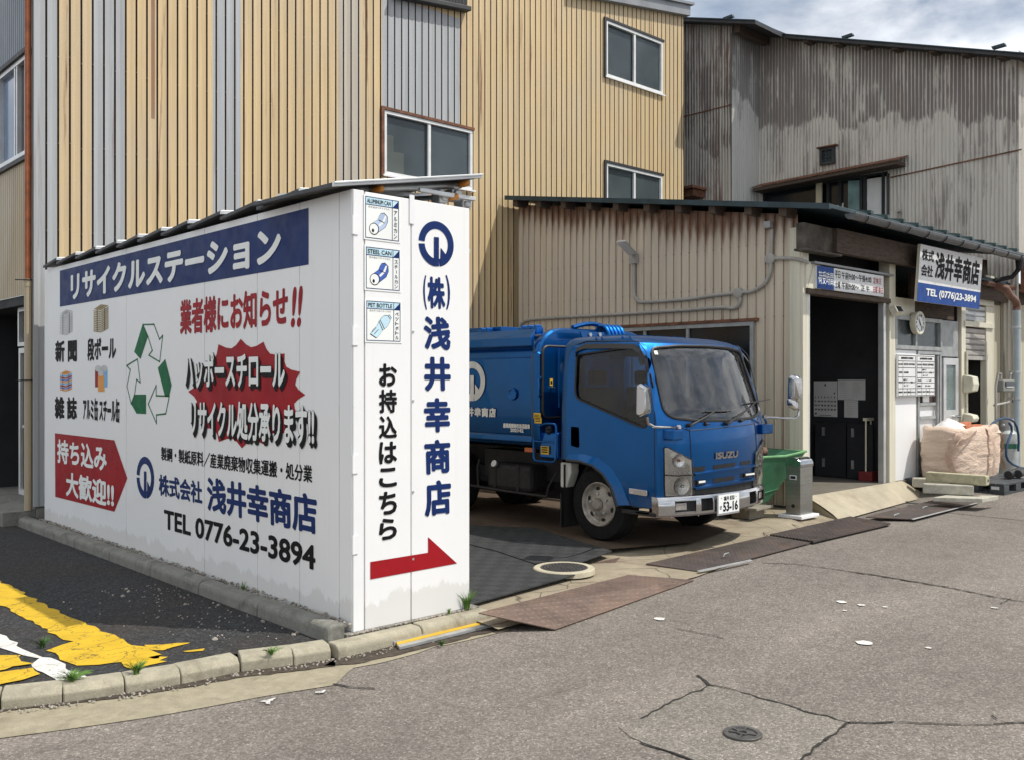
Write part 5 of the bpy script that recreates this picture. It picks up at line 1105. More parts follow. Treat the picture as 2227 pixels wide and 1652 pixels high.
for k in range(12):
    a = 2*math.pi*k/12; s_ = str(k or 12); put_text(g, s_, cc_ + V((math.sin(a)*rx_*.68 - .014*len(s_), -.0785, math.cos(a)*rx_*.68 - .02)), UX, UZ, .028*len(s_), .04, .02)
g.build('numerals', M['ink'], ck)
g = MB()
for a, l, wd in ((R(330), .45, .014), (R(140), .66, .011)): d = V((math.sin(a), 0, math.cos(a))); nn = V((d.z, 0, -d.x))*wd; o = cc_ + V((0, -.081, 0)); g.add([o - nn - d*.03, o + nn - d*.03, o + d*rx_*l + nn*.4, o + d*rx_*l - nn*.4], [(0,1,2,3)])
g.build('hands', M['ink'], ck)
# switch boxes on the cream post, meter, spot lamp
for (py0, py1, lab, px1) in ((815, 855, 'cream switch box on the front post beside the shutter, the upper and larger one', 2117), (897, 922, 'small cream switch box low on the front post, just above the big bag', 2117)):
    a, b = ony(YG-.12, 2096, py1), ony(YG-.12, px1, py0); s = thing('switch_box', lab, 'switch box', (a.x, YG-.05, a.z), 'switch boxes on the front post')
    g = MB(); x0, x1 = fx(2089), fx(2089) + .22; z0, z1 = a.z, b.z; d = .17
    g.prism([V((x0, YG-.035, z0)), V((x0, YG-d, z0+.03)), V((x0, YG-d-.02, (z0+z1)/2)), V((x0, YG-d, z1-.03)), V((x0, YG-.035, z1))], (x1-x0, 0, 0)); g.build('housing', M['boxcream'], s, bevel=.012)
    g = MB(); g.cyl((x0+.1, YG-.05, z1), (x0+.1, YG-.05, z1+.35), .02); g.build('conduit', M['boxcream'], s, smooth=True)
mt = thing('gas_meter', 'grey gas meter on the ribbed wall beside the downpipe', 'meter', ony(5.45, 2186, 850))
a, b = ony(5.42, 2174, 852), ony(5.42, 2199, 825); g = MB(); g.box((a.x, 5.36, a.z), (b.x, 5.48, b.z)); g.build('housing', plain('meter_grey', (.22, .22, .20), .6), mt, bevel=.02)
g = MB(); g.box((a.x+.06, 5.345, b.z-.1), (b.x-.06, 5.36, b.z-.03)); g.build('display', M['pane_dark'], mt); g = MB(); g.box((a.x+.1, 5.35, a.z+.07), (b.x-.1, 5.36, a.z+.14)); g.build('plate', M['paper'], mt)
g = MB(); g.tube([(a.x+.05, 5.42, b.z), (a.x+.05, 5.42, b.z+.08), (a.x-.06, 5.42, b.z+.1), (a.x-.1, 5.44, b.z-.1), (a.x-.1, 5.44, .9)], .02, 8); g.tube([(b.x-.05, 5.42, b.z), (b.x-.05, 5.42, b.z+.08), (b.x+.12, 5.44, b.z+.1), (b.x+.16, 5.45, a.z-.15), (a.x-.1, 5.46, a.z-.2)], .02, 8); g.build('gas_pipe', M['conduit'], mt, smooth=True)
sp = ony(YG-.1, 1949, 678); s = thing('spot_lamp', 'small square spot lamp at the top of the office wall', 'lamp', sp)
g = MB(); g.obox(sp + V((-.08, .02, -.06)), (.17, 0, 0), (0, -.08, .05), (0, .05, .10)); g.build('housing', M['cream'], s, bevel=.008); g = MB(); g.obox(sp + V((-.06, -.065, .0)), (.13, 0, 0), (0, -.004, .0), (0, .04, .07)); g.build('lens', M['pane_dark'], s)
# conduit run and lamp on the side wall
xw = XG - .035; cv = lambda *z: [onx(xw, *c9(*p)) for p in z]
cd = thing('wall_conduit', 'grey cable conduit running in curves across the workshop side wall', 'conduit', (XG-.03, 8, 2.3))
def run(mb, pts, r=.022):
    q = []
    for i in range(len(pts)-1):
        p0, p1, p2, p3 = pts[max(i-1,0)], pts[i], pts[i+1], pts[min(i+2, len(pts)-1)]
        for k in range(5):
            t = k/5; q.append(.5*((2*p1) + (p2-p0)*t + (2*p0-5*p1+4*p2-p3)*t*t + (3*p1-p0-3*p2+p3)*t**3))
    q.append(pts[-1]); mb.tube(q, r, 8)
for pts in ([(1065,555),(1067,700),(1072,765),(1095,798),(1140,806),(1400,789),(1600,762),(1755,745)], [(1780,742),(1850,735),(1930,690),(1970,620),(1980,560),(1976,530)], [(1772,762),(1772,810),(1735,846),(1640,842),(1400,860),(1000,885),(600,907),(390,922),(330,940),(305,975),(300,1060)], [(1980,500),(1984,420),(1986,325)], [(1985,517),(2060,515),(2150,520),(2230,545)]):
    g = MB(); run(g, cv(*pts)); g.build('conduit_pipe', M['conduit'], cd, smooth=True)
for zx, zy in ((1762, 746), (1974, 518)):
    c = onx(xw, *c9(zx, zy)); g = MB(); g.lathe(c + V((.03,0,0)), (-1,0,0), [(0,.066),(.05,.066),(.055,.058),(.06,0)], 20); g.build('junction_box', M['conduit'], cd, smooth=True)
a, b = onx(xw, *c9(1943, 320)), onx(xw, *c9(1990, 268)); g = MB(); g.box((XG-.09, b.y, a.z), (XG-.012, a.y, b.z)); g.build('square_box', M['greybox'], cd, bevel=.006)
lm = thing('wall_lamp', 'grey flat LED lamp tilted out from the workshop side wall', 'lamp', onx(XG-.05, *c9(1066, 550)))
q0, q1 = onx(XG-.14, *c9(1060, 494)), onx(XG-.50, *c9(978, 408)); d = (q1-q0); sd = V((0,1,0)); up = d.cross(sd).normalized(); up = up if up.z > 0 else -up
g = MB(); g.obox(q0 - sd*.07, d, sd*.15, up*.03); g.build('lamp_panel', M['silver'], lm, bevel=.008); g = MB(); g.obox(q0 - sd*.06 + d*.06 - up*.004, d*.9, sd*.13, up*.004); g.build('diffuser', M['board'], lm)
g = MB(); b0 = onx(XG-.05, *c9(1066, 552)); g.tube([b0, b0 + V((-.01,0,.12)), q0 + V((.04,0,-.02)), q0 + up*.01], .02, 8); g.box((XG-.08, b0.y-.05, b0.z+.0), (XG-.012, b0.y+.05, b0.z+.14)); g.build('arm', M['conduit'], lm, smooth=True)
# ------------------------------------------------------------------ inside the bay
xi = xr - .012
def sheet_on_wall(px0, px1, py0, py1, name, label, cat):
    pm = (px0+px1)/2; a, b = onx(xi, px0, 860), onx(xi, px1, 860); zt, zb = onx(xi, pm, py0).z, onx(xi, pm, py1).z
    o = thing(name, label, cat, (xi, (a.y+b.y)/2, zb)); g = MB(); g.quad(V((xi, a.y, zb)), V((xi, b.y, zb)), V((xi, b.y, zt)), V((xi, a.y, zt))); g.build('sheet', M['paper'], o)
    return o, (lambda u, v, e=.003: V((xi-e, a.y + (b.y-a.y)*u, zb + (zt-zb)*v))), a.y-b.y, zt-zb
o, P, w, h = sheet_on_wall(1770, 1821, 828.5, 905, 'wall_calendar', 'white wall calendar with black day numbers inside the dark bay', 'calendar')
g = MB(); put_text(g, '6', P(.46, .86), (0,-1,0), UZ, w*.07, h*.08, .05)
for d in range(1, 31):
    r, c = (d+5)//7, (d+5) % 7; put_text(g, str(d), P(.05+c*.135, .64-r*.115), (0,-1,0), UZ, w*(.045 if d < 10 else .085), h*.05, .06)
put_text(g, '株式会社 浅井幸商店', P(.25, .03), (0,-1,0), UZ, w*.5, h*.02, .04)
g.build('numbers', M['ink'], o)
for args in ((1822, 1882, 825.5, 869, 'notice_paper', 'wide paper notice pinned beside the calendar', 'paper', 9), (1836, 1866, 868, 907, 'notice_paper', 'narrow paper notice pinned below the wide one', 'paper', 7)):
    o, P, w, h = sheet_on_wall(*args[:7]); o['group'] = 'notices inside the bay'; g = MB()
    for k in range(args[7]):
        for (u0, u1) in ((.08, .45), (.54, .92)) if args[7] == 9 else ((.15, .85),):
            v = .85 - k*.8/args[7]; g.quad(P(u0, v), P(u0+(u1-u0)*random.uniform(.5, 1), v), P(u0+(u1-u0)*.7, v+.012), P(u0, v+.012))
    g.build('ruled_text', M['conduit'], o)
cb = thing('folding_doors', 'dark folded door leaves leaning along the inside wall of the bay', 'door', (12.3, 6.4, FL))
for y0, y1, dx in ((5.98, 6.35, .10), (6.38, 6.85, .07)):
    g = MB(); g.box((xr-.02-dx, y0, FL+.01), (xr-.015-dx+.03, y1, 1.0)); lf = g.build('leaf', M['dark'], cb, bevel=.006)
    for z in (.38, .82):
        g = MB(); g.box((xr-.03-dx, (y0+y1)/2+.08, z), (xr-.02-dx, (y0+y1)/2+.12, z+.12)); g.build('fitting', M['silver'], lf)
rk = onz(FL, 1892, 1044); print('rack', rk); rck = thing('white_rack', 'thin white upright rack standing in a red base just inside the bay', 'rack', rk)
g = MB(); g.box((rk.x-.14, rk.y-.09, FL), (rk.x+.14, rk.y+.1, FL+.13)); g.build('base', M['redbase'], rck, bevel=.01)
g = MB(); 
for dx, dy in ((-.12, .0), (.02, .0), (.13, .0)): g.cyl((rk.x+dx, rk.y+dy, FL+.13), (rk.x+dx, rk.y+dy, 1.05), .011)
g.box((rk.x-.14, rk.y-.02, 1.05), (rk.x+.15, rk.y+.03, 1.09)); g.build('uprights', M['cream'], rck)
jk = thing('junk_heap', 'dark bundle of crushed metal and film inside the shutter opening', 'junk', (15.1, 6.2, FL)); random.seed(8)
for k in range(16):
    c = V((random.uniform(sx0+.05, sx1-.05), random.uniform(YG+.15, YG+.6), random.uniform(.75, 1.75))); g = MB(); a = random.random()*3; d = V((math.cos(a), .2, random.uniform(-.6, .6)))*random.uniform(.15, .4)
    if k % 3: g.tube([c-d, c + V((0,0,random.uniform(-.1,.1))), c+d], random.uniform(.012, .03), 6); g.build('bar', M[('chassis', 'silver', 'dark')[k % 3]], jk)
    else: g.grid(5, 5, lambda u, v: c + V(((u-.5)*.5, random.uniform(-.08,.08), (v-.5)*.35 + random.uniform(-.05,.05)))); g.build('crumpled_sheet', M['silver'] if k % 6 else M['foil'], jk)
g = MB(); g.box((sx0+.05, YG+.15, FL), (sx1-.05, YG+.75, .62)); g.build('crate', M['dark'], jk)
# ================================================================== RAMP, PLATES, MATS, COVERS
T1, T2 = V((XG+.02, YG-.035, FL)), V((12.62, YG-.035, FL)); B1, B2 = onz(.018, 1826, 1131), onz(.018, 2014, 1079)
g = MB(); nn = 10
def rampf(u, v):
    p = T1 + (T2-T1)*u; q = B1 + (B2-B1)*u; r = q + (p-q)*v; r.z = q.z + (p.z-q.z)*(v**.8); return r
g.grid(nn, 6, rampf); g.poly([T1, B1, V((B1.x, B1.y, 0)), V((T1.x, T1.y, 0))]); g.poly([T2, V((T2.x+.25, T2.y, .1)), V((B2.x+.15, B2.y+.03, 0)), B2]); struct(g, 'ramp', M['rampc'], smooth=True)

c4 = crop(1640, 1900, 2.101); c7 = crop(2850, 1650, 2.699); c6b = crop(2650, 1300, 2.173)
def plate(name, label, cat, quad, th, mat, group=None):
    n = (quad[1]-quad[0]).cross(quad[3]-quad[0]).normalized(); n = n if n.z > 0 else -n
    o = thing(name, label, cat, sum(quad, V())/4, group); g = MB(); g.prism(quad, n*th); g.build('plate', mat, o, bevel=.002); return o
A, B, C_ = onz(.125, *c4(160, 632)), onz(.004, *c4(740, 757)), onz(.004, *c4(1787, 383)); D_ = A + (C_-B)
D_ = onz(.05, *c4(1290, 345))
plate('steel_plate', 'large rusty brown checker plate sloping from the shed kerb down to the street', 'steel plate', [A, B, C_, D_], .009, M['platebrown'], 'steel plates along the yard entrance')
q = [onz(.035, *c4(1425, 262)), onz(.012, *c4(1828, 322)), onz(.012, 1762, 1181), onz(.035, 1672, 1166)]
o = plate('steel_plate', 'longest dark steel plate with a pale worn edge in front of the truck', 'steel plate', q, .012, M['platedark'], 'steel plates along the yard entrance')
g = MB(); a, b = onz(.03, *c4(1828, 318)), onz(.03, *c4(2227, 233)); g.obox(a, b-a, (.012, .03, 0), (0, 0, .008)); g.build('worn_edge', M['alu'], o)
hp = onz(.05, *c4(2010, 200)); g = MB(); g.tube([hp, hp + V((.01,.0,.02)), hp + V((.09,.01,.02)), hp + V((.10,.01,0))], .005, 6); g.build('handle', M['silver'], o, smooth=True)
q = [onz(.04, *c7(690, 556)), onz(.02, *c7(1155, 578)), onz(.02, *c7(1838, 403)), onz(.04, *c7(1345, 393))]
o = plate('steel_plate', 'dark brown steel plate with two bar handles at the foot of the concrete ramp', 'steel plate', q, .012, M['platedark'], 'steel plates along the yard entrance')
for zx, zy in ((970, 540), (1245, 468)):
    hp = onz(.05, *c7(zx, zy)); g = MB(); g.tube([hp, hp + V((.01,0,.015)), hp + V((.10,-.01,.02)), hp + V((.12,-.01,.0))], .006, 6); g.build('handle', M['silver'], o, smooth=True)
a, b = onz(.035, *c7(1155, 576)), onz(.035, *c7(1838, 401)); g = MB(); g.obox(a, b-a, (.01, .025, 0), (0, 0, .006)); g.build('worn_edge', M['alu'], o)
q = [onz(.03, *c4(1000, 262)), onz(.015, *c4(1225, 312)), onz(.02, *c4(1432, 265)), onz(.03, *c4(1250, 205))]
plate('steel_plate', 'small rusty sheet beside the round sewer cover, partly in the truck shadow', 'steel plate', q, .006, M['platebrown'], 'steel plates along the yard entrance')
q = [onz(.008, *c4(1425, 318)), onz(.005, *c4(1775, 362)), onz(.005, *c4(1880, 330)), onz(.008, *c4(1480, 290))]
plate('steel_plate', 'thin reddish sheet tucked under the end of the long dark plate', 'steel plate', q, .005, M['platebrown'], 'steel plates along the yard entrance')
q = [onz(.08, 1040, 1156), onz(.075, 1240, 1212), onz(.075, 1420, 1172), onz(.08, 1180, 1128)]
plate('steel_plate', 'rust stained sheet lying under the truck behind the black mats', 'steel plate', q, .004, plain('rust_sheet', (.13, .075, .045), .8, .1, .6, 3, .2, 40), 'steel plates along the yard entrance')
# grating made of bars
gr = thing('drain_grating', 'dark steel bar grating over the street drain in front of the steel bin', 'grating', onz(.03, 1800, 1150))
GA, GB, GC, GD = onz(.035, *c6b(245, 1352)), onz(.02, *c6b(585, 1403)), onz(.02, *c6b(1182, 1263)), onz(.035, *c6b(872, 1210))
g = MB(); n = 13
for k in range(n+1):
    a, b = GA + (GB-GA)*(k/n), GD + (GC-GD)*(k/n); w_ = (GB-GA)*(.55/n); g.prism([a, a + w_*(k < n), b + w_*(k < n), b] if k < n else [a-(GB-GA)*.02, a, b, b-(GB-GA)*.02], (0, 0, .02))
g.build('bar', M['platedark'], gr)
g = MB(); m = 34
for k in range(m+1):
    a = GA + (GD-GA)*(k/m); b = GB + (GC-GB)*(k/m); w_ = (GD-GA)*(.28/m); g.prism([a + UZ*.004, b + UZ*.004, b + w_ + UZ*.004, a + w_ + UZ*.004], (0, 0, .012))
g.build('cross_bar', M['platedark'], gr); g = MB(); g.poly([p - UZ*.012 for p in (GA, GB, GC, GD)]); g.build('drain_well', M['crack'], gr)
for lab, zp, z in (('black ribbed rubber mat nearest the street beside the white shed', [(60,110),(300,170),(578,268),(700,340),(890,346),(125,562),(-260,690),(-260,60)], .083), ('black ribbed rubber mat lying further in under the side of the truck', [(-100,40),(60,-30),(590,-10),(1168,165),(935,248),(690,243),(578,258),(300,165),(60,105),(-200,70)], .092)):
    pts = [onz(z, *c4(*p)) for p in zp]; pts = [p if p.x > 4.07 else V((4.07, p.y, p.z)) for p in pts]; g = MB(); g.prism(pts, (0, 0, .010)); o = thing('rubber_mat', lab, 'mat', sum(pts, V())/len(pts), 'rubber mats in the yard'); g.build('mat', M['mat'], o)
c8b = crop(1850, 1950, 5.507)
mc = onz(.09, *c8b(957, 490)); R1 = (onz(.09, *c8b(1562, 495)) - onz(.09, *c8b(345, 495))).length/2; R2 = R1*.765
mh = thing('sewer_cover', 'round cast iron sewer cover in a pale concrete ring beside the rubber mats', 'manhole cover', mc)
g = MB(); g.lathe((mc.x, mc.y, .06), UZ, [(0, R1*1.02), (.036, R1), (.042, R1*.97), (.042, R2+.004), (.03, R2+.003)], 48); g.build('concrete_ring', concrete('ring_concrete', (.46, .42, .31), (.2,.17,.1), .4), mh, smooth=True)
g = MB(); g.lathe((mc.x, mc.y, .085), UZ, [(0, R2), (.016, R2), (.018, R2*.985), (.018, R2*.93), (.012, R2*.92), (.012, 0)], 40); lid = g.build('lid', M['iron'], mh, smooth=True)
g = MB(); k = -9
while k <= 9:
    v = k*R2*.1; l = math.sqrt(max(0, (R2*.9)**2 - v*v)); n = int(l*2/(R2*.17)); 
    for j in range(n): u = -l + (j+.5)*2*l/n; g.obox((mc.x+u-R2*.06, mc.y+v-R2*.03, .096), (R2*.12, 0, 0), (0, R2*.055, 0), (0, 0, .007))
    k += 1
g.build('tread', M['iron'], lid)
g = MB(); random.seed(21)
pp = [onz(.012, *c8b(*p)) for p in [(1180,650),(1330,690),(1700,690),(1870,655),(1760,620),(1680,560),(1600,520),(1540,560),(1380,615)]]; g.poly(ragged(pp, j=.01)); struct(g, 'broken_mortar', concrete('mortar', (.55, .50, .40), (.3,.25,.15), .3, True, 4))
c10 = crop(2500, 2500, 5.5675)
vc = onz(.006, *c10(922, 735)); rv = (onz(.006, *c10(1310, 745)) - onz(.006, *c10(530, 725))).length/2
vv = thing('valve_cover', 'small round iron valve cover with cross spokes set in the asphalt patch', 'valve cover', vc)
g = MB(); g.lathe((vc.x, vc.y, .002), UZ, [(0, rv*1.0), (.010, rv), (.012, rv*.97), (.012, rv*.74), (.006, rv*.72)], 40); g.build('rim', M['iron'], vv, smooth=True)
g = MB(); g.lathe((vc.x, vc.y, .002), UZ, [(.003, 0), (.0045, rv*.73)], 32); g.build('base', M['patch'], vv)
g = MB(); g.lathe((vc.x, vc.y, .003), UZ, [(0, rv*.30), (.012, rv*.30), (.012, rv*.22), (.002, rv*.21)], 24)
for a in (R(20), R(75), R(118), R(200), R(290)):
    d = V((math.cos(a), math.sin(a), 0)); nn_ = V((-d.y, d.x, 0)); g.obox(vc + d*rv*.29 - nn_*rv*.05 + UZ*-.002, d*rv*.44, nn_*rv*.1, UZ*.010)
g.build('spokes', M['iron'], vv)
# ================================================================== STEEL BIN, GREEN SKIP, BLOCKS
z3 = crop(2650, 1600, 4.72)
nz_ = onz(.105, 1741, 1119.5); bx0, by0 = nz_.x, nz_.y; bw = ony(by0, 1767.5, 1100).x - bx0; bd = onx(bx0, 1709, 1100).y - by0; zt = ony(by0, 1741, 1012).z
bn = thing('steel_bin', 'narrow brushed steel bin with a rounded top in front of the green skip', 'bin', (bx0+bw/2, by0+bd/2, .06))
g = MB(); g.box((bx0, by0, .105), (bx0+bw, by0+bd, zt-.02)); bb = g.build('body', M['steel'], bn, bevel=.006)
g = MB(); pr = [V((bx0-.006, by0-.006, zt-.02)), V((bx0-.006, by0-.006, zt+.01))]; n = 12
for k in range(n+1): a = math.pi*k/n; pr.append(V((bx0-.006, by0+bd/2 - math.cos(a)*(bd/2+.006), zt+.012+math.sin(a)*.075)))
pr += [V((bx0-.006, by0+bd+.006, zt-.02))]; g.prism(pr, (bw+.012, 0, 0)); g.build('lid', M['chrome'], bn, bevel=.004)
g = MB(); g.box((bx0+.05, by0+bd*.18, zt+.07), (bx0+bw-.05, by0+bd*.30, zt+.085)); g.build('slot', M['black'], bn)
g = MB(); g.box((bx0-.004, by0+.05, zt-.16), (bx0+.002, by0+bd-.05, zt-.11)); g.build('label_frame', M['panel2'], bn); g = MB(); g.box((bx0-.006, by0+.06, zt-.15), (bx0-.0045, by0+bd-.06, zt-.12)); g.build('slot', M['black'], bn)
g = MB(); g.cyl((bx0-.003, by0+bd*.5, .20), (bx0+.002, by0+bd*.5, .20), .022); g.build('hole', M['black'], bn)
g = MB(); g.box((bx0-.07, by0-.055, .065), (bx0+bw+.05, by0+bd+.06, .104)); g.build('base_plate', M['panel2'], bn, bevel=.008)
sk = thing('green_skip', 'dented green steel skip with sloping sides standing between the truck and the bin', 'skip', (9.3, 6.0, .24))
rim = [V((9.98, 5.66, .775)), V((9.62, 5.72, .735)), V((8.75, 5.80, .75)), V((8.75, 6.45, .79)), V((9.9, 6.42, .79))]
bot = [V((9.52, 5.88, .21)), V((9.32, 5.90, .185)), V((8.85, 5.92, .185)), V((8.85, 6.3, .185)), V((9.45, 6.3, .20))]
g = MB(); n = 5; cen = sum(rim, V())/5; cb_ = sum(bot, V())/5
def lv(f, ins=0):
    return [b + (r-b)*f + ((cen if f > .5 else cb_) - (b + (r-b)*f)).normalized()*ins for r, b in zip(rim, bot)]
L0, L1, L2 = lv(0), lv(.25), lv(1); I0, I2 = [p + UZ*.03 for p in lv(0, .02)], lv(1, .012)
g.add(L0 + L1 + L2 + I2 + I0, [tuple(range(5))] + [tuple(range(20, 25))] + [(s*5+i, s*5+(i+1) % 5, (s+1)*5+(i+1) % 5, (s+1)*5+i) for s in range(4) for i in range(5)]); g.build('tub', M['skip'], sk, bevel=.004)
g = MB(); g.tube(rim, .014, 8, True); g.build('rim', plain('skip_rim', (.16, .36, .16), .5, .1, .2, 9), sk, smooth=True); g = MB(); g.tube([p + (p-cb_)*.006 for p in L1], .008, 6, True); g.build('weld_band', M['skip'], sk)
g = MB(); g.cyl((8.9, 6.0, .80), (9.55, 5.95, .78), .055, n=12); tag(g.build('scrap_pipe', plain('scrap', (.14, .075, .055), .7, .2, .4, 6), smooth=True), 'brown scrap pipe lying across the top of the green skip', 'pipe')
wb = onz(.075, *z3(130, 1225)); print('wb', wb); g = MB(); g.obox((wb.x-.02, wb.y, .07), (.19, .015, 0), (-.012, .17, 0), (0, 0, .15)); tag(g.build('concrete_block', concrete('brown_block', (.20, .155, .095), (.1,.08,.05), .5), bevel=.006), 'brown solid block on the ground under the truck bumper', 'block', 'blocks under the skip')
hb = thing('concrete_block', 'grey hollow concrete block with a cap slab under the front of the skip', 'block', (9.15, 6.0, .07), 'blocks under the skip')
g = MB(); x0, y0 = 8.98, 5.78
for a, b in (((0,0),(.30,.03)), ((0,.14),(.30,.17)), ((0,.03),(.035,.14)), ((.13,.03),(.165,.14)), ((.265,.03),(.30,.14))): g.box((x0+a[0], y0+a[1], .07), (x0+b[0], y0+b[1], .175))
g.build('block', M['block'], hb); g = MB(); g.obox((x0-.06, y0-.13, .178), (.42, .05, 0), (-.02, .13, 0), (0, 0, .03)); g.build('cap_slab', M['block'], hb, bevel=.005)
g = MB(); g.box((9.36, 5.95, .07), (9.60, 6.3, .19)); tag(g.build('concrete_block', M['block'], bevel=.006), 'dark block behind the steel bin that carries the back of the skip', 'block', 'blocks under the skip')
# ================================================================== BIG BAG ON PALLETS, POSTS, CYLINDER
def make_pallet(x0, y0, z0, label):
    o = thing('plastic_pallet', label, 'pallet', (x0+.52, y0+.42, z0), 'dark plastic pallets by the office'); L_, D2, H_ = 1.04, .84, .14
    g = MB(); nb = 8
    for k in range(nb): y = y0 + D2*k/nb; g.box((x0, y+.004, z0+H_-.028), (x0+L_, y + D2/nb-.012, z0+H_))
    g.build('deck', M['pallet'], o, bevel=.004)
    g = MB()
    for bx in (0, .43, .86):
        for by in (0, .33, .66): g = MB(); g.box((x0+bx, y0+by, z0+.022), (x0+bx+.18, y0+by+.18, z0+H_-.03)); g.build('foot', M['pallet'], o, bevel=.006)
    g = MB()
    for by in (0, .35, .70): g.box((x0, y0+by, z0), (x0+L_, y0+by+.14, z0+.02))
    for bx in (0, .45, .90): g.box((x0+bx, y0+.142, z0+.001), (x0+bx+.14, y0+.348, z0+.019))
    g.build('runner', M['pallet'], o)
    g = MB(); g.box((x0-.004, y0+.06, z0+.06), (x0-.0005, y0+.16, z0+.10)); g.build('label', M['paper'], o)
    return o
pc = onz(.108, *c7(2035, 336)); pl2 = make_pallet(pc.x, pc.y, .108, 'dark grey plastic pallet sticking out to the right of the big bag')
pl1 = make_pallet(pc.x-1.06, 5.02-.02, .115, 'dark plastic pallet under the left half of the big bag, half hidden by posts')
pz = .25; bx0, bx1, by0, by1 = 13.0, 14.52, 5.10, 5.69; H_ = .70
pl1.location.x += .78; pl3 = clone(pl2, (.55, .45, .002), 'dark plastic pallet under the right end of the big bag against the wall')
bag = thing('big_bag', 'crumpled beige bulk bag strapped with webbing on the pallets outside the office', 'bulk bag', ((bx0+bx1)/2, (by0+by1)/2, pz))
import mathutils.noise as mn
def bagp(u, v):
    a = 2*math.pi*u; ca, sa = math.cos(a), math.sin(a); e = .22
    x = math.copysign(abs(ca)**(2*e), ca); y = math.copysign(abs(sa)**(2*e), sa)
    fl = 1 + .07*math.sin(v*math.pi) - .03*v; z = v
    if v > .86: fl *= 1 - .42*((v-.86)/.14)**2.2
    p = V(((bx0+bx1)/2 + x*(bx1-bx0)/2*fl, (by0+by1)/2 + y*(by1-by0)/2*fl, pz + H_*(min(v, .93)/.93) - (.03*(v > .93))*(v-.93)/.07))
    w = mn.noise(V((p.x*3, p.y*3, p.z*9)))*.022 + mn.noise(V((p.x*9, p.y*9, p.z*22+4)))*.010 + mn.ridged_multi_fractal(V((p.x*2.2+7, p.y*2.2, p.z*5)), 1, 2, 3, 1, 2)*.010
    c_ = V(((bx0+bx1)/2, (by0+by1)/2, p.z)); d = (p-c_); d.normalize(); p = p + d*w
    if v > .8: p.z += mn.noise(V((p.x*4, p.y*4, 3)))*.05
    return p
g = MB(); NU, NV = 120, 54
vs = [bagp(i/NU, j/NV) for j in range(NV+1) for i in range(NU)]; vs.append(V(((bx0+bx1)/2, (by0+by1)/2, pz+H_-.04)))
g.add(vs, [(j*NU+i, j*NU+(i+1) % NU, (j+1)*NU+(i+1) % NU, (j+1)*NU+i) for j in range(NV) for i in range(NU)] + [(NV*NU+i, NV*NU+(i+1) % NU, (NV+1)*NU) for i in range(NU)]); g.build('sack', M['bag'], bag, smooth=True, angle=60)
def strap(pts, w, name='webbing_strap', th=.006):
    g = MB(); pts = [V(p) for p in pts]; q = []
    for i in range(len(pts)-1):
        p0, p1, p2, p3 = pts[max(i-1,0)], pts[i], pts[i+1], pts[min(i+2, len(pts)-1)]
        for k in range(6): t = k/6; q.append(.5*((2*p1) + (p2-p0)*t + (2*p0-5*p1+4*p2-p3)*t*t + (3*p1-p0-3*p2+p3)*t**3))
    q.append(pts[-1]); wv = V(w); n = len(q); nv_ = V(w).cross(UZ); nv_ = nv_.normalized()*th if nv_.length > 0 else V((0, th, 0))
    g.add([p - wv for p in q] + [p + wv for p in q], [(i, i+1, n+i+1, n+i) for i in range(n-1)]); g.build(name, M['webbing'], bag, fixn=False, smooth=True)
xm = bx0 + .60*(bx1-bx0)
strap([(xm-.05, by0+.14, pz+H_+.012), (xm-.03, by0-.0, pz+H_-.02), (xm-.005, by0-.062, pz+H_*.82), (xm+.01, by0-.082, pz+H_*.60), (xm+.03, by0-.088, pz+H_*.42), (xm+.005, by0-.085, pz+H_*.30), (xm+.015, by0-.07, pz+.03)], (.038, -.004, 0))
strap([(bx0+.06, by0+.05, pz+H_-.05), (bx0-.06, by0+.02, pz+H_*.85), (bx0-.11, by0+.12, pz+H_*.55), (bx0-.08, by0+.1, pz+H_*.25), (bx0-.05, by0+.0, pz+.02)], (.0, .045, .0))
strap([(bx0+.35, by0-.06, pz+H_-.06), (bx0+.22, by0-.08, pz+H_-.08), (bx0+.06, by0-.05, pz+H_-.16), (bx0-.02, by0+.03, pz+H_-.2)], (.01, -.01, .04))
strap([(bx1-.05, by0+.0, pz+H_-.12), (bx1+.06, by0+.05, pz+H_*.72), (bx1+.11, by0+.05, pz+H_*.5), (bx1+.05, by0+.06, pz+H_*.38), (bx1+.12, by0+.05, pz+H_*.2), (bx1+.09, by0+.02, pz+.05)], (.03, .03, .0))
def mound(name, x0, x1, y0, y1, z, h, mat, label, cat, seed):
    g = MB(); cx, cy = (x0+x1)/2, (y0+y1)/2
    def f(u, v):
        r = v; a = 2*math.pi*u; p = V((cx + math.cos(a)*r*(x1-x0)/2, cy + math.sin(a)*r*(y1-y0)/2, 0)); n = mn.noise(V((p.x*5+seed, p.y*5, seed)))*.3 + mn.noise(V((p.x*14, p.y*14, seed)))*.12
        p.z = z + h*(1-r**2.4)*(1+n) + .0; return p
    g.grid(40, 12, f); tag(g.build(name, mat, smooth=True, angle=70), label, cat)
mound('plastic_film', bx0+.05, bx0+.62, by0+.02, by1-.05, pz+H_-.06, .16, M['foil'], 'rounded heap of white plastic film on the left of the big bag', 'plastic film', 2)
mound('plastic_film', bx0+.45, bx0+.98, by0+.12, by1-.02, pz+H_-.06, .10, M['foil'], 'low crumpled pale film on top of the big bag next to the planks', 'plastic film', 6)
mound('cloth_bundle', bx1-.36, bx1-.0, by0-.02, by0+.3, pz+H_-.10, .09, M['bag'], 'bunched beige cloth on the right corner of the big bag', 'cloth', 9)
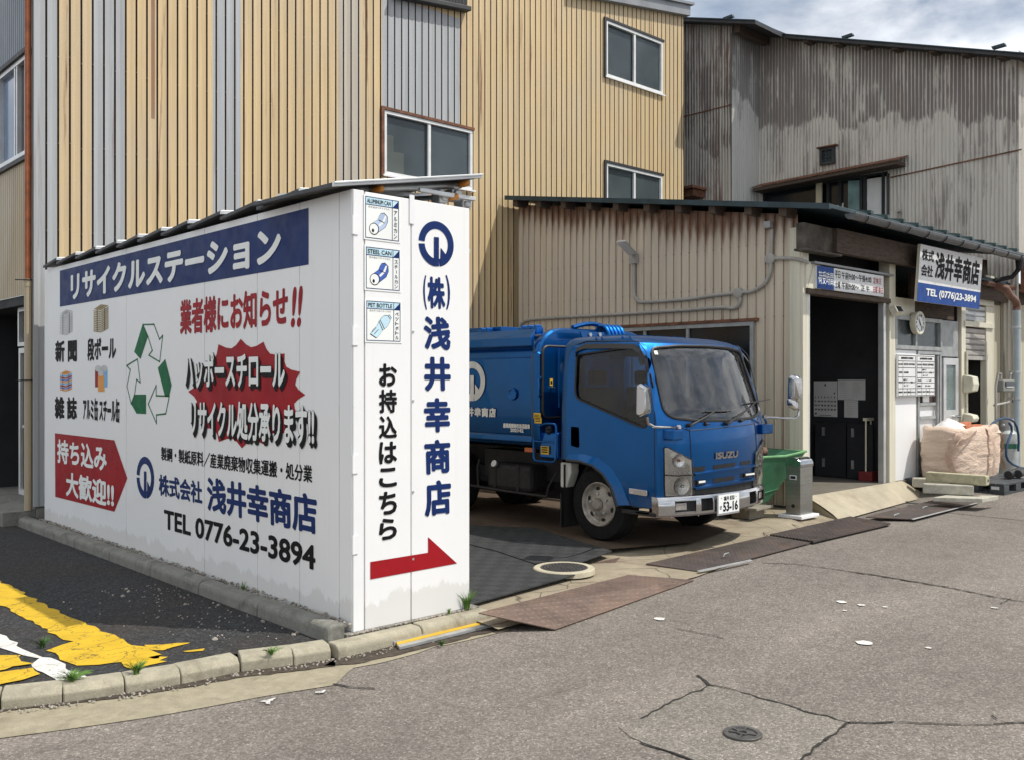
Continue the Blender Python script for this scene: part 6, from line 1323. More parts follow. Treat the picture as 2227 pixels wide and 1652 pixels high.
for i, (dx, dy, l, lab) in enumerate(((.30, .05, .62, 'longer orange brown plank lying along the front of the bag top'), (.62, .30, .58, 'shorter orange brown plank lying towards the back of the bag top'))):
    g = MB(); g.obox((bx0+dx, by0+dy, pz+H_-.015 + .02*i), (l, .03, 0), (-.01, .09, 0), (0, 0, .045)); tag(g.build('plank', M['plank'], bevel=.003), lab, 'plank', 'planks on the big bag')
def cpost(a, b, w, h, label, mat=None):
    d = (b-a); d.z = 0; nn_ = V((-d.y, d.x, 0)).normalized()*w; o = thing('concrete_post', label, 'post', (a+b)/2, 'concrete posts in front of the bag')
    g = MB(); g.obox(a, d, nn_, UZ*h); g.build('post', mat or M['post'], o, bevel=.016)
    e = a + d + nn_*.5 + UZ*h*.5; g = MB(); g.obox(e - nn_*.16 - UZ*h*.14, d.normalized()*.002, nn_*.32, UZ*h*.28); g.build('end_hole', M['crack'], o)
a, b = onz(.165, *c7(1245, 322)), onz(.165, *c7(1742, 345)); cpost(a, b, .115, .125, 'pale grey square concrete post, the lowest and nearest of the three')
w1 = (b-a).normalized(); b2 = onz(.165, *c7(1150, 262)); cpost(b2, b2 + w1*(b-a).length*1.02 + V((.1,-.03,0)), .115, .125, 'grey square concrete post on the ground behind the other two')
a, b = onz(.292, *c7(1268, 205)), onz(.292, *c7(1862, 250)); cpost(a, b, .115, .125, 'yellowish weathered concrete post lying across on top', concrete('yellow_post', (.50, .47, .32), (.22,.18,.10), .6, scale=4))
q = [onz(.16, *c7(*p)) for p in ((1345, 358), (1822, 372), (1980, 342), (1500, 332))]; g = MB(); g.prism(q, (0, 0, -.05)); tag(g.build('foam_board', M['post'], bevel=.004), 'flat pale board lying on the street in front of the posts', 'board')
c11 = crop(3400, 1400, 3.671); cyp = ony(5.45, *c11(775, 900)); cy_ = thing('gas_cylinder', 'grey gas cylinder with a green band standing behind the big bag', 'gas cylinder', (cyp.x, 5.45, .03))
rc_ = .5*(ony(5.45, *c11(878, 700)).x - ony(5.45, *c11(720, 700)).x); rc_ = min(rc_*.75, .17); zt = ony(5.45, *c11(800, 500)).z
g = MB(); g.lathe((cyp.x, 5.45, .03), UZ, [(0, rc_*.95), (.03, rc_), (zt-.18, rc_), (zt-.10, rc_*.92), (zt-.05, rc_*.62), (zt-.03, .05)], 28); g.build('body', M['cyl'], cy_, smooth=True)
g = MB(); g.lathe((cyp.x, 5.45, zt-.30), UZ, [(0, rc_+.001), (.0005, rc_+.003), (.075, rc_+.003), (.076, rc_+.001)], 28); g.build('band', M['cylgreen'], cy_, smooth=True)
g = MB(); g.lathe((cyp.x, 5.45, zt-.05), UZ, [(0, rc_*.62), (.20, rc_*.62), (.205, rc_*.56), (.205, 0)], 24); g.cyl((cyp.x-.1, 5.45, zt+.06), (cyp.x-.22, 5.43, zt+.06), .022); g.build('valve_guard', M['greybox'], cy_, smooth=True)
hs_ = MB(); P_ = lambda x, y, Y=5.25: ony(Y, *c11(x, y))
hs_.tube([P_(560,470), P_(600,430), P_(660,385), P_(740,362), P_(820,372), P_(880,410), P_(915,480), P_(935,580), P_(940,690), P_(935,800)], .018, 8)
hs_.tube([P_(815,430), P_(845,470), P_(848,540), P_(820,620), P_(790,700), P_(775,780), P_(775,860), P_(800,920), P_(860,970), P_(950,1010), P_(1040,1030)], .018, 8); tag(hs_.build('hose', M['hose'], smooth=True), 'dark blue hose looping over the gas cylinder', 'hose')
rb = onz(.2, *c11(880, 1130)); 
bpp = thing('pipe_bundle', 'black plastic pipe ends lying on the pallet right of the big bag', 'pipe', rb); 
for k, (zx, zy) in enumerate(((800, 1110), (880, 1085), (930, 1100))):
    a = onz(.31, *c11(zx, zy)); g = MB(); g.cyl(a, a + V((.35, .05, 0)), .055, n=14); g.build('pipe', M['black'], bpp, smooth=True)
# ================================================================== WEEDS
def tuft(c, h, n, label, mat='grass', spread=.6, seed=1, wide=.006):
    h *= .72; n = int(n*2.2); wide *= .6
    random.seed(seed); g = MB(); c = V(c)
    for _ in range(n):
        a = random.random()*2*math.pi; d = V((math.cos(a), math.sin(a), 0)); L_ = h*random.uniform(.5, 1.1); w = wide*random.uniform(.6, 1.2); nn_ = V((-d.y, d.x, 0)); b = c + d*random.random()*h*.15; lean = random.uniform(.15, spread); pts = []
        for k in range(5): t = k/4; pts.append((b + d*lean*L_*t*t + UZ*L_*(t - .25*lean*t*t), w*(1-t*.95)))
        vs = [p - nn_*q for p, q in pts] + [p + nn_*q + UZ*.002 for p, q in pts]; g.add(vs, [(i, i+1, 5+i+1, 5+i) for i in range(4)])
    o = thing('weed_tuft', label, 'weed', c, 'weeds in the cracks'); g.build('leaves', M[mat], o, fixn=False)
tuft(onz(.10, 1016, 1323), .17, 46, 'tall grassy weed at the right foot of the white shed', seed=2)
tuft(onz(.10, 976, 1334), .05, 16, 'tiny yellow-green weed at the front foot of the white shed', seed=3, wide=.012)
tuft(onz(.08, 296, 1466), .10, 60, 'green weed growing on the kerb edge next to the yellow paint', seed=4, spread=.9)
for k, (px, py) in enumerate(((150, 1480), (130, 1486), (172, 1475))): pass
random.seed(12); tuft(onz(.08, 156, 1482), .09, 80, 'wide low grass patch on the kerb below the white line', seed=5, spread=1.6)
tuft(onz(.075, 92, 1408), .09, 44, 'weed between the yellow strip and the white line', seed=6, spread=1.1, mat='weed2')
tuft(onz(.08, 590, 1423), .07, 34, 'small weed on the pavement near the end of the street kerb', seed=7, spread=1.2)
tuft(V((3.11, 6.05, .13)), .11, 8, 'single thin weed at the foot of the long sign wall', seed=8, spread=.4, wide=.009)
tuft(onz(.0, 12, 1130), .35, 120, 'dark bushy grass at the far left by the glazed door', seed=9, spread=1.1, mat='weed2')
tuft(onz(.01, 960, 1404), .06, 26, 'pale weed in the gutter before the shed', seed=10, spread=1.0, mat='weed2')
# ================================================================== BLUE GARBAGE TRUCK
TX, TS, GZ = 7.48, 6.63, .08                      # centre line, plane of the near flank, ground under the wheels
tk = thing('garbage_truck', 'blue compact garbage truck parked in the yard between the shed and the workshop', 'truck', (TX, 7.4, GZ))
z4 = crop(1640, 1100, 1.8358); zf = crop(2350, 1500, 4.129); zb4 = crop(2150, 1350, 3.004)
RINGS = [  # z, half width, front centre y, corner set-back, rear y
 (.46, .835, 5.07, .17, 6.42), (.62, .845, 5.045, .17, 6.42), (.95, .85, 5.03, .17, 6.42), (1.18, .85, 5.035, .17, 6.42), (1.30, .848, 5.065, .165, 6.42), (1.60, .832, 5.18, .155, 6.42), (1.86, .812, 5.275, .145, 6.415), (1.935, .800, 5.32, .14, 6.41), (1.975, .775, 5.42, .14, 6.39), (2.005, .735, 5.55, .13, 6.35), (2.015, .66, 5.66, .10, 6.28)]
def lerp_ring(z):
    z = max(RINGS[0][0], min(RINGS[-1][0], z))
    for a, b in zip(RINGS, RINGS[1:]):
        if a[0] <= z <= b[0]:
            f = (z-a[0])/(b[0]-a[0]); return [p + (q-p)*f for p, q in zip(a, b)]
def ring(z, off=0.0, n=20):
    _, hw, y0, d, yr = lerp_ring(z); hw += off; y0 -= off; yr += off; pts = []
    for i in range(n+1):
        t = -1 + 2*i/n; s = math.sin(t*math.pi/2); s = .5*s + .5*t if abs(t) < 1 else t
        pts.append(V((TX + hw*s, y0 + d*abs(s)**2.4, z)))
    r = .07
    pts += [V((TX+hw, yr-r, z)), V((TX+hw-r*.3, yr-r*.3, z)), V((TX+hw-r, yr, z)), V((TX-hw+r, yr, z)), V((TX-hw+r*.3, yr-r*.3, z)), V((TX-hw, yr-r, z))]
    return pts
def loft(zs, off=0.0):
    mb = MB(); rs = [ring(z, off) for z in zs]; n = len(rs[0])
    mb.add([p for r in rs for p in r], [tuple(range(n))[::-1], tuple(range((len(rs)-1)*n, len(rs)*n))] + [(j*n+i, j*n+(i+1) % n, (j+1)*n+(i+1) % n, (j+1)*n+i) for j in range(len(rs)-1) for i in range(n)])
    return mb
def yF(x, z):
    _, hw, y0, d, yr = lerp_ring(z); return y0 + d*min(1, abs((x-TX)/hw))**2.4
def FP(px, py, off=0.0):                           # photo point on the curved front
    y = 5.1; 
    for _ in range(8): p = ony(y, px, py); y = yF(p.x, p.z)
    return V((p.x, yF(p.x, p.z) - off, p.z))
S = lambda zx, zy, X=TS: onx(X, *z4(zx, zy))
def rounded(pts, r=.06, n=4):                      # round the corners of a 2-D outline given as (a, b) pairs
    out = []
    for i in range(len(pts)):
        p0, p1, p2 = V(pts[i-1] + (0,)), V(pts[i] + (0,)), V(pts[(i+1) % len(pts)] + (0,)); a = (p0-p1); b = (p2-p1); ra = min(r, a.length*.45); rb = min(r, b.length*.45); s, e = p1 + a.normalized()*ra, p1 + b.normalized()*rb
        for k in range(n+1): t = k/n; q = s*(1-t)**2 + p1*2*t*(1-t) + e*t*t; out.append((q.x, q.y))
    return out
yz = lambda pts, X: [V((X, a, b)) for a, b in pts]; xz = lambda pts, Y: [V((a, Y, b)) for a, b in pts]
scr = [(TX-.765, 1.325), (TX-.70, 1.265), (TX-.45, 1.235), (TX, 1.225), (TX+.45, 1.235), (TX+.70, 1.265), (TX+.765, 1.325), (TX+.715, 1.885), (TX+.4, 1.912), (TX, 1.918), (TX-.4, 1.912), (TX-.715, 1.885)]
scr_r = rounded(scr, .07)
sw = [(p.y, p.z) for p in (S(775, 320), S(1175, 262), S(1238, 360), S(1252, 800), S(1190, 782), S(790, 605), S(775, 560))]; sw_r = rounded(sw, .05)
arch = [(p.y, p.z) for p in (S(640, 1003), S(735, 1003), S(830, 1010), S(905, 1035), S(975, 1090), S(1030, 1175), S(1060, 1260), S(1075, 1330))]
arch = [(7.0, arch[0][1])] + arch + [(arch[-1][0], .3), (7.0, .3)]
zall = [r[0] for r in RINGS]
cut_s = lambda: MB().prism(yz(sw_r, TX-1.0), (2.0, 0, 0)); cut_f = lambda: MB().prism(xz(scr_r, 4.8), (0, .9, 0)); cut_a = lambda: MB().prism(yz(arch, TX-1.0), (2.0, 0, 0))
inner = MB(); rs = []
for z in (.80, 1.18, 1.30, 1.60, 1.86, 1.935): rs.append(ring(z, -.045))
n = len(rs[0]); inner.add([p for r in rs for p in r], [tuple(range(n))[::-1], tuple(range((len(rs)-1)*n, len(rs)*n))] + [(j*n+i, j*n+(i+1) % n, (j+1)*n+(i+1) % n, (j+1)*n+i) for j in range(len(rs)-1) for i in range(n)])
rear = MB(); 
for x0 in (-.52, .08): rear.prism(xz(rounded([(TX+x0, 1.38), (TX+x0+.44, 1.38), (TX+x0+.44, 1.84), (TX+x0, 1.84)], .06), 6.2), (0, .5, 0))
cab = carve(loft(zall), [('DIFFERENCE', inner), ('DIFFERENCE', cut_f()), ('DIFFERENCE', cut_s()), ('DIFFERENCE', cut_a()), ('DIFFERENCE', rear)], 'cab', M['paint'], tk)
cab.data.materials.append(M['black'])
# doors: thin skins over the cab side
def yy(a): return a
dout = [(p.y, p.z) for p in (S(722, 1000), S(722, 330), S(745, 262), S(820, 228), S(1170, 228), S(1232, 300), S(1290, 640), S(1302, 720), S(1302, 1330), S(1150, 1318), S(1085, 1210), S(1010, 1085), S(930, 1010), S(840, 975))]
for sx in (-1, 1):
    d_ = carve(loft([z for z in zall if z <= 1.95], .006), [('INTERSECT', MB().prism(yz(rounded(dout, .03), TX + sx*.75), (sx*.3, 0, 0))), ('DIFFERENCE', cut_s()), ('DIFFERENCE', inner)], 'door', M['paint'], tk)
    X = TX + sx*.852
    g = MB(); g.tube([V((TX + sx*(lerp_ring(b)[1]+.004), a, b)) for a, b in rounded(dout, .03)], .0042, 4, True); g.build('door_seam', M['black'], d_)
    hd = [(p.y, p.z) for p in (S(752, 785), S(808, 790), S(812, 920), S(800, 930), S(752, 915))]; g = MB(); g.prism(yz(rounded(hd, .015), X + sx*.004), (-sx*.012, 0, 0)); g.build('handle', M['black'], d_, bevel=.003)
    g = MB(); g.tube([V((TX + sx*(lerp_ring(b)[1]+.006), a, b)) for a, b in sw_r], .010, 6, True); g.build('window_rubber', M['black'], d_)
    g = MB(); g.poly([V((TX + sx*(lerp_ring(b)[1]-.012), a, b)) for a, b in sw_r]); g.build('side_glass', M['glass'], d_)
    vis = [S(765, 330), S(775, 270), S(830, 248), S(1000, 245), S(1150, 248), S(1195, 275), S(1222, 335), S(1240, 375)]
    g = MB(); pr_ = []
    for i, p in enumerate(vis):
        xo = TX + sx*(lerp_ring(p.z)[1]+.010); q = V((xo + sx*.028, p.y + (0.0 if 0 < i < 6 else 0), p.z-.045)); 
        if i > 5: q = V((xo + sx*.028, p.y + .045, p.z-.02))
        if i < 1: q = V((xo + sx*.028, p.y - .04, p.z-.01))
        pr_.append((V((xo, p.y, p.z)), q))
    n = len(pr_); g.add([a for a, b in pr_] + [b for a, b in pr_], [(i, i+1, n+i+1, n+i) for i in range(n-1)]); g.build('rain_visor', M['black'], d_, smooth=True)
    g = MB(); fl = [S(735, 965), S(840, 965), S(935, 990), S(1020, 1060), S(1085, 1165), S(1140, 1305)]; gl = [S(735, 1003), S(830, 1012), S(905, 1037), S(973, 1092), S(1030, 1180), S(1068, 1305)]
    for k in range(len(fl)-1):
        f = lambda p, o: V((X + sx*o, p.y, p.z)); g.quad(f(fl[k], .0), f(fl[k+1], .0), f(gl[k+1], .035), f(gl[k], .035)); g.quad(f(gl[k], .035), f(gl[k+1], .035), f(gl[k+1], -.03), f(gl[k], -.03))
    g.build('wheel_arch_flare', M['paint'], tk, smooth=True)
    g = MB(); g.tube([V((X + sx*.022, p.y, p.z-.012)) for p in gl], .020, 6); g.build('arch_trim', M['black'], tk, smooth=True)
    g = MB(); a, b = S(1085, 1320), S(1305, 1385); g.box((X-.004, b.y-.02, b.z), (X-sx*.05, a.y, a.z-.012)); sk_ = g.build('sill', M['black'], tk, bevel=.004)
    a, b = S(1178, 1345), S(1268, 1368); g = MB(); g.box((X + sx*.004, b.y, b.z), (X, a.y, a.z)); g.build('side_marker', M['amber'], sk_)
    a, b = S(1143, 1190), S(1262, 1248); g = MB(); g.prism(yz(rounded([(b.y, b.z), (a.y, b.z+.008), (a.y, a.z), (b.y, a.z-.006)], .012), X), (sx*.022, 0, 0)); il = g.build('side_lamp', M['chrome'], tk, bevel=.004)
    g = MB(); g.prism(yz(rounded([(b.y+.012, b.z+.012), (a.y-.05, b.z+.012), (a.y-.05, a.z-.012), (b.y+.012, a.z-.012)], .008), X + sx*.022), (sx*.003, 0, 0)); g.build('lens', M['greyl'], il)
# screen glass, its rubber, and what is seen through it
def grid_fill(outline, step, fn):
    """fill a convex (x, z) outline with a fan of rings so that it can follow the curved front"""
    cx = sum(p[0] for p in outline)/len(outline); cz = sum(p[1] for p in outline)/len(outline); m = 6; n = len(outline); mb = MB()
    vs = [fn(cx + (p[0]-cx)*k/m, cz + (p[1]-cz)*k/m) for k in range(1, m+1) for p in outline] + [fn(cx, cz)]
    fs = [(k*n+i, k*n+(i+1) % n, (k+1)*n+(i+1) % n, (k+1)*n+i) for k in range(m-1) for i in range(n)] + [((m)*n, i, (i+1) % n) for i in range(n)]
    mb.add(vs, fs); return mb
grid_fill(scr_r, 0, lambda x, z: V((x, yF(x, z)+.010, z))).build('windscreen', M['screen'], tk, smooth=True, angle=60)
g = MB(); g.tube([V((x, yF(x, z)-.002, z)) for x, z in scr_r], .014, 6, True); g.build('windscreen_rubber', M['black'], tk, smooth=True)
g = MB(); g.box((TX-.74, 5.35, 1.19), (TX+.74, 5.72, 1.235)); dash = g.build('dashboard', M['black'], tk, bevel=.02)
g = MB(); g.grid(24, 8, lambda u, v: V((TX-.62+u*.75, 5.30+v*.28, 1.242 + .05*math.sin(u*math.pi)*(.4+.6*v) + .006*math.sin(u*75)))); g.build('dash_mat', plain('dash_mat', (.02, .035, .07), .35, .2, .3, 20), dash)
g = MB(); g.quad((TX+.16, 5.26, 1.25), (TX+.38, 5.26, 1.25), (TX+.40, 5.42, 1.265), (TX+.18, 5.42, 1.265)); g.build('paper', M['paper'], dash)
wc = V((TX-.40, 5.72, 1.33)); ax = V((0, .55, .83)).normalized(); u_ = V((1,0,0)); v_ = ax.cross(u_)
g = MB(); g.tube([wc + (u_*math.cos(t) + v_*math.sin(t))*.20 for t in [2*math.pi*k/32 for k in range(32)]], .014, 8, True)
for t in (0, math.pi, math.pi*1.5): g.cyl(wc, wc + (u_*math.cos(t) + v_*math.sin(t))*.195, .014)
g.cyl(wc - ax*.02, wc + ax*.03, .06); g.cyl(wc, wc + V((0,-.25,-.2)), .03); g.build('steering_wheel', M['black'], tk, smooth=True)
for dx in (-.42, .30):
    g = MB(); g.box((TX+dx-.25, 5.95, .86), (TX+dx+.25, 6.3, 1.05)); g.obox((TX+dx-.24, 6.22, 1.05), (.48, 0, 0), (0, .10, 0), (0, .03, .48)); g.box((TX+dx-.12, 6.26, 1.55), (TX+dx+.12, 6.33, 1.70)); g.build('seat', M['seat'], tk, bevel=.03)
g = MB(); g.box((TX-.15, 5.36, 1.80), (TX+.02, 5.40, 1.87)); g.cyl((TX-.06, 5.37, 1.86), (TX-.06, 5.36, 1.93), .01); g.build('inner_mirror', M['black'], tk)
g = MB(); p = FP(*zb4(0, 0)); q0, q1 = FP(*crop(1950, 1150, 3.426)(1362, 372)), FP(*crop(1950, 1150, 3.426)(1420, 420)); g.quad(q0 + V((0,.006,0)), V((q1.x, yF(q1.x, q0.z)+.006, q0.z)), q1 + V((0,.006,0)), V((q0.x, yF(q0.x, q1.z)+.006, q1.z))); g.build('sticker', M['white'], tk)
# wipers and washer nozzles
for (x0, y0, x1, y1) in ((1520, 778, 1700, 680), (1765, 768, 1960, 630)):
    a, b = FP(*z4(x0, y0), .012), FP(*z4(x1, y1), .014); wp = MB(); wp.cyl(a + V((0,.03,0)), a + V((0,-.03,0)), .018); wp.tube([a + V((0,-.02,0)), a + (b-a)*.5 + V((0,-.02,.0)), b], [.011, .009, .006], 6); c, d = FP(*z4(x1-70, y1+8), .012), FP(*z4(x1+95, y1+ (5 if x0 < 1600 else -22)), .012); wp.tube([c, d], .006, 5); wp.build('wiper', M['black'], tk, smooth=True)
for zx, zy in ((1635, 770), (1865, 748)):
    a = FP(*z4(zx, zy), .0); g = MB(); g.lathe(a + V((0,.01,0)), (0,-1,0), [(0,.018),(.03,.016),(.035,.008),(.035,0)], 12); g.cyl(a + V((0,-.02,0)), a + V((.035,-.025,.0)), .006); g.build('washer_nozzle', M['black'], tk, smooth=True)
# front seam lines
def fline(pts, r=.0038, mat='black', name='panel_seam', off=.001, conv=zf, par=tk):
    q = []
    for (x0, y0), (x1, y1) in zip(pts, pts[1:]):
        for k in range(5): q.append(FP(*conv(x0+(x1-x0)*k/5, y0+(y1-y0)*k/5), off))
    q.append(FP(*conv(*pts[-1]), off)); g = MB(); g.tube(q, r, 5); return g.build(name, M[mat], par, smooth=True)
fline([(360,118),(430,150),(512,176),(700,164),(1000,136),(1300,102),(1478,76),(1520,20),(1545,-40)]); fline([(515,176),(530,400),(542,600)]); fline([(1478,76),(1500,300),(1505,470)])
def fpanel(zp, off, mat, name, conv=zf, par=tk, inset=0.0, th=.012):
    pts = [FP(*conv(*p)) for p in zp]; q = []
    for a, b in zip(pts, pts[1:] + pts[:1]):
        n = max(1, int((b-a).length/.06)); q += [(a.x+(b.x-a.x)*k/n, a.z+(b.z-a.z)*k/n) for k in range(n)]
    return grid_fill(q, 0, lambda x, z: V((x, yF(x, z)-off, z))).build(name, mat, par, smooth=True)
def mirror_x(pts): return [V((2*TX-p.x, p.y, p.z)) for p in pts][::-1]
# head lamps, built on the near side and mirrored
hl = [(128,440),(145,428),(185,432),(300,490),(540,610),(552,830),(556,1120),(530,1148),(145,1155),(135,1000)]
hp_ = [FP(*zf(*p), .004) for p in hl]
for sx in (0, 1):
    fl = (lambda pts: pts) if sx == 0 else mirror_x
    def mbp(zp, off):
        q = [(p.x if sx == 0 else 2*TX-p.x, p.z) for p in [FP(*zf(*p)) for p in zp]]
        return grid_fill(q, 0, lambda x, z: V((x, yF(x, z)-off, z)))
    h_ = mbp(hl, .006).build('headlight', M['greyl'], tk, smooth=True)
    def bowl(zx, zy, r, name):
        c = FP(*zf(zx, zy)); cx = c.x if sx == 0 else 2*TX-c.x
        disc = lambda q, o: grid_fill([(cx + math.cos(t)*q, c.z + math.sin(t)*q) for t in [2*math.pi*k/28 for k in range(28)]], 0, lambda x, z: V((x, yF(x, z)-o - .010*((x-cx)**2+(z-c.z)**2)/(q*q), z)))
        disc(r, .008).build(name, M['reflector'], h_, smooth=True)
        disc(r*.2, .0135).build('bulb', M['silver'] if r > .065 else M['amber'], h_, smooth=True)
    bowl(385, 1000, .076, 'low_beam'); bowl(335, 620, .058, 'indicator')
    g = MB(); pts = fl([FP(*zf(*p), .013) for p in [(132,838),(340,850),(550,832)]]); g.tube(pts, .005, 5); g.build('divider', M['black'], h_)
    for zx in (272, 355, 425, 488):
        c = FP(*zf(zx, 803), .012); c = V((c.x if sx == 0 else 2*TX-c.x, c.y, c.z)); g = MB(); g.box(c + V((-.008,-.003,-.004)), c + V((.008,.003,.004))); g.build('led', M['white'], h_)
    pts = fl([FP(*zf(*p), .010) for p in [(312,640),(435,630),(420,720),(318,722)]]); g = MB(); g.prism(pts, (0, .002, 0)); g.build('bright_facet', M['white'], h_)
    g = MB(); g.tube(fl([FP(*zf(*p), .006) for p in hl]), .005, 5, True); g.build('bezel', M['black'], h_)
    mbp(hl, .026).build('lens', M['lens'], h_, smooth=True)
# maker's letters, grille slots and their bright lower lips, small lamps
a, b, c = FP(*zf(888, 605), .003), FP(*zf(888, 502), .003), FP(*zf(1222, 520), .003)
g = MB(); U_ = V((1, 0, 0)); put_text(g, 'ISUZU', a + V((0,-.012,0)), U_, UZ, c.x-a.x, b.z-a.z, .055); vs0 = [V((v.x, yF(v.x, v.z)-.010, v.z)) for v in g.v]; g.v = vs0
k_ = len(g.v); g.build('badge', M['chrome'], tk)
def slot(zp, mat='chassis', name='grille_slot', off=.002): return fpanel(zp, off, M[mat], name, th=.004)
for zp in ([(565,722),(740,705),(740,778),(568,792)], [(865,690),(1190,650),(1190,735),(865,770)], [(1268,638),(1418,618),(1418,680),(1268,705)], [(580,918),(745,900),(745,985),(585,992)], [(862,890),(1178,850),(1178,925),(862,955)], [(1270,825),(1420,805),(1420,862),(1270,885)]): slot(zp)
def lip(p0, p1, name='grille_lip'):
    g = MB(); q = []; n = 10
    for k in range(n+1): q.append(FP(*zf(p0[0]+(p1[0]-p0[0])*k/n, p0[1]+(p1[1]-p0[1])*k/n)))
    vs = [p + V((0,.003,.004)) for p in q] + [p + V((0,-.030,-.010)) for p in q] + [p + V((0,-.026,-.026)) for p in q] + [p + V((0,.003,-.030)) for p in q]; m = n+1
    g.add(vs, [(r*m+i, r*m+i+1, (r+1)*m+i+1, (r+1)*m+i) for r in range(3) for i in range(n)]); return g.build(name, M['paint'], tk, smooth=True)
lip((565,805), (1462,672)); lip((568,1012), (1448,872))
slot([(570,1060),(1400,935),(1470,960),(1470,1000),(950,1120),(600,1180),(545,1165),(560,1100)], name='lower_opening', off=.0035)
for x0, y0, x1, y1 in ((608, 940, 745, 928), (1305, 828, 1418, 812)):
    a, b = FP(*zf(x0, y0), .012), FP(*zf(x1, y1), .012); g = MB(); g.box((a.x, a.y-.01, a.z-.026), (b.x, b.y+.03, b.z+.012)); s_ = g.build('marker_lamp', M['black'], tk, bevel=.004); g = MB(); g.box((a.x+.012, a.y-.014, a.z-.010), (b.x-.004, a.y-.0105, b.z+.008)); g.build('lens', M['white'], s_)
# chrome bumper: swept section following the front, with openings
def yBmp(x): return 5.005 + .20*min(1, abs((x-TX)/.855))**2.6
zt0, zb0 = .565, .385
def bz(x): return (zt0 - .0*abs(x-TX), zb0 + .02*min(1, abs(x-TX)/.3)*0)
bm_ = MB(); n = 48; sec = [(.055, .0), (-.004, .004), (-.016, .02), (-.018, .09), (-.012, .155), (.002, .178), (.06, .182)]
vs = []
for i in range(n+1):
    x = TX-.855 + 1.71*i/n; y = yBmp(x)
    for dy, dz in sec: vs.append(V((x, y+dy, zb0+dz)))
for sx in (-1, 1): pass
m = len(sec); bm_.add(vs, [(i*m+k, (i+1)*m+k, (i+1)*m+(k+1) % m, i*m+(k+1) % m) for i in range(n) for k in range(m)] + [tuple(range(m)), tuple(range(n*m, n*m+m))])
def bcut(x0, x1, z0, z1): return MB().prism([V((x0, 4.8, z0)), V((x1, 4.8, z0)), V((x1, 4.8, z1)), V((x0, 4.8, z1))], (0, .6, 0))
Bp = lambda zx, zy: (lambda p: p)(FPb(*zf(zx, zy)))
def FPb(px, py):
    y = 5.05
    for _ in range(8): p = ony(y, px, py); y = yBmp(max(TX-.855, min(TX+.855, p.x)))
    return p
a, b = Bp(280, 1455), Bp(590, 1300); fx0, fx1 = a.x-TX, b.x-TX; c, d = Bp(668, 1400), Bp(842, 1260); gx0, gx1 = c.x-TX, d.x-TX
zz0, zz1 = .425, .525
bmp = carve(bm_, [('DIFFERENCE', bcut(TX+fx0, TX+fx1, zz0, zz1)), ('DIFFERENCE', bcut(TX-fx1, TX-fx0, zz0, zz1)), ('DIFFERENCE', bcut(TX+gx0, TX+gx1, zz0, zz1+.012)), ('DIFFERENCE', bcut(TX-gx1, TX-gx0, zz0, zz1+.012))], 'bumper', M['chrome'], tk)
for sx in (1, -1):
    xa_, xb_ = (TX+fx0, TX+fx1) if sx == 1 else (TX-fx1, TX-fx0); ya, yb2 = yBmp(xa_), yBmp(xb_)
    g = MB(); g.prism([V((xa_, ya+.02, zz0-.0)), V((xb_, yb2+.02, zz0)), V((xb_, yb2+.02, zz1)), V((xa_, ya+.02, zz1))], (0, .03, 0)); g.tube([V((xa_, ya-.014, zz0)), V((xb_, yb2-.014, zz0)), V((xb_, yb2-.014, zz1)), V((xa_, ya-.014, zz1))], .006, 6, True); fg = g.build('fog_light', M['black'], bmp)
    f0 = .08 if sx == 1 else .40; x0, x1 = xa_+(xb_-xa_)*f0, xa_+(xb_-xa_)*(f0+.52); g = MB(); g.prism([V((x0, yBmp(x0)+.001, zz0+.018)), V((x1, yBmp(x1)+.001, zz0+.018)), V((x1, yBmp(x1)+.001, zz1-.02)), V((x0, yBmp(x0)+.001, zz1-.02))], (0, .018, 0)); g.build('lens', M['greyl'], fg, bevel=.003)
    xa_, xb_ = (TX+gx0, TX+gx1) if sx == 1 else (TX-gx1, TX-gx0); g = MB(); g.quad(V((xa_-.01, yBmp(xa_)+.05, zz0-.01)), V((xb_+.01, yBmp(xb_)+.05, zz0-.01)), V((xb_+.01, yBmp(xb_)+.05, zz1+.02)), V((xa_-.01, yBmp(xa_)+.05, zz1+.02))); g.build('hole_backing', M['chassis'], bmp)
for zx, zy in ((238, 1300), (222, 1462), (640, 1252), (628, 1435), (1485, 1090)):
    p = Bp(zx, zy); g = MB(); yb3 = yBmp(p.x); g.lathe(V((p.x, yb3-.014, p.z)), (0,-1,0), [(0,.007),(.004,.006),(.005,0)], 10); g.build('bolt', M['chrome'], bmp, smooth=True)
# licence plate
pl_ = [Bp(948, 1145), Bp(1245, 1090)]; w = .33; h = .168; x0 = (pl_[0].x+pl_[1].x)/2 - w/2; yP = 4.975; zP = ony(yP, *zf(1095, 1255)).z - h/2
x0 = ony(yP, *zf(1096, 1250)).x - w/2
lp = thing('licence_plate', 'x', 'x', (0,0,0)); bpy.data.objects.remove(lp)
g = MB(); g.box((x0-.010, yP, zP-.018), (x0+w+.010, yP+.012, zP+h+.008)); lp = g.build('licence_plate', M['silver'], bmp, bevel=.004)
lp.parent = tk
g = MB(); g.box((x0, yP-.003, zP), (x0+w, yP-.0005, zP+h)); g.build('plate_face', M['white'], lp, bevel=.002)
g = MB(); O = V((x0, yP-.0045, zP)); pt = lambda s, u0, v0, u1, v1, b=.02: put_text(g, s, O + V((u0*w, 0, v0*h)), UX, UZ, w*(u1-u0), h*(v1-v0), b)
pt('福井', .24, .68, .50, .92, .02); pt('830', .54, .68, .76, .92, .02); pt('さ', .05, .24, .15, .44, .03); pt('53-16', .21, .09, .93, .62, .035)
for u in (.14, .84): g.add([O + V((u*w-.006, 0, .82*h)), O + V((u*w+.006, 0, .79*h)), O + V((u*w+.002, 0, .88*h))], [(0,1,2)])
g.build('characters', M['ink'], lp)
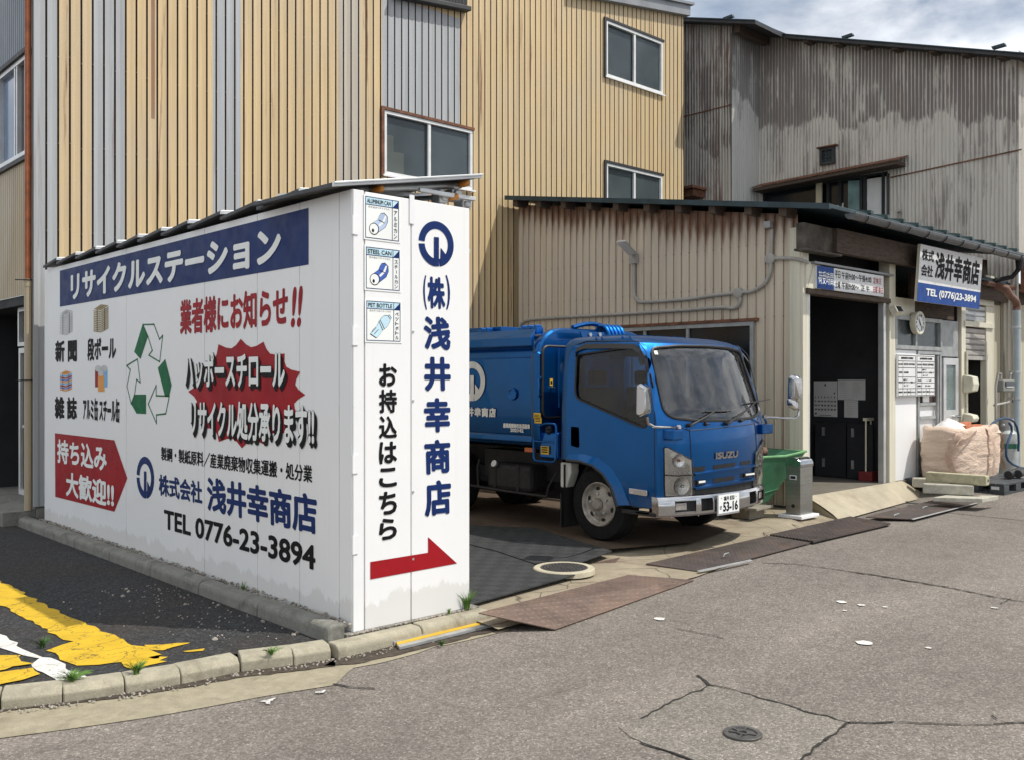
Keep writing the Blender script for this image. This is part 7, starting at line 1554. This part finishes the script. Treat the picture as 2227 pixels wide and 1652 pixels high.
# mirrors
def mirror_head(c, w, h, d, name, U_, par):
    g = MB(); o = []
    for k in range(3):
        f = (1, 1.04, .80)[k]; y = (0, -.35, -1)[k]*d
        o.append([c + U_*a*f + UZ*b*f + V((0, y, 0)) for a, b in rounded([(-w/2, -h/2), (w/2, -h/2+.01), (w/2-.004, h/2), (-w/2+.012, h/2)], .045, 5)])
    n = len(o[0]); g.add(o[0] + o[1] + o[2], [tuple(range(n)), tuple(range(2*n, 3*n))] + [(k*n+i, k*n+(i+1) % n, (k+1)*n+(i+1) % n, (k+1)*n+i) for k in range(2) for i in range(n)])
    m = g.build(name, M['chrome'], par, smooth=True, angle=50); g = MB(); g.poly([c + U_*a*.92 + UZ*b*.94 + V((0,.002,0)) for a, b in rounded([(-w/2, -h/2), (w/2, -h/2), (w/2, h/2), (-w/2, h/2)], .045, 5)]); g.build('mirror_glass', M['chrome'], m); return m
br = FP(*zb4(780, 600), .0)
g = MB(); a, b = FP(*zb4(690, 575)), FP(*zb4(860, 560)); zlo = FP(*zb4(780, 682)).z; g.box((a.x+.0, yF(b.x, b.z)-.05, zlo), (b.x, yF(a.x, a.z)+.04, a.z+.006)); mb1 = g.build('mirror_bracket', M['paint'], tk, bevel=.012)
Ym = 4.93; mh_c = ony(Ym, *zb4(482, 260)); mw = ony(Ym, *zb4(575, 260)).x - ony(Ym, *zb4(388, 260)).x; mh_h = ony(Ym, *zb4(480, 85)).z - ony(Ym, *zb4(480, 437)).z
g = MB(); e0 = V(((a.x+b.x)/2+.03, yF(b.x, b.z)-.03, a.z+.02)); pa = [e0, ony(Ym+.02, *zb4(700, 545)), ony(Ym, *zb4(590, 540)), ony(Ym, *zb4(530, 505)), ony(Ym, *zb4(515, 430))]; g.tube(pa, .012, 8); g.lathe(e0 - UZ*.01, UZ, [(0,.026),(.02,.026),(.035,.018),(.04,0)], 14); g.build('mirror_arm', M['chrome'], tk, smooth=True)
mirror_head(mh_c + V((0,.04,0)), mw*.92, mh_h, .09, 'mirror', V((.92, .39, 0)), tk)
xbr = 2*TX - (a.x+b.x)/2; e1 = V((xbr+.06, yF(b.x, b.z)-.0, a.z+.02)); g = MB(); g.box((xbr-.08, yF(b.x, b.z)-.05, zlo), (xbr+.11, yF(b.x, b.z)+.06, a.z+.006)); g.build('mirror_bracket', M['paint'], tk, bevel=.012)
Yr = 5.0; m2 = crop(2650, 1300, 2.173); g = MB(); pa = [ony(Yr+.05, *m2(205, 425)), ony(Yr, *m2(330, 432)), ony(Yr, *m2(440, 434)), ony(Yr, *m2(468, 410)), ony(Yr, *m2(472, 370)), ony(Yr, *m2(460, 300))]; g.tube(pa, .012, 8); g.tube([e1, pa[0]], .014, 8); g.lathe(pa[0], UZ, [(-.01,.024),(.02,.024),(.03,0)], 12); g.build('mirror_arm', M['chrome'], tk, smooth=True)
c = ony(Yr, *m2(455, 202)); hh = ony(Yr, *m2(455, 95)).z - ony(Yr, *m2(455, 310)).z; ww = ony(Yr, *m2(492, 200)).x - ony(Yr, *m2(418, 200)).x; mirror_head(c + V((0,.05,0)), ww*.62, hh*.95, .07, 'mirror', V((.9, -.43, 0)), tk)
c = ony(Yr, *m2(448, 328)); mirror_head(c + V((0,.05,0)), ww*.75, hh*.30, .05, 'small_mirror', V((.8, -.3, -.5)).normalized(), tk)
# wheels
def wheel(x, y, sx, dual=False):
    r, rw = .350, .20; cz = GZ + r; c = V((x, y, cz)); A_ = V((sx, 0, 0))
    g = MB(); prof = [(-rw, r*.62), (-rw, r*.93), (-rw*.9, r*.985), (-rw*.75, r), (-rw*.25, r), (-rw*.1, r*.985), (0, r*.93), (.005, r*.8), (0, r*.60)]
    g.lathe(c, A_, prof, 48, False); w_ = g.build('wheel', M['rubber'], tk, smooth=True)
    g = MB(); g.lathe(c, A_, [(-.02, r*.60), (.004, r*.60), (.012, r*.575), (.004, r*.55), (-.025, r*.52), (-.035, r*.47), (-.030, r*.36), (-.01, r*.30), (.000, r*.24), (.002, r*.16), (.035, r*.145), (.045, r*.12), (.048, .001)] if not dual else [(-.02, r*.60), (.004, r*.60), (.012, r*.575), (.0, r*.55), (-.12, r*.50), (-.13, r*.2), (-.08, r*.15), (-.08, .001)], 40, False); rm = g.build('rim', M['rim'], w_, smooth=True)
    g = MB()
    for k in range(6): a = 2*math.pi*k/6+.3; d = V((0, math.cos(a), math.sin(a))); t_ = V((0, -math.sin(a), math.cos(a))); o = c + A_*(-.0265 if not dual else -.115) + d*r*.425; g.poly([o + d*math.sin(q)*.017 + t_*math.cos(q)*.026 for q in [2*math.pi*j/14 for j in range(14)]])
    g.build('vent_hole', M['chassis'], rm)
    g = MB()
    for k in range(5): a = 2*math.pi*k/5+.2; d = V((0, math.cos(a), math.sin(a))); o = c + A_*(-.012 if not dual else -.12) + d*r*.285; g.cyl(o, o + A_*.022, .014, n=6)
    g.build('wheel_nut', M['silver'], rm); g = MB(); g.lathe(c + A_*.003, A_, [(0, r*.165), (.004, r*.165), (.004, r*.15)], 20); g.build('hub_ring', M['chassis'], rm)
    return w_
wy_ = S(910, 1305).y
for sx in (-1, 1): wheel(TX + sx*.80, wy_, sx); wheel(TX + sx*.80, 8.45, sx, True); wheel(TX + sx*.58, 8.45, sx, True)
for sx in (-1, 1):
    g = MB(); g.tube([V((TX+sx*.62, wy_ + math.cos(t)*.43, GZ+.35+math.sin(t)*.43)) for t in [math.pi*k/12 for k in range(13)]], .03, 6); g.quad((TX+sx*.5, wy_+.43, GZ+.1), (TX+sx*.83, wy_+.43, GZ+.1), (TX+sx*.83, wy_+.43, GZ+.7), (TX+sx*.5, wy_+.43, GZ+.7)); g.build('mud_guard', M['chassis'], tk)
    g = MB(); g.box((TX+sx*.55, wy_+.46, GZ+.08), (TX+sx*.83, wy_+.475, GZ+.42)); g.build('mud_flap', M['chassis'], tk)
g = MB(); g.box((TX-.40, 5.3, GZ+.38), (TX-.30, 9.8, GZ+.56)); g.box((TX+.30, 5.3, GZ+.38), (TX+.40, 9.8, GZ+.56)); g.box((TX-.3, 5.4, GZ+.35), (TX+.3, 6.5, GZ+.62)); g.cyl((TX-.7, wy_, GZ+.35), (TX+.7, wy_, GZ+.35), .05); g.cyl((TX-.7, 8.45, GZ+.35), (TX+.7, 8.45, GZ+.35), .06); g.box((TX-.75, 5.25, .42), (TX+.75, 5.35, .48)); g.box((TX-.78, 5.5, .80), (TX+.78, 6.35, .84)); g.box((TX-.28, 6.6, .34), (TX+.28, 9.6, .86)); g.box((TX-.5, 6.7, .55), (TX+.62, 7.9, .84)); g.build('chassis', M['chassis'], tk)
# refuse body: rounded box section swept along y
BX = TX - .005
def body_sec(hw, z0, z1, y, k=0):
    r = .22; pts = [V((BX-hw+.06, y, z0)), V((BX-hw, y, z0+.12)), V((BX-hw, y, z1-.26))]
    for i in range(7): a = i/6*math.pi/2; pts.append(V((BX-hw+.02 + (.34)*(1-math.cos(a)), y, z1-.25 + .25*math.sin(a))))
    q = [V((2*BX-p.x, y, p.z)) for p in pts[::-1]]; return pts + q
sb0, sb1 = S(300, 900), S(300, 200)
Zb0, Zb1 = S(480, 915).z, 2.12
def sweep(secs):
    mb = MB(); n = len(secs[0]); mb.add([p for s in secs for p in s], [tuple(range(n))[::-1], tuple(range((len(secs)-1)*n, len(secs)*n))] + [(j*n+i, j*n+(i+1) % n, (j+1)*n+(i+1) % n, (j+1)*n+i) for j in range(len(secs)-1) for i in range(n)]); return mb
Y0 = S(545, 600).y; Y1 = S(500, 600).y
bd = sweep([body_sec(.835, Zb0, Zb1-.04, Y1), body_sec(.84, Zb0, Zb1-.05, 9.1), body_sec(.84, Zb0, Zb1-.05, 9.2)]).build('body', M['paint'], tk, smooth=True, angle=40)
sweep([body_sec(.855, Zb0-.02, Zb1-.005, Y0-.01), body_sec(.868, Zb0-.03, Zb1+.01, Y0+.01), body_sec(.868, Zb0-.03, Zb1+.01, Y1-.02), body_sec(.850, Zb0-.02, Zb1-.01, Y1+.02)]).build('front_frame', M['paint'], tk, smooth=True, angle=40)
zr0, zr1 = S(300, 285).z, S(300, 215).z
for sx in (-1, 1): g = MB(); g.prism([V((BX+sx*.84, Y1, zr0)), V((BX+sx*.875, Y1, zr0+.03)), V((BX+sx*.875, Y1, zr1)), V((BX+sx*.80, Y1, zr1+.09))], (0, 9.15-Y1, 0)); g.build('top_rail', M['paint'], bd, bevel=.008)
zr2 = S(300, 835).z - Zb0
for sx in (-1, 1): g = MB(); g.prism([V((BX+sx*.84, Y1, Zb0+.02)), V((BX+sx*.862, Y1, Zb0+.04)), V((BX+sx*.862, Y1, Zb0+zr2*.8)), V((BX+sx*.84, Y1, Zb0+zr2))], (0, 9.15-Y1, 0)); g.build('bottom_rail', M['paint'], bd, bevel=.006)
rearb = MB(); rearb.prism([V((BX-.86, 9.2, .62)), V((BX-.86, 10.0, .55)), V((BX-.86, 10.15, .95)), V((BX-.86, 9.75, 2.0)), V((BX-.86, 9.2, Zb1))], (1.72, 0, 0)); rearb.build('hopper', M['paint'], tk, bevel=.03)
# panel door on the front face of the body with its gasket
fd = lambda zx, zy: ony(Y0-.012, *z4(zx, zy))
P0, P1 = fd(560, 730), fd(668, 265); gx0_, gx1_ = P0.x, TX+.55; gz0, gz1 = P0.z, P1.z
ol = rounded([(gx0_, gz0), (gx1_, gz0), (gx1_, gz1), (gx0_, gz1)], .08, 5)
g = MB(); g.prism(xz(ol, Y0-.028), (0, .016, 0)); fdo = g.build('front_hatch', M['paint_dk'], tk)
g = MB(); g.tube(xz(ol, Y0-.02), .015, 6, True); g.build('gasket', M['black'], fdo, smooth=True)
p = fd(655, 400); g = MB(); g.cyl((p.x, Y0-.05, gz0+.1), (p.x, Y0-.05, gz1-.02), .008); g.build('rod', M['paint_dk'], fdo)
p = fd(612, 497); g = MB(); g.box((p.x-.02, Y0-.034, p.z-.035), (p.x+.02, Y0-.029, p.z+.035)); yl = g.build('warning_label', M['ylabel'], fdo); g = MB(); g.box((p.x-.012, Y0-.0355, p.z-.02), (p.x+.012, Y0-.0345, p.z+.015)); g.build('label_print', M['ink'], fdo)
g = MB(); g.lathe((p.x+.005, Y0-.03, p.z-.055), (0,-1,0), [(0,.014),(.03,.013),(.032,0)], 12); g.build('lock', M['chrome'], fdo, smooth=True)
h0_, h1_ = S(545, 465, TS-.02), S(545, 595, TS-.02); g = MB(); g.tube([V((BX-.85, h0_.y-.0, h0_.z)), V((BX-.91, h0_.y-.03, h0_.z-.02)), V((BX-.91, h0_.y-.03, h1_.z+.02)), V((BX-.85, h0_.y, h1_.z))], .013, 8); g.build('grab_handle', M['paint_dk'], tk, smooth=True)
for zx, zy in ((527, 716), (533, 747)):
    p = S(zx, zy, BX-.872); g = MB(); g.box((BX-.874, p.y-.05, p.z-.028), (BX-.869, p.y+.045, p.z+.028)); lb = g.build('warning_label', M['ylabel'], tk); g = MB()
    for k in (-.012, .004): g.quad((BX-.8755, p.y+.035, p.z+k), (BX-.8755, p.y-.04, p.z+k), (BX-.8755, p.y-.04, p.z+k+.007), (BX-.8755, p.y+.035, p.z+k+.007))
    g.build('label_print', M['ink'], lb)
# markings on the flank
XS = BX-.845
def BP(zx, zy): return onx(XS, *z4(zx, zy))
lo, hi, rt2 = BP(115, 622), BP(115, 362), BP(186, 490); rz2 = (hi.z-lo.z)/2; cz2 = (hi.z+lo.z)/2; ry2 = rz2*1.0; cy2 = rt2.y + ry2
g = MB(); mark(g, (-1,0,0), 0, 0, lambda u, w: V((XS-.002, cy2-u*ry2, cz2+w*rz2))); g.build('company_mark', M['decal'], bd)
a, b = BP(258, 665), BP(258, 728); l_ = BP(120, 700)
chw = (BP(165, 700).y - BP(205, 700).y)*1.12; hgt = a.z-b.z
for i, ch in enumerate('店商幸井浅'):
    y1 = BP(257, 700).y + i*chw*1.08; g = MB(); put_text(g, ch, V((XS-.002, y1+chw, b.z)), (0,-1,0), UZ, chw, hgt, .06); g.build('lettering', M['decal'], bd)
a, b, c, d = BP(305, 760), BP(305, 792), BP(482, 770), BP(305, 780); g = MB(); put_text(g, '産業廃棄物収集運搬車', V((XS-.002, a.y, b.z-.005)), (0,-1,0), UZ, a.y-c.y, a.z-b.z, .05); a, b, c = BP(352, 797), BP(352, 820), BP(440, 800); put_text(g, '202142', V((XS-.002, a.y, b.z-.003)), (0,-1,0), UZ, a.y-c.y, a.z-b.z, .05); g.build('lettering', M['decal'], bd)
p = BP(368, 577); g = MB(); g.lathe(V((XS-.0, p.y, p.z)), (-1,0,0), [(0,.062),(.012,.06),(.016,.05),(.010,.045)], 28)
for k in range(8): a = 2*math.pi*k/8; g.cyl(V((XS-.01, p.y+math.cos(a)*.055, p.z+math.sin(a)*.055)), V((XS-.02, p.y+math.cos(a)*.055, p.z+math.sin(a)*.055)), .006, n=6)
po = g.build('porthole', M['paint_dk'], bd, smooth=True); g = MB(); g.lathe(V((XS-.008, p.y, p.z)), (-1,0,0), [(0,.046),(.001,0)], 24); g.build('porthole_glass', M['pane_dark'], po)
# top gear: bright plates, hinges, hose loops
g = MB(); a, b = S(70, 150, BX-.55), S(312, 180, BX-.55); g.box((BX-.60, b.y, Zb1+.0), (BX-.2, b.y+2.0, Zb1+.055)); g.build('roof_plate', M['paint'], tk, bevel=.005)
for zx in (190, 225, 460, 500, 545):
    p = S(zx, 165, BX-.62); g = MB(); g.box((BX-.70, p.y-.035, Zb1-.05), (BX-.60, p.y+.045, Zb1+.02)); g.cyl((BX-.69, p.y, Zb1+.03), (BX-.60, p.y, Zb1+.03), .016); g.build('hinge', M['paint_dk'], tk, bevel=.004)
Yp = 6.50; a, b = ony(Yp, *z4(812, 205)), ony(Yp, *z4(978, 172)); g = MB(); g.prism([V((a.x+.03, Yp, a.z)), V((b.x, Yp, a.z)), V((b.x-.02, Yp, b.z)), V((a.x, Yp, b.z))], (0, .012, 0)); pb = g.build('mount_plate', M['paint'], tk)
for zx, zy in ((875, 187), (938, 186)): p = ony(Yp, *z4(zx, zy)); g = MB(); g.cyl((p.x, Yp, p.z), (p.x, Yp-.015, p.z), .022, n=6); g.build('bolt', M['silver'], pb)
for k in range(5):
    p = ony(6.62, *z4(955+k*24, 176)); g = MB(); g.tube([V((p.x + math.cos(t)*.012, 6.62 - math.cos(t)*.10, Zb1-.12 + .17*math.sin(t))) for t in [math.pi*j/10 for j in range(11)]], .022, 8); g.build('hose_loop', M['paint_dk'], tk, smooth=True)
g = MB(); g.tube([V((TX-.35+.1*k, 6.7, Zb1+.02+.05*math.sin(k*math.pi/6))) for k in range(7)], .025, 8); g.build('hydraulic_hose', M['paint_dk'], tk, smooth=True)
# tank frame behind the cab, fuel tank, coolant bottle, side guard rail, amber marker
a, b = S(512, 1012), S(660, 770); X = TS-.01
g = MB(); fr = rounded([(S(510, 1012).y, a.z), (S(655, 1020).y, a.z), (S(660, 770).y, b.z), (S(585, 765).y, b.z+.0), (S(510, 830).y, b.z-.06)], .05, 4); g.tube(yz(fr[:], X), .011, 8, True); g.tube([V((X, S(512, 885).y, S(512, 885).z)), V((X, S(655, 893).y, S(655, 893).z))], .009, 6); fr_ = g.build('guard_frame', M['paint_dk'], tk, smooth=True)
g = MB(); c, d = S(530, 1000), S(655, 830); g.box((X+.03, d.y, c.z), (X+.33, c.y, d.z)); tnk = g.build('oil_tank', M['paint_dk'], tk, bevel=.025)
p = S(590, 812); g = MB(); g.lathe((X+.05, p.y, p.z-.02), (-.5,-.2,.85), [(0,.035),(.03,.035),(.035,.03),(.055,.03),(.057,0)], 14); g.build('filler_cap', M['black'], tnk, smooth=True)
c, d = S(552, 968), S(602, 918); g = MB(); g.box((X+.012, d.y, c.z), (X+.020, c.y, d.z)); yl2 = g.build('warning_label', M['ylabel'], tk); g = MB()
for k in range(3): zz = c.z + (d.z-c.z)*(.2+.27*k); g.quad((X+.0105, c.y-.012, zz), (X+.0105, d.y+.012, zz), (X+.0105, d.y+.012, zz+.012), (X+.0105, c.y-.012, zz+.012))
g.build('label_print', M['ink'], yl2)
c, d = S(435, 955), S(495, 930); g = MB(); g.box((TS+.02, d.y, c.z), (TS+.05, c.y, d.z)); g.build('side_marker', M['amber'], tk, bevel=.004)
c, d = S(195, 1195, TS+.1), S(480, 1050, TS+.1); g = MB(); g.box((TS+.1, d.y, c.z), (TS+.5, c.y, d.z)); ft = g.build('fuel_tank', M['chassis'], tk, bevel=.05); p = S(258, 1035, TS+.1); g = MB(); g.lathe((TS+.09, p.y, p.z), (-1,-.1,.4), [(0,.035),(.03,.036),(.034,0)], 14); g.build('filler_cap', M['silver'], ft, smooth=True)
for zx in (250, 400): p = S(zx, 1050, TS+.1); g = MB(); g.box((TS+.094, p.y-.02, c.z-.01), (TS+.098, p.y+.02, d.z)); g.build('tank_strap', M['chassis'], ft)
c, d = S(657, 1190), S(727, 1030); g = MB(); ys_ = [(c.y-.0, d.z), (d.y, d.z), (d.y+.0, d.z-.10), (c.y-.08, c.z), (c.y, c.z)]; g.prism(yz(rounded(ys_, .02), TS+.05), (.12, 0, 0)); bt = g.build('coolant_bottle', M['bottle'], tk, bevel=.012); g = MB(); g.cyl((TS+.1, (c.y+d.y)/2-.01, d.z), (TS+.1, (c.y+d.y)/2-.01, d.z+.04), .028); g.build('cap', M['bottle'], bt, smooth=True)
g = MB(); g.tube([S(90, 1175, TS+.06), S(300, 1210, TS+.06), S(590, 1250, TS+.06)], .014, 8); g.tube([S(140, 1180, TS+.06), S(135, 1060, TS+.06), S(150, 1000, TS+.06)], .012, 6); g.tube([S(590, 1250, TS+.06), S(605, 1180, TS+.06), S(660, 1090, TS+.06)], .012, 6); g.build('side_guard', M['chassis'], tk, smooth=True)
# cable-antenna on the near pillar
g = MB(); g.tube([FP(*z4(1278, 440), .0) + V((-.02,-.01,0)), FP(*z4(1300, 530), .0) + V((-.02,-.01,0))], .006, 6); g.build('aerial', M['black'], tk)
g = MB()
for zx in (905, 945, 1080, 1130): p = onx(TS+.06, *z4(zx, 210)); g.lathe((TS+.085, p.y, 1.985), UZ, [(0,.012),(.016,.010),(.02,0)], 10)
g.build('roof_bolt', M['paint'], cab, smooth=True)
for x_ in (-.45, -.2, .05, .3):
    g = MB(); g.tube([V((TX+x_, 5.78, 2.012)), V((TX+x_, 5.9, 2.022)), V((TX+x_, 6.2, 2.022))], .018, 6); g.build('roof_rib', M['paint'], cab, smooth=True)
